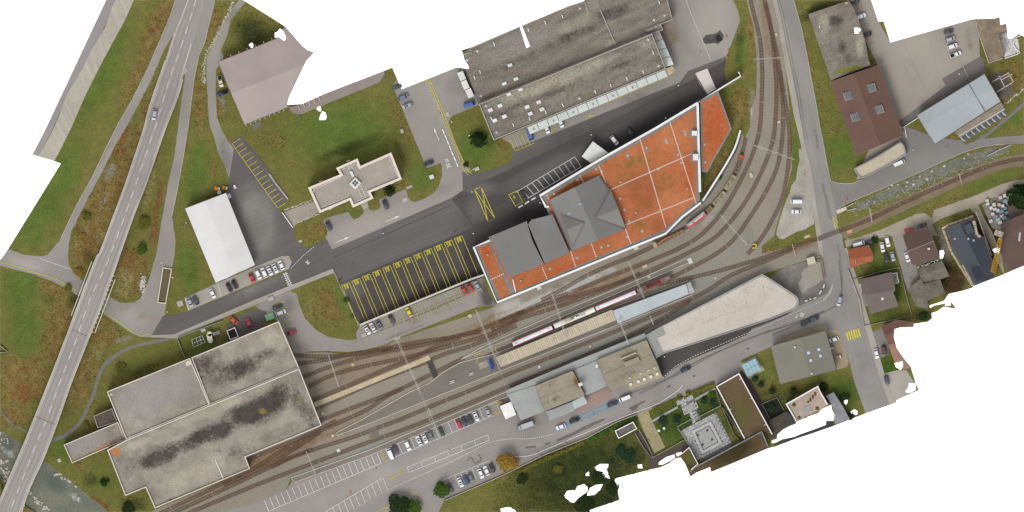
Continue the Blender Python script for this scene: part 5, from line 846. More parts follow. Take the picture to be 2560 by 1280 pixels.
for (x, y) in ((1577, 961), (1596, 954), (1611, 948), (1627, 942), (1643, 935)): boxpart('sunshade', x, y, 7, 7, 6.2, 6.9, -22, WH, e)
for (x, y) in ((1574, 945), (1601, 934), (1621, 927), (1636, 920)): boxpart('roof_light', x, y, 6, 2.2, 6.06, 6.3, -22, WH, e)
e = building('station_building', 'olive gravel roofed station building with rusty chimney stain', 'station', [(1338, 964), (1432, 926), (1463, 988), (1362, 1028)], 6.6, OLV, WALLG, None, cell=5, sp=[G('rust', 1442, 955, 10, 20, -20, .8), G('dark', 1380, 960, 40, 8, -10, .3), G('dark', 1380, 1000, 40, 8, -20, .35)], layers=('dark', 'rust'))
bands('roof_seam', [[(1350, 995), (1445, 957)]], .7, 6.6, MATS['seam_dark'], .06, e, kind=None); boxpart('chimney', 1451, 961, 10, 8, 6.5, 8.6, -22, WH, e)
GB = [([(1268, 986), (1340, 963), (1363, 1027), (1303, 1051)], 4.4, 'grey sheet roof west of the station building', (8, 22)), ([(1434, 925), (1492, 901), (1524, 962), (1466, 988)], 4.5, 'grey link roof between the two station buildings', (8, 22)), ([(1365, 1030), (1428, 1005), (1436, 1027), (1375, 1052)], 3.8, 'grey lean-to roof on the street side of the station', (8, 22)), ([(1429, 1005), (1459, 989), (1469, 1008), (1435, 1024)], 3.6, 'pale ribbed porch roof on the street side', (14, 28)), ([(1265, 976), (1430, 906), (1612, 833), (1618, 848), (1440, 922), (1268, 990)], 4.0, 'long narrow grey platform roof in front of the station', (8, 22))]
for q, hh, lb, d in GB:
    e = empty('sheet_roof', q[0][0], q[0][1], 0, lb, 'roof'); BLD.append(q); vs, fs = [], []; prism(vs, fs, q, hh - .25, hh); obj('roof', vs, fs, GRM if 'ribbed' not in lb else BLU, e); ribs('roof_seam', q, d, 3.2 if 'ribbed' in lb else 7, .7 if 'ribbed' in lb else .4, hh, .07, BLR if 'ribbed' in lb else GRR, e)
    cx = sum(p[0] for p in q) / len(q); cy = sum(p[1] for p in q) / len(q)
    for p in q: p2 = lerp(p, (cx, cy), .12); vs, fs = [], []; disc(vs, fs, *p2, .8, 0, hh - .2, 6); obj('post', vs, fs, STEEL, e)
bands('stain', [[(1433, 930), (1440, 945), (1449, 965), (1452, 975)]], 7, 4.52, M('rust_stain', (112, 96, 74), (134, 120, 98), s=.6), 0, label='brown rust run on the grey link roof', kind='structure')
boxpart('awning', 1475, 981, 22, 4, 2.8, 3.0, -20, M('awning_blue', (72, 92, 214), fine=.03), label='blue awning over the station entrance', cat='awning')
boxpart('roof_box', 1492, 915, 6, 9, 4.5, 5.0, 10, WH, label='small white box on the link roof', cat='box')
e = building('pavilion', 'small white roofed pavilion by the wheelchair bay', 'pavilion', [(1249, 1015), (1278, 1004), (1291, 1037), (1264, 1049)], 3.4, M('roof_white_bright', (238, 238, 236), (226, 224, 220), s=.5, fine=.03), WALLW)
boxpart('skip', 1252, 1006, 8, 6, 0, 1.6, -20, M('skip_yellow', (164, 130, 48)), label='small yellow container behind the white pavilion', cat='container')
# triangular canopy
CAN = [(1615, 838), (1655, 815), (1905, 685), (1920, 693), (1988, 738), (1995, 745), (1997, 757), (1990, 770), (1980, 777), (1920, 801), (1660, 884), (1641, 895)]
e = building('station_canopy', 'huge triangular beige gravel roof with rounded eastern corner', 'canopy', CAN, 5.4, M('roof_margin_grey', (160, 162, 156), (152, 154, 148), s=.2, fine=.05), WALLG, M('rim_grey', (168, 174, 172), (158, 164, 162), fine=.04), 1.6, .15)
CANB = M('roof_gravel_beige', (194, 186, 175), (187, 179, 168), s=.2, fine=.09, fs=2.4, layers=(('dots', (120, 106, 90), 1.6, .12),))
sheet('gravel_bed', [(1657, 816), (1905, 690), (1918, 696), (1985, 741), (1991, 748), (1992, 757), (1986, 768), (1978, 773), (1920, 796), (1660, 880), (1643, 845), (1665, 836)], 5.2, CANB, 6, [G('dots', 1800, 760, 200, 90, -25, .22)], e, layers=('dots',), reg=False)
ribs('roof_seam', [(1618, 838), (1655, 816), (1664, 836), (1643, 845), (1658, 880), (1642, 892)], (1, 2.3), 4, .7, 5.1, .1, M('seam_sage', (170, 176, 168)), e)
# ---- north-east
BRN = M('roof_tile_brown', (112, 88, 80), (122, 94, 80), s=.08, fine=.1, fs=2, layers=()); BRNR = M('roof_course_brown', (98, 78, 72), fine=.08); BRNC = M('ridge_brown', (128, 100, 90))
HB = [(2075, 205), (2196, 163), (2258, 338), (2141, 388)]
e, zf = pitched('hall', 'large brown tile roofed hall with four grey roof windows', 'hall', HB, ((2134, 183), (2200, 364)), 6, 3.4, BRN, WALLB, rib=(2.8, .7, .07, BRNR), ridgem=BRNC, ribd=(66, 181))
RWF = M('roof_window_frame', (176, 170, 166)); RWG = M('roof_window_pane', (104, 106, 108), (94, 96, 98), s=.6, fine=.04, rough=.3)
for (x, y) in ((2176, 221), (2123, 239), (2195, 275), (2141, 292)):
    z = float(zf(x, y)); o = boxpart('roof_window', x, y, 27, 20, z - .5, z + .35, -17, RWF, e); 
    for k in range(5): boxpart('pane', x - 9.5 + k * 4.75, y + 2.9 - k * 1.45, 4.3, 18, z + .35, z + .42, -17, RWG, o)
NEG = [(2020, 35), (2122, 1), (2135, 20), (2150, 60), (2163, 100), (2172, 150), (2177, 163), (2077, 201)]
e = building('flat_roof_building', 'flat grey gravel roofed building with dark stains beside the brown hall', 'building', NEG, 6, RGRW, WALLB, cell=6, sp=[G('dark', 2087, 52, 24, 18, 0, .8), G('dark', 2105, 115, 12, 24, -10, .6), G('dark', 2120, 150, 12, 20, 0, .6), G('moss', 2125, 172, 40, 8, -14, .9), G('light', 2150, 110, 12, 40, 0, .5), G('light', 2060, 60, 20, 40, 0, .3)], layers=RN, clip=True); e['zr'] = 6
boxpart('roof_light', 2049, 67, 2, 6, 6, 6.3, -10, WH, e); boxpart('roof_fitting', 2116, 8, 6, 5, 6, 6.4, -10, M('yellowish', (200, 184, 120)), e)
BG = M('roof_sheet_bluegrey', (168, 176, 178), (160, 168, 170), s=.08, fine=.03, rough=.5); BGR = M('roof_rib_bluegrey', (152, 160, 163), fine=.02, rough=.5)
HN = [(2292, 289), (2461, 185), (2502, 254), (2337, 360)]
e, zf = pitched('hall', 'blue grey ribbed metal roof hall beside the yard', 'hall', HN, ((2290, 320), (2480, 222)), 6, .6, BG, WALLG, rib=(3.2, .8, .05, BGR), ribd=(42, 70)); bands('roof_gap', [[(2421, 208), (2463, 280)]], 1.6, 6.55, M('gap_dark', (112, 108, 104)), .1, e, kind=None)
e = empty('veranda', 2450, 310, 0, 'grey stained veranda slab with white rafters behind the blue grey hall', 'veranda'); sheet('slab', [(2386, 330), (2503, 256), (2512, 275), (2400, 344)], 2.6, M('slab_stained', (158, 146, 130), (140, 130, 116), s=.4), parent=e); BLD.append([(2386, 330), (2503, 256), (2520, 285), (2410, 356)])
bands('edge_beam', [[(2396, 341), (2512, 272)]], 1.6, 2.5, WH, .3, e, kind=None)
sheet('floor', [(2400, 344), (2512, 275), (2518, 286), (2412, 354)], .1, M('floor_slate', (104, 110, 112)), parent=e)
for k in range(9): x, y = lerp((2401, 342), (2504, 278), k / 8); vs, fs = [], []; ribbon(vs, fs, [(x, y), (x + 4, y + 6), (x + 11, y + 11)], 1.8, 2.2, .3); obj('rafter', vs, fs, WH, e)
wall('yard_wall', 'white topped wall at the west end of the blue grey hall', 'wall', [[(2296, 294), (2256, 320)], [(2262, 318), (2266, 343)]], 1.8, 1.2, WPP)
e = building('house', 'mottled brown flat roof cut by the north-east corner', 'house', [(2446, 46), (2500, 41), (2502, 62), (2516, 58), (2518, 78), (2496, 84), (2511, 140), (2506, 146), (2472, 160), (2455, 110), (2440, 72)], 6, M('roof_gravel_brown', (142, 128, 108), (120, 106, 90), s=.3, fine=.2), WALLB); bands('parapet', [[(2445, 48), (2441, 66), (2455, 108), (2472, 158), (2506, 146)]], 2, 5.8, M('parapet_rose', (196, 176, 168)), .5, e, kind=None)
sheet('paving', [(2497, 84), (2520, 80), (2524, 97), (2532, 96), (2545, 98), (2550, 132), (2512, 145)], Z2, M('paving_speckled', (228, 226, 222), (172, 170, 168), s=.9, fine=.14), label='speckled white paving in the north-east corner')
wall('path_wall', 'curved white edging in the north-east corner', 'wall', [smooth([(2553, 88), (2540, 95), (2533, 108), (2540, 122), (2548, 133), (2512, 146)], 4)], 2, .8, WPP)
e = empty('substation_frame', 2500, 205, 0, 'grey steel frame structure with white beams on gravel', 'steel frame'); sheet('gravel_base', [(2470, 190), (2500, 175), (2530, 215), (2535, 235), (2505, 250)], Z2, M('gravel_dark', (112, 102, 92), (98, 90, 82), s=.5), parent=e); PAVED.append([(2470, 190), (2500, 175), (2530, 215), (2535, 235), (2505, 250)])
bands('beam', [[(2480, 205), (2520, 183)], [(2492, 230), (2534, 205)], [(2497, 190), (2513, 219)], [(2520, 181), (2534, 206)], [(2502, 200), (2530, 186)]], 2.2, 2.4, STEEL, .3, e, kind=None)
e = building('bus_shelter', 'long rounded pale gravel roof beside the side road', 'shelter', smooth([(2137, 420), (2190, 392), (2244, 358), (2254, 357), (2260, 364), (2265, 382), (2262, 390), (2215, 418), (2165, 443), (2152, 446), (2145, 440), (2136, 427), (2135, 422)], 2), 3.4, M('roof_gravel_pale', (190, 180, 158), (180, 170, 150), s=.5, fine=.1), WALLG, M('rim_grey2', (150, 150, 150)), 3.2, .2, clip=False)
# ---- houses in the south and south-east
GTL = M('roof_tile_grey', (136, 134, 122), (130, 128, 116), s=.1, fine=.06, fs=2); GTR = M('roof_course_grey', (124, 122, 111), fine=.05)
e, zf = pitched('house', 'grey tiled gable house with four blue skylights by the crossing', 'house', [(1927, 866), (2064, 827), (2091, 925), (1951, 960)], ((2001, 845), (2026, 941)), 6, 2.2, GTL, WALLB, rib=(2.8, .7, .06, GTR), ribd=(25, 96))
for (x, y) in ((2021, 882), (2047, 874), (2051, 890), (2027, 901)): z = float(zf(x, y)); boxpart('skylight', x, y, 6.5, 6.5, z - .2, z + .3, -15, M('skylight_blue', (196, 204, 232), rough=.2, fine=.02), e)
for (x, y) in ((1987, 868), (2029, 934)): z = float(zf(x, y)); boxpart('chimney', x, y, 4, 4, z - .2, z + 1, -15, WH, e)
BGT = M('roof_tile_mauve', (124, 112, 108), (116, 105, 101), s=.12, fine=.08, fs=2); BGC = M('roof_course_mauve', (108, 97, 94), fine=.05)
e, zf = pitched('house', 'brown grey tiled house with small white skylight in a green garden', 'house', [(2150, 699), (2228, 681), (2238, 724), (2233, 732), (2246, 765), (2176, 785), (2162, 736), (2156, 735)], ((2150, 741), (2245, 722)), 5.5, 2.4, BGT, WALLW, rib=(2.6, .6, .06, BGC)); z = float(zf(2206, 747)); boxpart('skylight', 2206, 747, 6, 6, z - .2, z + .3, -12, WH, e)
e = empty('garden_pergola', 2240, 695, 0, 'white framed pergola on the east side of the brown grey house', 'pergola'); bands('frame', [[(2229, 684), (2242, 682), (2247, 706), (2236, 710)]], 1.6, 2.2, WPP, .2, e, kind=None); sheet('floor', [(2229, 684), (2242, 682), (2246, 705), (2235, 708)], Z2, CONC, parent=e)
ORT = M('roof_tile_orange', (166, 96, 66), (146, 82, 58), s=.3, fine=.2, fs=2.4); ORC = M('roof_course_orange', (186, 116, 84), fine=.1)
e, zf = pitched('house', 'small orange tiled house beside the main road', 'house', [(2120, 624), (2172, 613), (2182, 634), (2181, 652), (2126, 670)], ((2120, 648), (2182, 640)), 4, 1.8, ORT, WALLW, rib=(2.8, .7, .06, ORC)); boxpart('chimney', 2139, 655, 2.5, 9, 5, 6.2, -5, CONC, e)
BR2 = M('roof_tile_dusk', (108, 90, 82), (100, 84, 77), s=.1, fine=.08, fs=2)
e, zf = pitched('house', 'brown roofed house with a white dotted ridge', 'house', [(2257, 588), (2320, 565), (2349, 643), (2298, 662), (2280, 662)], ((2271, 628), (2336, 602)), 6, 2.6, BR2, WALLW, rib=(2.6, .6, .06, BRNR), ridgem=M('ridge_pale', (168, 150, 142), (130, 110, 102), s=2)); boxpart('chimney', 2322, 622, 6, 5, 7, 9, -20, M('chimney_white', (220, 212, 208)), e)
SLG = M('roof_fibre_grey', (120, 114, 102), (96, 90, 82), s=.2, fine=.22, fs=2)
e, zf = pitched('outbuilding', 'grey fibre roofed outbuilding behind the white dotted ridge house', 'outbuilding', [(2294, 672), (2355, 652), (2373, 690), (2340, 702), (2308, 712)], ((2300, 690), (2364, 668)), 4, 1., SLG, WALLD)
e, zf = pitched('outbuilding', 'angled grey roofed outbuilding at the edge of the survey', 'outbuilding', [(2271, 721), (2302, 697), (2309, 711), (2350, 699), (2362, 733), (2340, 742), (2318, 752), (2320, 774), (2290, 765)], ((2303, 697), (2318, 760)), 4, 1.2, SLG, WALLD)
vs, fs = [], []
for k in range(15):
    x, y = lerp((2294, 668), (2352, 648), k / 14); box(vs, fs, x + RNG.uniform(-1, 1), y + RNG.uniform(-2, 2), RNG.uniform(2, 5), RNG.uniform(2, 6), 3, 4.4, RNG.uniform(0, 90))
obj('tarpaulin', vs, fs, M('tarp_grey', (196, 198, 194), (110, 112, 108), s=.8), label='crumpled pale tarpaulin between the brown house and the outbuilding', cat='tarpaulin')
BLK2 = M('roof_slate_blue', (60, 66, 76), (52, 57, 66), s=.1, fine=.05, rough=.6); BLKR = M('roof_seam_slate', (74, 82, 92), fine=.03)
NH = [(2365, 571), (2436, 545), (2441, 560), (2437, 590), (2460, 592), (2468, 620), (2480, 650), (2486, 694), (2437, 714), (2415, 672), (2390, 640)]
e, zf = pitched('new_house', 'curved slate blue roof of the house under construction', 'house', NH, ((2399, 558), (2470, 705)), 7, 2.2, BLK2, WALLD, rib=(5, .5, .08, BLKR))
ribs('roof_seam', [(2424, 668), (2448, 669), (2468, 702), (2437, 713)], (3, 5), 3, .9, 9.6, .15, BLKR, e)
boxpart('dormer', 2422, 572, 18, 24, 8.6, 9.6, -18, M('dormer_grey', (76, 82, 90)), e); boxpart('dormer', 2443, 685, 20, 26, 8, 9.2, -25, M('dormer_grey', (76, 82, 90)), e)
for (x, y) in ((2387, 597), (2421, 597), (2434, 601)): z = float(zf(x, y)); boxpart('roof_light', x, y, 5, 5, z, z + .4, -10, M('light_mauve', (176, 168, 172)), e)
e = empty('scaffolding', 2445, 575, 0, 'pale plank scaffold decks round the slate blue roof', 'scaffold'); PL = M('scaffold_plank', (196, 182, 166), (150, 138, 126), s=1.2, fine=.15)
for l, wd, zz in (([(2434, 552), (2443, 588), (2452, 592)], 7, 8), ([(2355, 572), (2372, 562), (2434, 540)], 5, 6), ([(2358, 575), (2378, 630), (2404, 672), (2432, 715)], 5, 5), ([(2405, 662), (2420, 688), (2434, 716)], 3, 7.2), ([(2462, 600), (2474, 640), (2472, 645)], 5, 6), ([(2440, 530), (2462, 590), (2480, 640)], 2.5, 5)):
    for a_, b_ in zip(l, l[1:]):
        m_ = max(1, int(math.hypot(b_[0] - a_[0], b_[1] - a_[1]) / 12))
        for k in range(m_): vs, fs = [], []; ribbon(vs, fs, [lerp(a_, b_, k / m_), lerp(a_, b_, (k + .93) / m_)], wd, zz, .15); obj('deck', vs, fs, PL, e)
BH = [(2502, 560), (2530, 548), (2562, 535), (2562, 664), (2522, 684), (2512, 660), (2500, 620)]
e, zf = pitched('house', 'wide weathered brown roof at the eastern edge', 'house', BH, ((2500, 595), (2562, 565)), 6, 2.2, BR2, WALLB, rib=(3, .6, .06, BRNR)); boxpart('snow_hook', 2549, 592, 5, 22, 7.4, 8, 5, STEEL, e)
sheet('roof_apron', [(2520, 520), (2530, 508), (2562, 526), (2562, 534), (2524, 550)], 3, BR2, label='brown lower roof under the dark spruce', kind='structure'); 
RBR = M('roof_tile_redbrown', (132, 98, 84), (118, 86, 74), s=.2, fine=.12, fs=2); RB2 = M('roof_flat_rose', (156, 120, 106), (146, 110, 98), s=.2, fine=.05)
e, zf = pitched('house', 'red brown tiled house cut by the edge of the survey', 'house', [(2205, 818), (2240, 800), (2284, 806), (2284, 817), (2250, 818), (2236, 823), (2234, 842), (2237, 858), (2220, 862)], ((2215, 840), (2270, 810)), 5, 1.4, RBR, WALLB, rib=(2.6, .6, .06, BRNR))
e = building('house_wing', 'rose coloured roof strip below the red brown house', 'house', [(2220, 862), (2237, 858), (2244, 873), (2257, 892), (2273, 910), (2276, 920), (2258, 925), (2236, 905), (2230, 890)], 4.6, RB2, WALLB)
# southern garden complex
BRR = M('roof_green_brown', (104, 84, 66), (92, 80, 54), s=.12, fine=.18, fs=1.8, layers=(('green', (86, 92, 40), .25, .4), ('dark', (58, 52, 30), .2, .4)))
R1 = [(1790, 966), (1848, 933), (1932, 1086), (1925, 1090), (1905, 1076), (1861, 1098)]
e = building('terrace_house', 'long brown and green planted roof with white rim', 'building', R1, 5, BRR, WALLW, WPP, 2.6, .4, skip=(2, 3, 4), cell=5, sp=[G('green', 1850, 1040, 30, 50, 0, .5), G('dark', 1900, 1080, 30, 20, 0, .6)], layers=('green', 'dark'))
for (x, y) in ((1850, 948), (1878, 996), (1912, 1062), (1826, 1023), (1853, 1076), (1800, 976)): vs, fs = [], []; disc(vs, fs, x, y, 1.4, 4.6, 5, 8); obj('vent_pipe', vs, fs, WH, e)
R2 = [(1724, 1180), (1735, 1168), (1905, 1077), (1922, 1118), (1900, 1130), (1830, 1159), (1778, 1180), (1774, 1168), (1740, 1182), (1727, 1192)]
e = building('terrace_house', 'dark planted roof strip along the southern edge', 'building', R2, 3.4, BRR, WALLG, M('stone_rim', (140, 138, 144), (120, 118, 124), s=.8, fine=.12), 3, .4, skip=(3, 4, 5, 6, 7, 8, 9), cell=5, sp=[G('dark', 1830, 1130, 80, 40, -20, .9)], layers=('green', 'dark'))
R3 = [(1704, 1134), (1723, 1117), (1746, 1160), (1727, 1176), (1712, 1156), (1702, 1144)]
e = building('terrace_house', 'small planted roof with white east rim between the walls', 'building', R3, 3.6, BRR, WALLG, WPP, 2, .4, skip=(3, 4, 5), cell=4, sp=[G('green', 1720, 1145, 20, 14, 0, .6), G('dark', 1725, 1165, 14, 10, 0, .6)], layers=('green', 'dark'))
e = building('light_well', 'small white rimmed grey roof box on the slope', 'building', [(1537, 1077), (1583, 1054), (1593, 1072), (1546, 1097)], 3, M('roof_mottled', (112, 112, 104), (98, 90, 82), s=.3, fine=.06), WALLG, WPP, 2.2, .4)
PAT = M('flagstone', (166, 166, 164), (150, 150, 150), s=.6, fine=.12); PAT2 = M('flagstone_light', (182, 182, 180), (166, 166, 166), s=.6, fine=.1); SWL = M('garden_wall_stone', (146, 140, 134), (130, 126, 122), fine=.1)
e = empty('patio', 1765, 1080, 0, 'square flagstone patio with two framed rings', 'patio'); SQ = [(1700, 1078), (1790, 1030), (1830, 1106), (1826, 1118), (1752, 1154), (1744, 1150)]; PAVED.append(SQ)
vs, fs = [], []; prism(vs, fs, SQ, 0, .1); obj('bed', vs, fs, M('joint_dark', (116, 114, 112)), e)
def flags(e, q, nu, nv, z, mats, skip=None, pn='flagstone', g=.1):
    for i in range(nu):
        off = (i % 2) * .5
        for j in range(nv):
            u0, u1 = i / nu, (i + 1 - g) / nu; v0, v1 = max(0, (j + off - .5) / nv), min(1, (j + off + .5 - g) / nv)
            if v1 <= v0 + .01: continue
            c = [lerp(lerp(q[0], q[1], v), lerp(q[3], q[2], v), u) for v, u in ((v0, u0), (v1, u0), (v1, u1), (v0, u1))]
            m_ = lerp(c[0], c[2], .5)
            if skip and inside(np.array([m_[0]]), np.array([m_[1]]), skip)[0]: continue
            if not covered(np.array([m_[0]]), np.array([m_[1]]))[0]: continue
            vs, fs = [], []; prism(vs, fs, c, z, z + .04 + RNG.uniform(0, .05)); obj(pn, vs, fs, mats[RNG.integers(len(mats))], e)
INN = [(1729, 1078), (1777, 1053), (1806, 1108), (1755, 1136)]
flags(e, [(1701, 1078), (1789, 1031), (1829, 1106), (1745, 1150)], 16, 11, .1, [PAT, PAT2, PAT], INN)
ip = inset(INN, 7); ip2 = inset(INN, 9); vs, fs = [], []
for i in range(4): prism(vs, fs, [INN[i], INN[(i + 1) % 4], ip[(i + 1) % 4], ip[i]], .1, .55)
obj('stone_bench_ring', vs, fs, PAT2, e); vs, fs = [], []; prism(vs, fs, ip2, .1, .2); obj('crazy_paving', vs, fs, PAT, e)
for (x, y) in ((1744, 1088), (1768, 1076), (1780, 1099), (1757, 1112)): vs, fs = [], []; disc(vs, fs, x, y, 3.2, .15, .9, 7, 1.5); obj('rusty_shrub', vs, fs, M('shrub_rust', (112, 72, 64), (90, 62, 54), s=2, fine=.3), e)
e = empty('garden_steps', 1722, 1020, 0, 'flagstone steps leading from the street down to the patio', 'steps'); PAVED.append([(1690, 1000), (1735, 988), (1750, 1055), (1715, 1060)])
sheet('bed', [(1700, 1000), (1728, 988), (1735, 1003), (1747, 1020), (1742, 1026), (1752, 1046), (1732, 1060), (1722, 1034), (1712, 1037), (1700, 1012)], .12, MATS['joint_dark'], parent=e); flags(e, [(1706, 1018), (1738, 1003), (1745, 1020), (1714, 1036)], 4, 5, .3, [PAT, PAT2]); flags(e, [(1724, 1031), (1738, 1024), (1750, 1046), (1732, 1060)], 7, 1, .18, [PAT2, PAT]); flags(e, [(1700, 1000), (1712, 990), (1722, 1008), (1706, 1018)], 3, 2, .3, [PAT2])
for q in ([(1690, 1002), (1704, 996), (1708, 1006), (1694, 1014)], [(1716, 994), (1731, 986), (1735, 996), (1720, 1004)]): slats('', '', '', q, 4, .2, .2, [PAT2], .2, 'step', e)
bands('border', [[(1706, 1020), (1712, 1037), (1720, 1032)], [(1738, 1003), (1745, 1018), (1736, 1023)]], 2.4, .1, PAT2, .5, e, kind=None)
sheet('gravel_path', [(1592, 1036), (1620, 1023), (1628, 1048), (1663, 1118), (1636, 1133), (1610, 1080)], Z2, M('gravel_sand', (158, 148, 116), (146, 136, 104), s=.2, fine=.14), label='sandy gravel strip through the garden')
wall('garden_wall', 'outer stone wall round the walled garden', 'wall', [[(1587, 1082), (1609, 1120), (1630, 1145), (1710, 1100)], [(1597, 1074), (1618, 1110), (1632, 1143)], [(1620, 1100), (1623, 1106)]], 1.6, 1.0, SWL)
wall('garden_wall', 'pale stone path wall along the upper garden', 'wall', [[(1629, 1054), (1672, 1030), (1694, 1018)], [(1736, 1000), (1775, 978), (1788, 972)]], 5, .35, PAT)
wall('garden_wall', 'stepped stone wall beside the patio', 'wall', [[(1692, 1068), (1698, 1064), (1728, 1048), (1732, 1052)], [(1746, 1043), (1802, 1014)], [(1695, 1070), (1720, 1110), (1728, 1118)]], 2.2, .9, SWL)
wall('garden_wall', 'inner wall between garden and planted roof house', 'wall', [[(1790, 972), (1802, 1013), (1830, 1052), (1862, 1100)], [(1803, 1014), (1836, 1088), (1850, 1102)]], 2, 1.2, M('wall_grey_brown', (112, 104, 98)))  # plain grey-brown, darker than the other garden walls
sheet('passage', [(1587, 1082), (1597, 1076), (1632, 1144), (1730, 1100), (1742, 1120), (1700, 1136), (1640, 1170), (1627, 1176), (1620, 1140)], Z1, M('passage_brown', (88, 78, 74), (76, 68, 64), s=.4), label='narrow brown passage beside the garden wall')
sheet('passage', [(1848, 930), (1862, 924), (1905, 1002), (1925, 1050), (1932, 1080)], Z1, M('passage_brown', (88, 78, 74)), label='narrow passage east of the planted roof')
for (x, y, lb) in ((1647, 1077, 'pale round table on the garden lawn, western one'), (1660, 1071, 'pale round table on the garden lawn, eastern one')):
    e = empty('round_table', x, y, 0, lb, 'table', 'round tables on the lawn'); vs, fs = [], []; disc(vs, fs, x, y, 3.4, .7, .78, 16); obj('table_top', vs, fs, M('table_white', (206, 214, 206)), e); vs, fs = [], []; disc(vs, fs, x, y, .6, 0, .7, 6); obj('leg', vs, fs, STEEL, e)
e = building('villa', 'white rimmed gravel roof with round shrubs, cut by a gap', 'villa', [(1964, 1010), (2045, 964), (2052, 980), (2071, 1012), (2056, 1022), (2054, 1025), (2022, 1040), (1990, 1055)], 6, M('roof_gravel_pink', (178, 160, 146), (164, 148, 134), s=.4, fine=.16), WALLW, WPP, 3.4, .4, skip=(3, 4, 5, 6))
boxpart('roof_deck', 2018, 1023, 22, 16, 5.65, 5.8, -22, M('deck_grey', (160, 156, 156)), e)
for (x, y, r) in ((1985, 1012, 5), (2043, 1021, 5), (1998, 1044, 4)): vs, fs = [], []; disc(vs, fs, x, y, r, 5.65, 6.3, 9, r * .5); obj('shrub', vs, fs, M('shrub_ochre', (112, 88, 40), (90, 74, 36), s=2, fine=.3), e)
for k in range(7): x, y = lerp((2020, 1005), (2038, 983), k / 6); vs, fs = [], []; disc(vs, fs, x + (k % 2) * 3, y, 3, 5.65, 6.2, 8, 1.5); obj('shrub', vs, fs, MATS['shrub_ochre'], e)
e = building('garage_roof', 'grey flat roof strip east of the white rimmed villa', 'garage', [(2064, 990), (2084, 980), (2105, 1012), (2125, 1048), (2090, 1062), (2083, 1050), (2086, 1036), (2078, 1010)], 3.5, M('roof_mottled_grey', (140, 140, 144), (124, 124, 128), s=.3), WALLG)
sheet('dark_roof', [(1922, 1052), (1968, 1028), (1990, 1055), (1975, 1065), (1945, 1085), (1930, 1100)], 2.2, M('roof_gravel_dark', (84, 78, 72), (70, 66, 60), s=.5, fine=.25), label='dark gravel roof below the fenced bed', kind='structure')
sheet('dark_roof', [(1935, 1112), (1990, 1088), (2040, 1074), (2068, 1052), (2084, 1056), (2084, 1067), (2000, 1096), (1938, 1118)], .3, M('asphalt_dark_edge', (72, 72, 74), (62, 62, 64), s=.4), label='dark strip along the ragged southern edge', kind='structure')
wall('garden_wall', 'grey stone frame round a dark planting bed', 'wall', [[(1905, 1010), (1942, 994), (1962, 1030), (1926, 1050), (1905, 1010)]], 2, .8, M('frame_grey', (128, 124, 124)))
sheet('planting_bed', [(1905, 1010), (1942, 994), (1962, 1030), (1926, 1050)], Z2, M('bed_dark', (44, 48, 32), (34, 40, 26), s=.6), label='dark planting bed in a stone frame')
e = empty('glass_shelter', 1880, 918, 0, 'turquoise glass roofed bus shelter by the street', 'shelter'); BLD.append([(1855, 912), (1888, 896), (1902, 924), (1870, 942)])
for i in range(4):
    for j in range(2):
        q = [(1855, 913), (1888, 896), (1902, 924), (1869, 942)]; u0, u1, v0, v1 = i / 4, (i + .92) / 4, j / 2, (j + .94) / 2
        c = [lerp(lerp(q[0], q[1], u), lerp(q[3], q[2], u), v) for u, v in ((u0, v0), (u1, v0), (u1, v1), (u0, v1))]; vs, fs = [], []; prism(vs, fs, c, 2.8, 2.86); obj('pane', vs, fs, M('glass_turquoise', (150, 186, 190), (138, 174, 180), s=.4, fine=.03, rough=.2), e)
bands('frame', [[(1855, 913), (1888, 896), (1902, 924), (1869, 942), (1855, 913)]], 1.1, 2.6, STEEL, .2, e, kind=None)
for (x, y) in ((1857, 914), (1887, 898), (1900, 923), (1870, 940)): vs, fs = [], []; disc(vs, fs, x, y, .6, 0, 2.6, 6); obj('post', vs, fs, STEEL, e)
sheet('shelter_base', [(1845, 912), (1888, 890), (1912, 925), (1872, 948)], Z4, CONC, label='pale paving under the turquoise shelter')
wall('garden_wall', 'thin wall round the lawn of the brown grey house', 'wall', [[(2120, 672), (2150, 752), (2160, 815)], [(2160, 815), (2232, 800), (2279, 788)], [(2249, 668), (2265, 735), (2279, 786)], [(2130, 700), (2190, 682), (2248, 668)]], 1.0, .9, M('wall_light_grey', (170, 164, 154)))
wall('boundary_wall', 'long low wall along the southern side of the station street', 'wall', [[(1110, 1252), (1240, 1196), (1287, 1174), (1355, 1140), (1467, 1095), (1542, 1055), (1592, 1036)]], 1.8, 1.0, M('wall_street', (176, 168, 158), (160, 152, 142), fine=.08))
wall('boundary_wall', 'low wall between road bend and worn yard', 'wall', [[(2051, 640), (2058, 668), (2061, 697)]], 2.4, 1.0, M('wall_rusty', (160, 130, 104), (140, 118, 98), s=.6))
wall('boundary_wall', 'low stone wall east of the parked cars by the lane', 'wall', [[(2052, 640), (2020, 652), (2018, 660)]], 1.4, .8, KERB)
boxpart('yard_hut', 2028, 652, 20, 18, 0, 2.4, -18, M('hut_cream', (196, 188, 170)), label='small cream hut in the worn yard', cat='hut'); 
wall('stone_edging', 'cream stone ramp wall at the stream culvert', 'wall', [[(2092, 531), (2116, 520)]], 9, .5, M('slab_cream3', (204, 196, 182))); wall('stone_edging', 'grey culvert wings at the stream', 'wall', [[(2116, 518), (2134, 508)], [(2118, 527), (2141, 521)], [(2468, 390), (2500, 374), (2528, 362)]], 2, .8, KERB)
wall('stone_edging', 'rubble wall steps by the tan retaining wall of the bays', 'wall', [[(672, 434), (690, 460), (720, 498)]], 4, .6, M('stone_grey_wall', (176, 174, 168), (150, 148, 142), s=1)); wall('stone_edging', 'white rendered wall beside the garage ramp', 'wall', [[(705, 531), (732, 569)]], 2, 1.2, WPP)
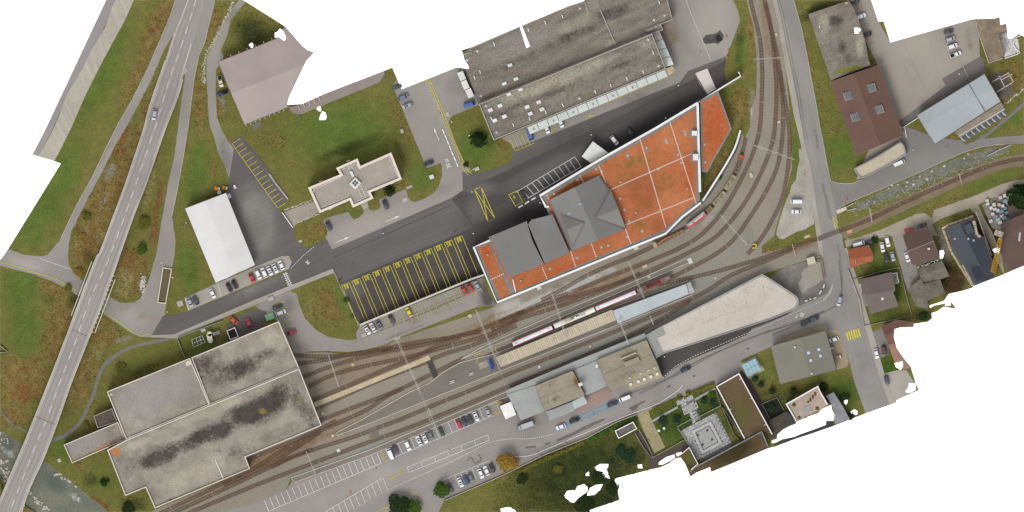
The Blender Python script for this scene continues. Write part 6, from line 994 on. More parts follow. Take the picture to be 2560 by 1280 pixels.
e = empty('bin_group', 1970, 729, 0, 'two orange work machines at the canopy edge', 'machine'); boxpart('body', 1966, 726, 8, 6, 0, 1.6, 40, M('orange_paint', (226, 140, 64), fine=.03), e); boxpart('body', 1974, 731, 8, 6, 0, 1.4, 20, M('orange_paint', (226, 140, 64)), e); boxpart('cab', 1970, 729, 4, 4, 1.4, 2, 20, GLASS, e)
BRR_ = [((2012, 753), (2019, 751)), ((2024, 749), (2028, 747)), ((2034, 747), (2041, 743)), ((2048, 735), (2054, 726)), ((2058, 720), (2061, 711))]
for i, (a_, b_) in enumerate(BRR_):
    vs, fs = [], []; ribbon(vs, fs, [a_, b_], 3.2, 0, .8); obj('concrete_barrier', vs, fs, M('barrier_white', (216, 214, 206)), label='white concrete barrier, %s from the west round the yard bend' % NTH[i], cat='barrier', group='white barriers round the bend')

e = [o for o in COL.objects if o.name.startswith('station_canopy')][0]; vs, fs = [], []
for l in ([(1905, 700), (1912, 740), (1900, 770), (1870, 800)], [(1860, 725), (1868, 770), (1874, 800)], [(1800, 745), (1815, 790), (1822, 820)], [(1745, 770), (1765, 815), (1775, 838)], [(1690, 800), (1705, 840), (1715, 860)], [(1680, 845), (1800, 790), (1900, 760)], [(1860, 722), (1900, 712), (1960, 735)]):
    for a_, b_ in zip(l, l[1:]):
        m_ = int(math.hypot(b_[0] - a_[0], b_[1] - a_[1]) / 5)
        for k in range(m_): x, y = lerp(a_, b_, k / m_); disc(vs, fs, x + RNG.normal(0, 1), y + RNG.normal(0, 1), .7, 5.2, 5.3, 5)
obj('roof_peg', vs, fs, M('peg_dark', (96, 84, 72)), e, kind='stuff')
# ---------------------------------------------------------------- railway
RZ = Z1
def track(label, pts, z=.05, raw=False):
    p = smooth(pts, 5); L_ = sum(math.hypot(b[0] - a[0], b[1] - a[1]) for a, b in zip(p, p[1:])); p = resample(p, max(int(L_ / 8), 3))
    e = empty('railway_track', *p[0], 0, label, kind='structure')
    for o_ in (-2.9, 2.9):
        q = []
        for i in range(len(p)):
            a, b = p[max(i - 1, 0)], p[min(i + 1, len(p) - 1)]; d = math.hypot(b[0] - a[0], b[1] - a[1]) or 1
            q.append((p[i][0] - (b[1] - a[1]) / d * o_, p[i][1] + (b[0] - a[0]) / d * o_))
        bands('rail', [q], .75, z + .1, RAIL, .14, e, kind=None)
    m_ = int(L_ / 3.7); p2 = resample(p, m_); vs, fs = [], []
    for i in range(m_):
        a, b = p2[max(i - 1, 0)], p2[min(i + 1, m_ - 1)]; d = math.hypot(b[0] - a[0], b[1] - a[1]) or 1; nx, ny = -(b[1] - a[1]) / d * 5.5, (b[0] - a[0]) / d * 5.5
        if RNG.random() < .02: continue
        ribbon(vs, fs, [(p2[i][0] - nx, p2[i][1] - ny), (p2[i][0] + nx, p2[i][1] + ny)], 1.5, z, .09)
    obj('sleepers', vs, fs, SLP, e, kind='stuff'); return p
sid = track('curved siding with parked wagons below the white wall', [(1355, 750), (1400, 727), (1460, 693), (1520, 665), (1580, 641), (1640, 612), (1700, 577), (1755, 543), (1800, 492), (1835, 437), (1856, 380), (1864, 345)])
track('outer curved track passing the siding', [(1250, 805), (1300, 782), (1350, 760), (1430, 730), (1515, 695), (1580, 670), (1640, 646), (1700, 620), (1752, 588), (1805, 530), (1855, 445), (1887, 370), (1900, 315), (1905, 225), (1905, 160), (1900, 100), (1885, 37), (1876, -2)])
track('second curved track north of the narrow platform', [(1230, 825), (1300, 797), (1400, 765), (1500, 728), (1600, 688), (1705, 640), (1760, 612), (1805, 578), (1862, 507), (1905, 427), (1927, 370), (1937, 320), (1941, 225), (1936, 150), (1926, 62), (1911, -2)])
track('train track curving north past the gravel patch', [(1100, 948), (1180, 908), (1284, 860), (1384, 817), (1486, 773), (1587, 731), (1675, 695), (1730, 668), (1790, 635), (1835, 598), (1882, 532), (1920, 470), (1945, 410), (1957, 330), (1956, 250), (1948, 175), (1932, 90), (1912, 10)])
track('easternmost curved siding with a yellow buffer stop', [(1870, 634), (1900, 600), (1925, 560), (1955, 497), (1969, 425), (1974, 360), (1970, 300), (1960, 240), (1950, 180)])
track('main track crossing the road level crossing', [(1640, 712), (1690, 702), (1767, 685), (1855, 661), (1920, 641), (1980, 619), (2045, 597), (2100, 577), (2170, 550), (2245, 514), (2320, 479), (2395, 447), (2457, 421), (2520, 403), (2562, 397)])
track('platform track beside the island platform', [(1985, 621), (1920, 650), (1830, 687), (1775, 722), (1725, 749), (1655, 779), (1580, 812), (1480, 852), (1380, 892), (1280, 932), (1177, 976), (1090, 1011), (1015, 1043), (947, 1069), (877, 1095), (790, 1122), (727, 1145), (680, 1168)])
track('platform track along the station side', [(1725, 752), (1655, 797), (1567, 842), (1455, 892), (1370, 927), (1280, 963), (1140, 1022), (1015, 1072), (915, 1108), (815, 1146), (715, 1184), (640, 1213), (560, 1246), (470, 1284)])
track('depot throat track, northernmost', [(733, 887), (800, 892), (880, 886), (980, 868), (1060, 853), (1115, 846), (1197, 826), (1265, 796), (1310, 778)])
track('depot throat track merging from the second door', [(738, 910), (800, 902), (860, 890), (915, 882), (980, 872)])
track('depot throat track from the third door', [(757, 942), (825, 917), (890, 897), (965, 880), (1060, 862), (1140, 842), (1200, 830)])
track('depot throat track from the fourth door', [(773, 966), (830, 938), (915, 915), (1015, 894), (1077, 878), (1150, 858), (1235, 832), (1290, 800)])
track('depot track north of the timber strip', [(782, 1000), (857, 970), (965, 923), (1040, 893), (1077, 872), (1150, 845)])
track('depot track south of the timber strip', [(790, 1022), (865, 988), (925, 961), (1015, 925), (1065, 905), (1115, 884), (1177, 865), (1240, 838), (1290, 815)])
track('depot track from the southernmost door', [(800, 1052), (865, 1026), (940, 998), (1007, 970), (1060, 945), (1110, 920), (1160, 895)])
track('track along the south face of the depot', [(400, 1284), (500, 1237), (560, 1208), (640, 1168), (700, 1130), (770, 1092), (840, 1060), (915, 1026), (965, 992), (1007, 972)])
track('outer track along the south face of the depot', [(618, 1152), (660, 1133), (740, 1100), (800, 1073), (840, 1052)])
track('diverging track into the platform line', [(430, 1284), (512, 1246), (600, 1204), (680, 1166), (727, 1144), (780, 1124)])
track('depot link track', [(560, 1212), (625, 1184), (690, 1152), (745, 1116), (800, 1082)])
track('crossover between second and third curves', [(1280, 795), (1355, 764), (1430, 742), (1520, 716), (1600, 684)])
bands('crossing_slab', [[(2045, 598), (2098, 576)]], 12, Z2, M('crossing_panel', (112, 108, 104)), .12, label='dark panels of the level crossing', kind='structure')
# overhead line gantries
GAL = M('gantry_steel', (190, 190, 186), (170, 170, 166), fine=.05)
def gantry(label, a, b, w_=3.2, h=6.2, ext=None):
    e = empty('overhead_gantry', *a, 0, label, 'gantry', 'overhead line gantries'); d = math.hypot(b[0] - a[0], b[1] - a[1]); nx, ny = -(b[1] - a[1]) / d * w_ / 2, (b[0] - a[0]) / d * w_ / 2
    vs, fs = [], []
    for s_ in (1, -1): ribbon(vs, fs, [(a[0] + nx * s_, a[1] + ny * s_), (b[0] + nx * s_, b[1] + ny * s_)], .6, h, .2)
    k = int(d / 4)
    for i in range(k):
        p, q = lerp(a, b, i / k), lerp(a, b, (i + 1) / k); s_ = 1 if i % 2 else -1; ribbon(vs, fs, [(p[0] + nx * s_, p[1] + ny * s_), (q[0] - nx * s_, q[1] - ny * s_)], .4, h, .12)
    obj('lattice_beam', vs, fs, GAL, e)
    for q in (a, b): vs, fs = [], []; box(vs, fs, *q, 1.6, 1.6, 0, h + .6); obj('mast', vs, fs, GAL, e)
    if ext: bands('span_wire', [ext], .35, h + .1, GAL, .06, e, kind=None)
gantry('lattice gantry over the depot throat tracks', (992, 848), (1052, 985), ext=[(1052, 985), (1080, 1060), (1100, 1095)])
gantry('lattice gantry from the grass strip to the striped platform roof', (1190, 776), (1250, 925), ext=[(1250, 925), (1268, 985)])
gantry('lattice gantry crossing the middle coach', (1380, 735), (1415, 842)); gantry('lattice gantry by the red locomotive', (1572, 656), (1610, 745)); gantry('lattice gantry over the curved tracks', (1801, 538), (1868, 612), 2.2); gantry('lattice gantry near the gravel patch', (1886, 363), (1986, 399), 2.2); gantry('straight gantry across the northern tracks', (1884, 148), (1957, 144), 2.2)
gantry('lattice gantry by the station side tracks', (1548, 800), (1572, 862), 2.2); gantry('thin gantry close to the depot east wall', (820, 885), (846, 965), 1.6, ext=[(846, 965), (890, 1060), (925, 1128)]); gantry('thin gantry over the southern platform tracks', (1070, 1020), (1092, 1075), 1.8, ext=[(1040, 955), (1070, 1020)]); gantry('thin gantry beside the island platform post', (766, 1130), (790, 1190), 1.6); gantry('short gantry between the station side tracks', (1625, 790), (1634, 812), 1.6); gantry('thin gantry over the branch line', (2174, 520), (2180, 556), 1.6); gantry('thin gantry at the bend of the branch line', (2397, 434), (2405, 460), 1.2); gantry('thin gantry west of the level crossing', (1981, 612), (1988, 640), 1.4)
# small concrete track boxes and signals
TB = M('track_box', (198, 180, 142), (186, 170, 136), fine=.06); SG = M('signal_white', (206, 204, 198))
for i, (x, y, k, lb) in enumerate(((1333, 848, 0, 0),)): pass
for (x, y, a_, b_, lb) in ((1590, 620, 12, 8, 'pale cable box beside the white wall'), (1878, 438, 7, 12, 'cream cable box between the curved tracks'), (1788, 695, 6, 6, 'square cable box north of the triangular roof'), (1475, 866, 6, 6, 'square tan cable box between the platform tracks'), (1348, 918, 6, 6, 'white framed cable box between the platform tracks'), (846, 1126, 9, 8, 'white cable box among the southern tracks'), (882, 912, 7, 7, 'round edged box among the depot throat tracks'), (807, 1034, 8, 8, 'concrete lid by the depot east wall'), (1612, 666, 13, 7, 'beige slab between the curved tracks'), (1622, 692, 7, 7, 'small tan box on the narrow platform'), (1725, 652, 10, 14, 'white cover at the tip of the narrow platform'), (1941, 86, 6, 6, 'tan box on the northern ballast'), (1947, 305, 8, 6, 'tan box beside the road verge'), (1175, 790, 9, 9, 'pale box at the foot of the car park bank'), (832, 1089, 7, 7, 'tan box at the platform tail'), (1254, 965, 14, 12, None), (1348, 720, 11, 8, 'pale slab south of the white parapet')):
    if lb: boxpart('cable_box', x, y, a_, b_, 0, .45, -24, TB if 'white' not in lb else SG, label=lb, cat='cable box', group='cable boxes in the tracks')
# ---------------------------------------------------------------- rolling stock
RED = M('train_red', (196, 58, 54), (178, 52, 48), fine=.05, rough=.5); SIL = M('coach_roof_silver', (222, 222, 225), (206, 206, 210), s=.3, fine=.05, rough=.5); CRM = M('coach_roof_white', (228, 224, 214), (216, 212, 200), s=.3, fine=.05)
def coach(name, label, cat, a, b, w_, roofm, bodym, extra=None, h=3.6):
    e = empty(name, *lerp(a, b, .5), 0, label, cat); d = math.hypot(b[0] - a[0], b[1] - a[1]); ux, uy = (b[0] - a[0]) / d, (b[1] - a[1]) / d; nx, ny = -uy, ux
    def q(u, v): return (a[0] + ux * u + nx * v, a[1] + uy * u + ny * v)
    vs, fs = [], []; prism(vs, fs, [q(0, -w_ / 2 + 1), q(1.5, -w_ / 2), q(d - 1.5, -w_ / 2), q(d, -w_ / 2 + 1), q(d, w_ / 2 - 1), q(d - 1.5, w_ / 2), q(1.5, w_ / 2), q(0, w_ / 2 - 1)], .9, h - .5); obj('body', vs, fs, bodym, e)
    if roofm:
        vs, fs = [], []; m_ = 9; prof = [(-.4, -.42), (-.36, -.2), (-.26, -.05), (0, .04), (.26, -.05), (.36, -.2), (.4, -.42)]
        for i in range(m_ + 1):
            u = 1.2 + (d - 2.4) * i / m_
            for (v, z) in prof: x, y = q(u, v * w_); vs.append(P(x, y, h + z))
        k = len(prof)
        for i in range(m_):
            for j in range(k - 1): fs.append((i * k + j, i * k + j + 1, i * k + k + j + 1, i * k + k + j))
        fs = [f[::-1] for f in fs] if (Vector(vs[fs[0][1]]) - Vector(vs[fs[0][0]])).cross(Vector(vs[fs[0][2]]) - Vector(vs[fs[0][0]])).z < 0 else fs
        obj('roof', vs, fs, roofm, e, smooth=True)
    for u in (d * .15, d * .85): x, y = q(u, 0); boxpart('bogie', x, y, 14, w_ * .7, .3, .9, math.degrees(math.atan2(uy, ux)), DKST, e)
    return e, q, d
an = math.degrees(math.atan2(731 - 773, 1587 - 1486))
e, q, d = coach('railway_coach', 'silver roofed coach with red edges at the west end of the train', 'railway coach', (1281, 861), (1381, 818), 12.5, SIL, RED)
for u in (8, 12, d - 10): boxpart('roof_vent', *q(u, 1), 2.4, 2, 3.6, 3.85, an, WALLG, e)
e, q, d = coach('railway_coach', 'white roofed coach with roof equipment in the middle of the train', 'railway coach', (1385, 816), (1487, 773), 13, CRM, M('coach_side_cream', (214, 208, 194)))
for u, v, a_, b_, m_ in ((38, 0, 15, 7, TAN), (50, -1, 8, 7, WALLG), (62, -1, 3, 3, BLK), (68, -1, 3, 3, BLK), (78, -1, 12, 8, STEEL), (56, -3, 20, 1.2, DKST)): boxpart('roof_unit', *q(u, v), a_, b_, 3.55, 3.95, an, m_, e)
e, q, d = coach('railway_coach', 'silver roofed coach with red edges next to the locomotive', 'railway coach', (1489, 772), (1590, 730), 12.5, SIL, RED)
for u in (8, d - 10): boxpart('roof_vent', *q(u, 1), 2.4, 2, 3.6, 3.85, an, WALLG, e)
e, q, d = coach('locomotive', 'red locomotive with brown roof grilles and grey ends', 'locomotive', (1592, 728), (1677, 692), 12, None, M('loco_red', (166, 84, 76), (146, 70, 64), fine=.06), h=3.4)
GRL = M('grille_brown', (96, 58, 44), (82, 50, 40)); boxpart('roof_deck', *q(d / 2, 0), d - 4, 8, 2.9, 3.05, an, M('loco_deck', (120, 104, 98)), e)
for i in range(9): boxpart('roof_grille', *q(27 + i * 4.4, 0), 3.4, 8, 3.05, 3.3, an, GRL, e)
for u in (10, d - 9): boxpart('end_roof', *q(u, 0), 16, 10, 3.0, 3.35, an, M('loco_end', (130, 126, 126), (104, 100, 102), s=1), e); bands('pantograph', [[q(u - 5, -3.5), q(u + 5, 3.5)], [q(u - 5, 3.5), q(u + 5, -3.5)], [q(u - 6, 0), q(u + 6, 0)]], .6, 3.4, STEEL, .25, e, kind=None)
e, q, d = coach('wagon', 'half red half grey box wagon with a white stripe', 'wagon', (1719, 567), (1763, 533), 12, None, M('wagon_pink', (206, 104, 100), (196, 92, 90), fine=.05))
an2 = math.degrees(math.atan2(533 - 567, 44)); boxpart('roof_half', *q(d / 2, -3.2), d - 1, 5.6, 3.1, 3.3, an2, M('wagon_grey', (170, 170, 172)), e); boxpart('roof_stripe', *q(d * .62, .4), 26, 2.8, 3.32, 3.4, an2, M('stripe_cream', (224, 214, 200)), e); boxpart('emblem', *q(10, 0), 12, 2, 3.32, 3.38, an2 + 10, WH, e)
def flat(name, label, a, b, w_, m_, n_=8, h=1.3, cat='wagon'):
    e, q, d = coach(name, label, cat, a, b, w_, None, m_, h=h + .5)
    for i in range(n_): boxpart('deck_board', *q(d * (i + .5) / n_, 0), d / n_ * .85, w_ - 1.4, h, h + .12, math.degrees(math.atan2(b[1] - a[1], b[0] - a[0])), [TBR, TBR2][i % 2], e)
    return e, q, d
TBR = M('load_timber', (150, 124, 88), (128, 106, 76), s=.6, fine=.15); TBR2 = M('load_timber2', (132, 112, 84), (112, 96, 72), s=.6, fine=.15)
e, q, d = flat('crane_wagon', 'plank loaded wagon with a folded orange crane arm', (1632, 615), (1711, 576), 10, M('wagon_olive', (110, 96, 70)), 16); ca = math.degrees(math.atan2(-39, 79))
boxpart('crane_base', *q(6, 0), 9, 13, 1.4, 2.6, ca, M('crane_grey', (176, 160, 148)), e); bands('crane_arm', [[q(10, 1), q(28, -1)], [q(26, -2), q(48, -3)]], 2.2, 2.6, M('crane_orange', (206, 112, 78), (186, 96, 64), fine=.06), .5, e, kind=None)
e, q, d = flat('wagon', 'short flat wagon with a tan crate', (1765, 529), (1779, 517), 12, DKST, 3); 
KH = M('wagon_khaki', (176, 166, 128), (150, 142, 112), s=.5, fine=.12); INS = M('wagon_inside', (84, 84, 68), (150, 146, 126), s=1.2, fine=.2)
for a_, b_, lb in (((1785, 513), (1812, 480), 'khaki open tank wagon, lower one'), ((1814, 474), (1837, 439), 'khaki open tank wagon, upper one')):
    e, q, d = coach('wagon', lb, 'wagon', a_, b_, 12, None, KH, h=2.4); aa = math.degrees(math.atan2(b_[1] - a_[1], b_[0] - a_[0]))
    for u in (d * .3, d * .72): boxpart('open_bay', *q(u, 0), d * .3, 8.5, 1.9, 1.98, aa, INS, e)
    for u in (1.5, d * .5, d - 1.5): boxpart('rim', *q(u, 0), 2.2, 11, 1.9, 2.2, aa, KH, e)
e, q, d = flat('wagon', 'rusty flat wagon loaded with scrap and a red box', (1840, 434), (1856, 385), 10, M('wagon_rust', (98, 72, 66), (80, 62, 58)), 10, 1.2); boxpart('red_box', 1853, 392, 8, 9, 1.3, 2.2, -70, M('box_red', (206, 78, 52)), e)
for i in range(14): boxpart('scrap_piece', *q(4 + i * 2.6, RNG.uniform(-3, 3)), RNG.uniform(3, 8), 1.2, 1.32, 1.6, RNG.uniform(0, 180), [M('scrap_rust', (128, 92, 82)), M('scrap_grey', (150, 146, 150)), DKST][i % 3], e)
e = empty('buffer_stop', 1885, 616, 0, 'bright yellow buffer stop at the end of the easternmost siding', 'buffer stop'); bands('frame', [[(1880, 620), (1889, 620), (1891, 611)], [(1882, 611), (1891, 611)]], 2.6, 0, M('buffer_yellow', (222, 200, 56), fine=.03), 1.1, e, kind=None)
# yellow tower crane by the building site
e = empty('tower_crane', 2492, 640, 0, 'yellow lattice crane jib lying over the building site', 'crane'); YC = M('crane_yellow', (196, 150, 44), (150, 112, 40), s=1.5, fine=.1); a, b = (2502, 596), (2482, 682)
bands('jib_chord', [[(2496, 596), (2477, 680)], [(2505, 598), (2488, 684)], [(2501, 597), (2482, 682)]], 1.7, 14, YC, .3, e, kind=None)
L_ = []
for k in range(16): p0, p1 = lerp((2496, 596), (2477, 680), k / 16), lerp((2505, 598), (2488, 684), (k + 1) / 16); L_ += [[p0, p1], [lerp((2505, 598), (2488, 684), k / 16), lerp((2496, 596), (2477, 680), (k + 1) / 16)]]
bands('jib_lattice', L_, 1.3, 14.1, YC, .2, e, kind=None); boxpart('mast', 2499, 598, 7, 7, 0, 15, 10, YC, e); boxpart('counterweight', 2497, 584, 22, 14, 13.5, 15, 20, M('ballast_block', (180, 168, 158), (140, 130, 122), s=1), e)
# ---------------------------------------------------------------- vehicles
KIND = {'car': (4.3, 1.8, 1.45, .95, (.22, .36, .74, .9)), 'suv': (4.6, 1.88, 1.7, 1.05, (.2, .32, .84, .95)), 'van': (5.1, 1.98, 2.15, 1.3, (.08, .2, .985, .995)), 'pickup': (5.2, 1.9, 1.75, 1.05, (.2, .32, .52, .58)), 'truck': (7.4, 2.2, 2.6, 1.6, (.02, .08, .2, .21))}
TPL = {}
def meshof(name, vs, fs, mat, sm=False):
    me = bpy.data.meshes.new(name); me.from_pydata(vs, [], fs); me.materials.append(mat)
    for p_ in me.polygons: p_.use_smooth = sm
    return me
def carparts(kind, paint, sun):
    key = (kind, paint.name, sun)
    if key in TPL: return TPL[key]
    L, W_, H, hs_, (c0, c1, c2, c3) = KIND[kind]; X = lambda t: L / 2 - t * L; hw = W_ / 2; T = []
    st = [(0, .72, hs_ * .72), (.02, .86, hs_ * .8), (.07, .96, hs_ * .86), (c0, 1, hs_), (.5, 1, hs_), (c3, 1, hs_ * 1.0), (.96, .96, hs_ * .95), (.99, .88, hs_ * .88), (1, .74, hs_ * .72)]
    st = sorted(st); vs, fs = [], []
    for (t, wv, hz) in st:
        for (sy, z) in ((-.94, .28), (-1, .5), (-.97, hz - .08), (-.88, hz), (0, hz + .03), (.88, hz), (.97, hz - .08), (1, .5), (.94, .28)): vs.append((X(t), hw * wv * sy, z))
    for i in range(len(st) - 1):
        for j in range(8): fs.append((i * 9 + j, i * 9 + j + 1, i * 9 + j + 10, i * 9 + j + 9))
    fs.append(tuple(range(9))); fs.append(tuple(range((len(st) - 1) * 9, len(st) * 9))[::-1])
    a = Vector(vs[fs[3][1]]) - Vector(vs[fs[3][0]]); b = Vector(vs[fs[3][3]]) - Vector(vs[fs[3][0]])
    if a.cross(b).z < 0: fs = [f[::-1] for f in fs]
    T.append(('body', meshof('body', vs, fs, paint), (0, 0, 0)))
    r = hw * .72; g = hw * .87; h0 = hs_ + .02
    def quad(p): 
        n_ = (Vector(p[1]) - Vector(p[0])).cross(Vector(p[2]) - Vector(p[0])); c_ = sum((Vector(v) for v in p), Vector()) / 4 - Vector((0, 0, hs_ * .6))
        return p if n_.dot(c_) > 0 else p[::-1]
    T.append(('windscreen', meshof('windscreen', quad([(X(c0), -g, h0), (X(c0), g, h0), (X(c1), r, H), (X(c1), -r, H)]), [(0, 1, 2, 3)], GLASS), (0, 0, 0)))
    T.append(('rear_window', meshof('rear_window', quad([(X(c3), -g, h0), (X(c3), g, h0), (X(c2), r, H), (X(c2), -r, H)]), [(0, 1, 2, 3)], GLASS), (0, 0, 0)))
    for s_ in (-1, 1): T.append(('side_window', meshof('side_window', quad([(X(c0), s_ * g, h0), (X(c1), s_ * r, H), (X(c2), s_ * r, H), (X(c3), s_ * g, h0)]), [(0, 1, 2, 3)], GLASS), (0, 0, 0)))
    rv = [(X(c1 - .015), -r * 1.03, H), (X(c1 - .015), r * 1.03, H), (X(c2 + .015), r * 1.03, H), (X(c2 + .015), -r * 1.03, H), (X(c1 + .05), -r * .7, H + .05), (X(c1 + .05), r * .7, H + .05), (X(c2 - .03), r * .7, H + .05), (X(c2 - .03), -r * .7, H + .05)]
    T.append(('roof', meshof('roof', rv, [(4, 7, 6, 5), (0, 3, 7, 4), (3, 2, 6, 7), (2, 1, 5, 6), (1, 0, 4, 5)], paint), (0, 0, 0)))
    if sun: T.append(('sunroof', meshof('sunroof', [(X(c1 + .05), -r * .7, H + .06), (X(c1 + .05), r * .7, H + .06), (X(c1 + .22), r * .7, H + .06), (X(c1 + .22), -r * .7, H + .06)], [(0, 3, 2, 1)], GLASS), (0, 0, 0)))
    if kind == 'pickup': T.append(('load_bed', meshof('load_bed', [(X(.62), -hw * .8, hs_ + .05), (X(.62), hw * .8, hs_ + .05), (X(.96), hw * .8, hs_ + .05), (X(.96), -hw * .8, hs_ + .05)], [(0, 3, 2, 1)], BLK), (0, 0, 0)))
    if kind == 'truck':
        b_ = [(X(.25), -hw, .9), (X(.25), hw, .9), (X(1), hw, .9), (X(1), -hw, .9), (X(.25), -hw, 2.9), (X(.25), hw, 2.9), (X(1), hw, 2.9), (X(1), -hw, 2.9)]
        T.append(('box_body', meshof('box_body', b_, [(4, 7, 6, 5), (0, 4, 5, 1), (1, 5, 6, 2), (2, 6, 7, 3), (3, 7, 4, 0)], M('truck_box', (178, 182, 190), (168, 172, 182), fine=.03)), (0, 0, 0)))
    wh = []; wf = []
    for k in range(12): a_ = 2 * math.pi * k / 12; wh += [(.33 * math.cos(a_), -.11, .33 * math.sin(a_)), (.33 * math.cos(a_), .11, .33 * math.sin(a_))]
    for k in range(12): wf.append((2 * k, 2 * k + 1, (2 * k + 3) % 24, (2 * k + 2) % 24))
    wf += [tuple(range(0, 24, 2))[::-1], tuple(range(1, 24, 2))]; wm = meshof('wheel', wh, wf, BLK)
    for t in (.18, .8):
        for s_ in (-1, 1): T.append(('wheel', wm, (X(t), s_ * hw * .86, .33)))
    for s_ in (-1, 1): T.append(('wing_mirror', meshof('wing_mirror', [(X(c0 + .05) + u, s_ * (hw + .04) + v, hs_ + w_) for u in (-.08, .08) for v in (-.1, .1) for w_ in (-.05, .1)], [(0, 1, 3, 2), (4, 6, 7, 5), (0, 4, 5, 1), (2, 3, 7, 6), (1, 5, 7, 3), (0, 2, 6, 4)], paint), (0, 0, 0)))
    TPL[key] = T; return T
PC = {'white': (226, 228, 230), 'silver': (158, 164, 174), 'grey': (110, 112, 116), 'dark grey': (66, 70, 78), 'black': (40, 42, 46), 'blue': (62, 78, 116), 'dark blue': (46, 54, 78), 'red': (182, 50, 56), 'yellow': (212, 192, 40), 'dark green': (50, 60, 54), 'blue grey': (104, 116, 138), 'bright blue': (66, 96, 170), 'orange red': (204, 66, 44), 'dark red': (92, 62, 62), 'cream': (214, 208, 190)}
def paint(c): return M('car_paint_' + c.replace(' ', '_'), PC[c], PC[c], fine=.0, rough=.28, spec=.5)
def car(x, y, dx, dy, color, label, kind='car', group=None, z=.25, sun=False):
    e = empty('parked_' + ({'car': 'car', 'suv': 'car', 'van': 'van', 'pickup': 'pickup', 'truck': 'truck'}[kind]), x, y, z, label, {'car': 'car', 'suv': 'car', 'van': 'van', 'pickup': 'pickup truck', 'truck': 'truck'}[kind], group)
    e.rotation_euler = (0, 0, math.atan2(-dy, dx))
    for nm, me, loc in carparts(kind, paint(color), sun): part(nm, me, e, loc)
    CARS.append((x, y)); return e
CARS = []
def row(items, d, where, group):
    n = len(items)
    for i, it in enumerate(items):
        x, y, c = it[:3]; k = it[3] if len(it) > 3 else 'car'; s_ = len(it) > 4
        pos = {0: 'at the west end of', n - 1: 'at the east end of'}.get(i, '%s from the west in' % NTH[i])
        car(x, y, d[0] * (1 if RNG.random() < .5 or k == 'van' else -1) + RNG.uniform(-.6, .6), d[1] if False else d[1] * 1.0, c, '%s %s %s %s' % (c, 'van' if k == 'van' else ('estate car with glass roof' if s_ else 'car'), pos, where), k, group, sun=s_) if False else car(x, y, *(d if (i * 7 + n) % 3 else (-d[0], -d[1])), c, '%s %s %s %s' % (c, 'van' if k == 'van' else ('car with dark sunroof' if s_ else 'car'), pos, where), k, group, sun=s_)
row([(475, 756, 'silver'), (489, 751, 'dark grey'), (531, 734, 'white'), (573, 719, 'black'), (587, 711, 'black'), (630, 695, 'red'), (645, 686, 'white', 'suv'), (660, 682, 'white', 'suv'), (674, 677, 'white', 'car', 1), (688, 671, 'white', 'car', 1), (703, 663, 'white')], (12, 25), 'the row below the white hall', 'cars before the white hall')
car(584, 801, 23, 20, 'orange red', 'red car with a pale stripe across its roof north of the depot'); boxpart('roof_stripe', 584, 801, 4, 9, 1.62, 1.68, 41, WH, None, label='pale stripe plate on the red car roof', cat='roof plate') if False else None
car(622, 808, -10, -26, 'red', 'red car standing in the dark yard north of the depot'); car(693, 767, -24, 9, 'black', 'black car in the small yellow bays by the green shelter'); car(702, 782, 24, -9, 'white', 'white car in the small yellow bays by the green shelter', 'suv'); car(729, 831, 24, -8, 'red', 'red car parked alone against the depot east corner')
row([(918, 825, 'white', 'car', 1), (932, 819, 'white', 'car', 1), (948, 813, 'blue grey', 'car', 1), (979, 799, 'dark grey'), (1022, 780, 'yellow'), (1161, 727, 'red'), (1176, 720, 'red'), (1193, 714, 'silver')], (14, 25), 'the upper car park row', 'cars on the upper car park')
car(822, 565, 12, 26, 'dark blue', 'dark car at the west end of the office forecourt'); car(964, 512, 10, 26, 'dark blue', 'dark car right below the office block entrance'); car(1072, 408, 24, -9, 'dark blue', 'dark car at the lawn corner beside the lane')
car(993, 217, 16, -6, 'dark grey', 'dark car cut off by the survey edge on the lane'); car(1008, 243, 24, -10, 'blue grey', 'blue grey estate car parked beside the lawn', 'suv'); car(1019, 264, -25, 10, 'silver', 'silver car with dark sunroof parked beside the lawn', 'suv', sun=True)
car(1173, 261, 24, -8, 'bright blue', 'bright blue van beside the warehouse wall', 'van'); car(1325, 338, 7, 22, 'bright blue', 'blue van half under the loading canopy', 'van'); car(1367, 322, 7, 18, 'white', 'white car poking out of the canopy beside the yellow bays'); car(1402, 307, 8, 20, 'white', 'white car at the end of the yellow canopy bays')
car(1536, 351, 18, 23, 'white', 'white car beside the white entrance canopy', 'suv'); car(1576, 331, 14, 20, 'black', 'black car against the long white wall'); car(1307, 488, 11, 22, 'black', 'black car in the first white bay by the terracotta building')
car(1991, 504, -28, 0, 'white', 'white van on the gravel patch', 'van'); car(1991, 529, -26, 0, 'white', 'white car on the gravel patch below the white van'); car(2248, 407, 26, -12, 'white', 'white van beside the long rounded shelter roof', 'van')
car(2136, 4, 22, -8, 'black', 'black car cut by the top edge beside the flat roof', 'suv'); car(2152, 41, 23, -9, 'white', 'white car with striped roof beside the flat roofed building', 'suv'); car(2167, 86, 24, -8, 'black', 'black car in the yard below the striped white one')
row([(2371, 79, 'dark grey')], (26, -6), 'the yard column, topmost', 'cars in the north-east yard'); car(2375, 98, 25, -8, 'silver', 'silver car in the yard column, second from the top', 'suv', 'cars in the north-east yard'); car(2381, 116, 26, -9, 'white', 'white car in the yard column, third from the top', 'suv', 'cars in the north-east yard'); car(2389, 136, 28, -11, 'white', 'white pickup with black load bed, lowest in the yard column', 'pickup', 'cars in the north-east yard')
car(2272, 577, 22, -8, 'orange red', 'orange red car behind the dotted ridge house'); car(2305, 564, 24, -9, 'black', 'black car at the corner of the dotted ridge house'); car(2147, 610, 28, -8, 'white', 'white van beside the small orange house', 'van'); car(2177, 605, 24, -2, 'dark grey', 'dark grey car behind the white van by the orange house')
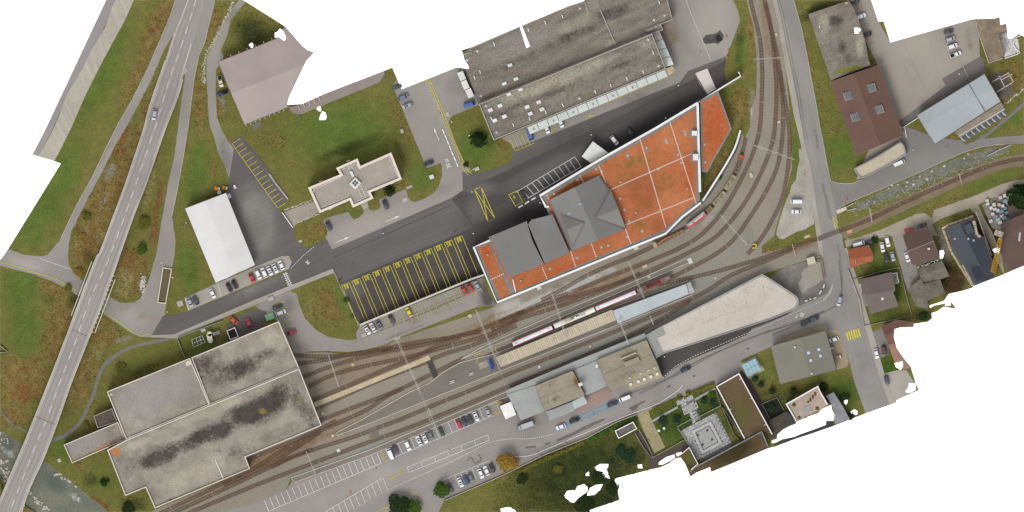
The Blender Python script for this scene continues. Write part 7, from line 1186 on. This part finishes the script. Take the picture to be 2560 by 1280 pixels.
car(2219, 604, 6, 26, 'white', 'white car on the grass, upper right of the group', 'suv'); car(2206, 618, 5, 26, 'white', 'white car on the grass, left of the group'); car(2232, 641, 6, 24, 'silver', 'silver car on the grass, lower right of the group'); car(2216, 644, 5, 22, 'black', 'black car on the grass, lower left of the group'); car(2268, 643, 8, 24, 'white', 'white car with red bonnet beside the dotted ridge house')
car(2099, 752, -7, 25, 'silver', 'silver car driving round the bend of the junction', 'suv'); car(2035, 797, 24, -10, 'dark grey', 'dark car towing a trailer on the station street', 'suv')
e = empty('car_trailer', 2012, 807, .11, 'dark covered trailer behind the car on the station street', 'trailer'); boxpart('bed', 2012, 807, 22, 11, .6, 1.2, -22, M('trailer_dark', (74, 76, 82)), e); boxpart('axle', 2012, 807, 4, 12, .12, .6, -22, BLK, e); boxpart('drawbar', 2025, 802, 6, 1, .6, .8, -22, BLK, e)
car(1714, 923, 23, -11, 'dark blue', 'dark blue car at the end of the dashed bus lane line', 'suv'); car(1402, 1067, -23, 9, 'white', 'white car in the westernmost blue bay'); car(1436, 1051, 24, -9, 'black', 'black car with open tailgate in the blue bays', 'suv'); car(1531, 1010, 28, -11, 'dark grey', 'dark grey estate car at the east end of the blue bays', 'suv', sun=True); car(1562, 996, -27, 11, 'white', 'white van just east of the blue bays', 'van')
car(1313, 1065, -42, 15, 'silver', 'grey box truck parked below the station roofs', 'truck')
row([(976, 1135, 'white', 'van'), (988, 1124, 'dark grey'), (1019, 1114, 'white', 'suv'), (1047, 1102, 'white', 'car', 1), (1062, 1096, 'white', 'car', 1), (1076, 1088, 'grey'), (1104, 1079, 'dark green'), (1147, 1061, 'red'), (1161, 1054, 'dark blue'), (1175, 1049, 'dark green'), (1190, 1041, 'white', 'car', 1), (1220, 1031, 'silver')], (11, 25), 'the long platform side row', 'cars beside the side platform')
row([(1126, 1219, 'dark blue'), (1151, 1206, 'white', 'car', 1), (1165, 1200, 'blue'), (1177, 1194, 'grey'), (1202, 1184, 'white'), (1216, 1177, 'white'), (1230, 1170, 'black')], (10, 24), 'the row by the orange tree', 'cars in the southern row')
car(2085, 849, -22, 8, 'white', 'white car on the sandy terrace by the grey house'); car(2191, 884, 5, 25, 'white', 'white car on the driveway of the red brown house'); car(2210, 877, 4, 26, 'dark red', 'dark red car next to the white one on the driveway', 'suv'); car(2217, 950, 6, 24, 'dark grey', 'dark grey car on the concrete forecourt')
car(386, 287, -4, 24, 'silver', 'silver car with white roof driving on the highway', 'suv', z=zd(386, 287) + .02); car(555, 233, -22, 9, 'dark blue', 'dark pickup beside the pink hall', 'pickup'); car(551, 203, 7, 26, 'cream', 'white truck with tan load by the pink hall', 'pickup')
for lb, x, y, a_, m_ in (('flat trailer on the sandy terrace', 2079, 866, 75, M('trailer_frame', (120, 124, 116))), ('wooden cart with pinkish boards on the terrace', 2096, 893, -12, M('cart_board', (168, 142, 132))), ('orange work vehicle at the white hall corner', 543, 472, 10, M('orange_paint', (226, 140, 64))), ('small yellow orange machine at the white hall corner', 562, 470, 10, M('machine_ochre', (190, 140, 60)))):
    e = empty('trailer' if 'work' not in lb and 'machine' not in lb else 'work_machine', x, y, .11, lb, 'trailer' if 'work' not in lb and 'machine' not in lb else 'machine'); boxpart('bed', x, y, 14, 9, .5, 1.1, a_, m_, e); boxpart('axle', x, y, 3, 9.6, .12, .5, a_, BLK, e); boxpart('headboard', x + 5 * math.cos(math.radians(a_)), y + 5 * math.sin(math.radians(a_)), 3, 7, 1.1, 1.6, a_, WH, e)
# two people walking on the dark yard
SK = M('skin', (176, 140, 118), fine=0); 
def person(label, x, y, ang, top, leg, hair):
    vsk = [(0, 0, .95), (0, 0, 1.2), (0, 0, 1.42), (0, 0, 1.55), (0, 0, 1.68), (0, .2, 1.4), (.1, .27, 1.12), (.25, .26, .92), (0, -.2, 1.4), (-.08, -.27, 1.12), (.05, -.28, .88), (0, .1, .9), (.18, .1, .5), (.22, .1, .06), (.4, .1, .03), (0, -.1, .9), (-.1, -.1, .5), (-.28, -.1, .1), (-.12, -.1, .03)]
    ed = [(0, 1), (1, 2), (2, 3), (3, 4), (2, 5), (5, 6), (6, 7), (2, 8), (8, 9), (9, 10), (0, 11), (11, 12), (12, 13), (13, 14), (0, 15), (15, 16), (16, 17), (17, 18)]
    rd = [.15, .15, .17, .06, .11, .07, .05, .04, .07, .05, .04, .1, .075, .05, .04, .1, .075, .05, .04]
    me = bpy.data.meshes.new('person'); me.from_pydata(vsk, ed, []); o = bpy.data.objects.new('person', me); COL.objects.link(o); me.skin_vertices or me.attributes
    md = o.modifiers.new('s', 'SKIN'); 
    if not me.skin_vertices:
        return None
    for v, r in zip(me.skin_vertices[0].data, rd): v.radius = (r, r)
    me.skin_vertices[0].data[0].use_root = True; o.modifiers.new('b', 'SUBSURF').levels = 1
    bpy.context.view_layer.update(); m2 = bpy.data.meshes.new_from_object(o.evaluated_get(bpy.context.evaluated_depsgraph_get())); o.modifiers.clear(); o.data = m2
    for m_ in (top, leg, SK): m2.materials.append(m_)
    for p_ in m2.polygons: z = p_.center.z; p_.material_index = 2 if z > 1.48 else (1 if z < .95 and abs(p_.center.y) < .2 else 0); p_.use_smooth = True
    o.location = P(x, y, .26); o.rotation_euler = (0, 0, ang); tag(o, label, 'person')
    hv = [(.13 * math.cos(a) * math.cos(b) - .02, .13 * math.sin(a) * math.cos(b), 1.7 + .13 * math.sin(b)) for b in (0, .6, 1.2) for a in [2 * math.pi * k / 8 for k in range(8)]] + [(-.02, 0, 1.84)]
    hf = [(r * 8 + k, r * 8 + (k + 1) % 8, r * 8 + 8 + (k + 1) % 8, r * 8 + 8 + k) for r in range(2) for k in range(8)] + [(16 + k, 16 + (k + 1) % 8, 24) for k in range(8)]
    part('hair', meshof('hair', hv, hf, hair), o)
person('person in a pale top walking across the bus yard', 882, 663, .4, WALLW, M('cloth_dark', (52, 52, 58)), BLK)
person('person in dark clothes standing near the bus bays', 1137, 580, 1.4, M('cloth_dark', (52, 52, 58)), M('cloth_dark', (52, 52, 58)), BLK)
# street furniture
def lamp(x, y, lb, h=6, r=1.4, cat='street lamp'):
    e = empty('street_lamp', x, y, 0, lb, cat, 'street lamps'); vs, fs = [], []; disc(vs, fs, x, y, .45, 0, h, 8); obj('pole', vs, fs, STEEL, e); vs, fs = [], []; disc(vs, fs, x, y, r, h, h + .25, 10); obj('lamp_head', vs, fs, M('lamp_white', (226, 226, 222), fine=0), e)
for x, y, lb in ((958, 584, 'round lamp head on the bus yard seam'), (1180, 480, 'round lamp by the crossed bus box'), (1183, 584, 'round lamp west of the terracotta building'), (1478, 337, 'round lamp north of the white canopy'), (1664, 295, 'round lamp near the long white wall'), (1696, 214, 'round lamp by the pale slab ramp'), (1350, 507, 'round lamp at the building corner'), (1661, 892, 'red ringed lamp by the bus lane'), (2283, 375, 'round lamp in the side road yard'), (403, 657, 'round lamp near the sunk ramp'), (465, 557, 'round lamp west of the white hall'), (1183, 424, 'round lamp at the island verge corner'), (1129, 305, 'white round lamp on the verge top'), (1173, 339, 'pale lamp beside the dark conifer'), (2398, 185, 'round lamp at the dark asphalt seam'), (431, 694, 'white ball light beside the sunk ramp'), (418, 780, 'white ball light at the dark road start')):
    lamp(x, y, lb)
def ring(lb, x, y, r, col, z=ZM): vs, fs = [], []; disc(vs, fs, x, y, r, z, z + .02, 12); obj('manhole_cover', vs, fs, col, label=lb, cat='manhole', group='manhole covers')
MH = M('manhole_iron', (96, 92, 88))
for x, y, lb in ((1735, 940, 'round iron cover on the station street, western'), (1869, 872, 'round iron cover on the station street, eastern'), (1573, 293, 'small cover on the dark asphalt'), (2289, 337, 'cover in the yard by the blue grey hall'), (2367, 365, 'cover at the side road kerb'), (2198, 748, 'cover at the lawn edge'), (941, 1170, 'cover in the lower car park'), (1125, 1124, 'dark cover inside the taxi rank boxes'), (1125, 1124.5, None), (2012, 434, 'round cover on the pavement'), (1738, 219, 'dark drain by the pale slab'), (1751, 128, 'small drain in the service yard'), (2269, 665, 'cover in the driveway'), (2277, 694, 'lower cover in the driveway'), (1101, 283, 'dark drain in the hatched strip')):
    if lb: ring(lb, x, y, 2.6 if 'iron' in lb else 1.6, MH)
for x, y, lb in ((1413, 1109, 'orange barrier board at the southern wall'), (1344, 1132, 'orange barrier board by the street bend'), (875, 1232, 'orange barrier board by the white bays'), (2117, 500, 'orange barrier board at the side road mouth'), (1821, 126, 'orange barrier board at the yard edge'), (1818, 143, 'lower orange barrier board at the yard edge'), (1815, 92, 'orange barrier frame by the wet patch')):
    e = empty('barrier_board', x, y, 0, lb, 'barrier', 'orange barrier boards'); boxpart('board', x, y, 5, 1.4, .5, 1.1, 60, M('barrier_orange', (226, 130, 96), (214, 150, 120), s=2), e); boxpart('foot', x, y, 4, 3, 0, .2, 60, M('foot_orange', (196, 110, 80)), e)
# stored building material in the south-east
STC = [M('store_white', (216, 214, 212)), M('store_pink', (214, 196, 196)), M('store_blue', (136, 164, 174)), M('store_cream', (206, 200, 186)), M('store_turq', (168, 200, 196))]
for i, (x, y) in enumerate(sorted(((2501, 494), (2512, 489), (2520, 484), (2513, 503), (2524, 498), (2527, 510), (2498, 512), (2507, 515), (2478, 520), (2487, 523), (2495, 526), (2482, 535), (2490, 541), (2505, 528), (2513, 521), (2517, 532), (2505, 540), (2495, 549), (2511, 545), (2477, 553), (2469, 510), (2521, 495), (2530, 488), (2519, 505), (2468, 502), (2485, 512), (2500, 556), (2518, 548)), key=lambda q: q[1])):
    boxpart('material_stack', x, y, RNG.uniform(7, 11), RNG.uniform(6, 9), 0, RNG.uniform(.6, 2.2), -18 + RNG.uniform(-10, 10), STC[int(RNG.integers(5))], label='wrapped building material pallet, %s from the north in the storage yard' % NTH[i], cat='pallet', group='pallets in the storage yard')
sheet('storage_ground', [(2455, 512), (2500, 488), (2530, 482), (2530, 540), (2500, 575), (2480, 570)], Z2, M('storage_dirt', (124, 120, 110), (142, 138, 128), s=.6, fine=.2), label='dusty storage ground by the building site')
# ---------------------------------------------------------------- vegetation
def leafmat(name, c1, c2): return M(name, c1, c2, s=.9, fine=.5, fs=1.5, rough=.8)
BARK = M('bark', (92, 78, 62))
def tree(name, label, cat, x, y, r, h, cols, n=900, conifer=False, flat=.6):
    e = empty(name, x, y, 0, label, cat); vs, fs = [], []; disc(vs, fs, x, y, max(r * .06, .8), 0, h * .8, 8, .4); obj('trunk', vs, fs, BARK, e)
    cx, cy, _ = P(x, y); R = r * S; vs, fs = [], []; rr = random.Random(int(x * 7 + y))
    lob = [(rr.uniform(0, 6.28), rr.uniform(.1, .75)) for _ in range(9)]
    for i in range(n):
        if conifer:
            t = rr.random() ** .7; arms = 15; k = rr.randrange(arms); a = 2 * math.pi * k / arms + rr.gauss(0, .09) + t * 1.7; rad = R * t * (.86 + .2 * math.sin(k * 2.7)); z = h * (1 - t * .8) + rr.uniform(-.3, .3)
            px_, py_ = cx + rad * math.cos(a), cy + rad * math.sin(a); sz = R * .14
        else:
            la, lr = lob[rr.randrange(9)]; a = rr.uniform(0, 6.28); q = rr.random() ** .5 * R * .48; px_ = cx + lr * R * math.cos(la) + q * math.cos(a); py_ = cy + lr * R * math.sin(la) + q * math.sin(a)
            dd = min(math.hypot(px_ - cx, py_ - cy) / R, 1); z = h * (.35 + .65 * math.sqrt(max(0, 1 - dd * dd))) - rr.random() ** 2 * h * .3; sz = .22 + R * .05
        sz *= rr.uniform(.6, 1.3); nx, ny = rr.gauss(0, .5), rr.gauss(0, .5); th = rr.uniform(0, 6.28); b = len(vs)
        for k in range(4): u = th + k * 1.57; ux, uy = math.cos(u) * sz * (1 if k % 2 else .6), math.sin(u) * sz * (1 if k % 2 else .6); vs.append((px_ + ux, py_ + uy, z - nx * ux - ny * uy))
        fs.append((b, b + 1, b + 2, b + 3))
    o = obj('crown', vs, fs, leafmat(*cols), e); return e
GA = ('leaf_green', (74, 100, 34), (56, 80, 28)); GB_ = ('leaf_dark', (46, 62, 28), (36, 52, 24)); GC = ('leaf_orange', (158, 124, 48), (128, 104, 46)); GD = ('leaf_olive', (88, 92, 36), (110, 104, 40)); GE = ('leaf_bluish', (44, 70, 48), (36, 58, 38))
tree('round_tree', 'round bright green tree among the parked cars in the south', 'tree', 1108, 1228, 22, 6, GA, 1500)
tree('autumn_tree', 'orange and yellow autumn tree at the end of the southern car row', 'tree', 1264, 1155, 27, 7, GC, 1700)
tree('conifer', 'dark spiky conifer on the lawn by the warehouse corner', 'tree', 1196, 349, 21, 7, GB_, 1300, True); tree('conifer', 'large dark spruce at the eastern edge', 'tree', 2552, 492, 34, 12, GB_, 2400, True); tree('conifer', 'small dark conifer beside the office block', 'tree', 973, 478, 14, 5, GB_, 900, True)
tree('spreading_tree', 'dark green tree at the bottom edge by the car park exit', 'tree', 1000, 1262, 30, 5, GB_, 1500); tree('spreading_tree', 'low green tree east of the exit at the bottom edge', 'tree', 1035, 1268, 22, 4, GA, 900)
tree('bush', 'green bush between highway and slip road, northern one', 'bush', 361, 555, 17, 2.2, GD, 700); tree('bush', 'deep green bush between highway and slip road, southern one', 'bush', 352, 620, 15, 2.4, GA, 700)
for x, y, lb in ((1888, 947, 'bluish young fir on the lawn, western one'), (1903, 962, 'dark young fir on the lawn, middle one'), (1930, 978, 'dark young fir on the lawn by the stone frame'), (1982, 977, 'young fir behind the villa')): tree('fir', lb, 'tree', x, y, 9, 3.5, GE, 420, True)
for i, (x, y, r, c, lb) in enumerate(((195, 680, 11, GC, 'yellow bush beside the bridge'), (170, 718, 10, GD, 'olive bush at the road edge west of the bridge'), (205, 590, 10, GC, 'rusty yellow bush in the west verge'), (215, 540, 12, GD, 'olive bush in the west verge'), (1690, 1048, 12, GE, 'dark shrub in the garden below the path wall'), (1662, 1052, 14, GE, 'broad dark shrub on the garden lawn'), (1778, 985, 10, GA, 'green shrub at the garden corner'), (1762, 1000, 10, GE, 'dark shrub east of the garden steps'), (1785, 1008, 10, GE, 'dark shrub by the inner garden wall'), (1698, 995, 8, GD, 'hedge end left of the garden steps'), (1720, 984, 7, GD, 'hedge end right of the garden steps'), (1550, 1128, 16, GE, 'dark bush on the overgrown slope'), (1498, 1192, 16, GB_, 'very dark bush between the white gaps'), (1460, 1262, 22, GB_, 'dark thicket at the lower edge'), (1530, 1225, 20, GB_, 'dark thicket at the eastern end of the slope'), (1572, 1138, 16, GE, 'dark bush under the passage wall'), (1305, 1196, 14, GB_, 'dark bush at the west end of the slope'), (1395, 1175, 14, GD, 'olive bush in the middle of the slope'), (1926, 1020, 12, GE, 'planting in the stone framed bed'), (2060, 970, 13, GB_, 'dark bush below the grey house'), (2112, 992, 11, GB_, 'dark bush beside the garage strip'), (2124, 1040, 12, GB_, 'dark bush by the small gap'), (301, 918, 14, GD, 'pale flowering bush north of the depot'), (215, 1062, 8, GD, 'small flowering bush by the depot wing'), (260, 1205, 12, GB_, 'dark bush on the river bank meadow'), (320, 1268, 16, GB_, 'dark bushes below the depot corner'), (2310, 790, 12, GB_, 'round dark hedge at the ragged edge'), (2345, 700, 8, GB_, 'shrub between the outbuildings'), (850, 704, 5, GD, 'leafy plants at the corner of the bus park bank'), (866, 750, 8, GA, 'leafy plants along the bus park bank'), (880, 792, 5, GD, 'leafy plants at the lower end of the bank'), (1165, 412, 7, GB_, 'small dark bush at the verge tip'), (1800, 445, 6, GA, 'green bush in the wedge by the curved wall'), (2186, 600, 10, GB_, 'bush behind the orange house'))): tree('bush', lb, 'bush', x, y, r, 1.6, c, int(r * r * 3.2))
def hedge(lb, pts, w_, h, c):
    vs, fs = [], []; p = resample(pts, max(int(sum(math.hypot(b[0] - a[0], b[1] - a[1]) for a, b in zip(pts, pts[1:])) / 1.2), 4))
    for (x, y) in p:
        for k in range(6):
            cx, cy, _ = P(x + RNG.uniform(-w_, w_) / 2, y + RNG.uniform(-w_, w_) / 2); z = h * RNG.uniform(.6, 1.1); s_ = RNG.uniform(.15, .4); th = RNG.uniform(0, 6.28); b = len(vs); nx, ny = RNG.normal(0, .4, 2)
            for j in range(4): u = th + j * 1.57; vs.append((cx + s_ * math.cos(u), cy + s_ * math.sin(u), z - (nx * math.cos(u) + ny * math.sin(u)) * s_))
            fs.append((b, b + 1, b + 2, b + 3))
    obj('hedge', vs, fs, leafmat(*c), label=lb, cat='hedge')
hedge('clipped hedge along the garden front, western', [(1632, 1025), (1660, 1012), (1692, 998)], 6, 1, GD); hedge('clipped hedge along the garden front, eastern', [(1722, 985), (1750, 972), (1785, 958)], 6, 1, GD)
hedge('narrow green hedge along the street wall', [(1470, 1100), (1530, 1072), (1590, 1045)], 9, .8, GA); hedge('dark hedge behind the retaining strip of the slope', [(1290, 1182), (1360, 1150), (1460, 1106)], 8, .7, GD)
# ground cover tufts where nothing is built
n = 110000; px = RNG.uniform(0, 2560, n); py = RNG.uniform(0, 1280, n); k = covered(px, py)
for p in PAVED + BLD: 
    xs = [q[0] for q in p]; ys = [q[1] for q in p]; m_ = k & (px > min(xs) - 2) & (px < max(xs) + 2) & (py > min(ys) - 2) & (py < max(ys) + 2); idx = np.where(m_)[0]
    if len(idx): k[idx[inside(px[idx], py[idx], p)]] = False
A = splat(px, py, GS, GN)
rough = np.maximum.reduce([A['brown'], A['rust'], A['dark'], A['dry']]) - A['green'] * .6
k &= (rough + RNG.uniform(-.1, .25, n)) > .28; px, py = px[k], py[k]; A = {q: v[k] for q, v in A.items()}; n = len(px)
ht = RNG.uniform(.15, .5, n); rd = RNG.uniform(.2, .55, n); th = RNG.uniform(0, 6.28, n); X = (px - 1280) * S; Y = (640 - py) * S; m_ = 5
V = np.zeros((n, m_ + 1, 3))
for j in range(m_): a = th + 2 * math.pi * j / m_; r_ = rd * RNG.uniform(.5, 1.3, n); V[:, j, 0] = X + r_ * np.cos(a); V[:, j, 1] = Y + r_ * np.sin(a); V[:, j, 2] = .01
V[:, m_, 0] = X + RNG.uniform(-.25, .25, n); V[:, m_, 1] = Y + RNG.uniform(-.25, .25, n); V[:, m_, 2] = ht
base = (np.arange(n) * (m_ + 1))[:, None]; F = np.concatenate([base + np.array([[j, (j + 1) % m_, m_]]) for j in range(m_)], 0)
obj('grass_tufts', V.reshape(-1, 3), F, TUFT, label='rough grass and weeds on the banks and slopes', kind='stuff', attrs={q: np.repeat(v, m_ + 1) for q, v in A.items()})
# stones: stream bed, river edge, bank edging by the lane
def stones(name, lb, pts, rmin, rmax, mat, z=0.):
    vs, fs = [], []
    for (x, y) in pts:
        r = RNG.uniform(rmin, rmax); b = len(vs); th = RNG.uniform(0, 6.28); cx, cy, _ = P(x, y)
        for lv, (q, zz) in enumerate(((1, 0), (.95, .35), (.5, .7))):
            for j in range(6): a = th + j * 1.047; rr_ = r * S * q * RNG.uniform(.75, 1.2); vs.append((cx + rr_ * math.cos(a), cy + rr_ * math.sin(a), z + zz * r * S))
        for lv in range(2):
            for j in range(6): fs.append((b + lv * 6 + j, b + lv * 6 + (j + 1) % 6, b + lv * 6 + 6 + (j + 1) % 6, b + lv * 6 + 6 + j))
        fs.append(tuple(b + 12 + j for j in range(6)))
    return obj(name, vs, fs, mat, label=lb, kind='stuff')
STN = M('boulder_pale', (196, 190, 176), (168, 160, 146), s=.8, fine=.15)
pts = []
for _ in range(420): t = RNG.random(); x, y = lerp((2130, 522), (2525, 366), t); pts.append((x, y + RNG.normal(0, 9) + 14 * math.sin(t * 3.1) * .9))
stones('stream_stones', 'loose stones in the stream bed', pts, .8, 2.4, M('stone_slate', (160, 158, 148), (126, 126, 118), s=1)); 
for i, (x, y) in enumerate(sorted(((2230, 462), (2245, 461), (2267, 466), (2284, 461), (2299, 441), (2330, 428), (2361, 415), (2222, 471), (2268, 455), (2420, 384), (2318, 447), (2410, 396)))): stones('boulder', 'pale boulder on the stream bank, %s from the west' % NTH[i], [(x, y)], 2.6, 4.2, STN)['kind'] = 'thing'
for o in [o for o in COL.objects if o.name.startswith('boulder')]: o['category'] = 'boulder'; o['group'] = 'boulders on the stream bank'
pts = [(lerp((5, 1180), (25, 1215), RNG.random())[0] + RNG.normal(0, 8), lerp((5, 1150), (25, 1225), RNG.random())[1] + RNG.normal(0, 8)) for _ in range(50)] + [(RNG.uniform(20, 40) , RNG.uniform(1225, 1262)) for _ in range(10)] + [(70 + 60 * t + RNG.normal(0, 3), 1230 + 55 * t + RNG.normal(0, 3)) for t in RNG.random(40)] + [(135 + 60 * t + RNG.normal(0, 3), 1182 + 30 * t + RNG.normal(0, 4)) for t in RNG.random(25)] + [(RNG.uniform(0, 20), RNG.uniform(1080, 1110)) for _ in range(14)]
stones('river_stones', 'pale boulders lining the river', pts, 1.2, 4., STN, -1.1)
pts = []
bl = smooth([(583, 2), (570, 35), (552, 70), (535, 100), (520, 130), (511, 160), (509, 190), (511, 206)], 4)
for _ in range(330): i = int(RNG.integers(len(bl))); pts.append((bl[i][0] + RNG.normal(0, 2.2), bl[i][1] + RNG.normal(0, 3)))
stones('stone_wall', 'pale rubble wall behind the blue grey hall', [(lerp((2560, 222), (2500, 270), t)[0], lerp((2560, 222), (2500, 270), t)[1] + RNG.normal(0, 1.5)) for t in RNG.random(70)], .9, 2.2, STN)
stones('stone_bank', 'line of pale stones along the lane', pts, .7, 1.7, STN)
stones('stone_pile', 'pale gravel heap near the slip road junction', [(RNG.normal(357, 4), RNG.normal(712, 11)) for _ in range(160)], .8, 2., M('heap_pale', (206, 206, 204), (190, 190, 190), s=1))
for lb, c in (('stone row beside the garage ramp, upper side', [(710, 525), (745, 513), (780, 500)]), ('stone row beside the garage ramp, lower side', [(745, 556), (770, 545), (798, 534)])):
    c = resample(c, 26); stones('stone_row', lb, [(x + RNG.normal(0, .8), y + RNG.normal(0, .8)) for x, y in c], 1.2, 2.4, STN)
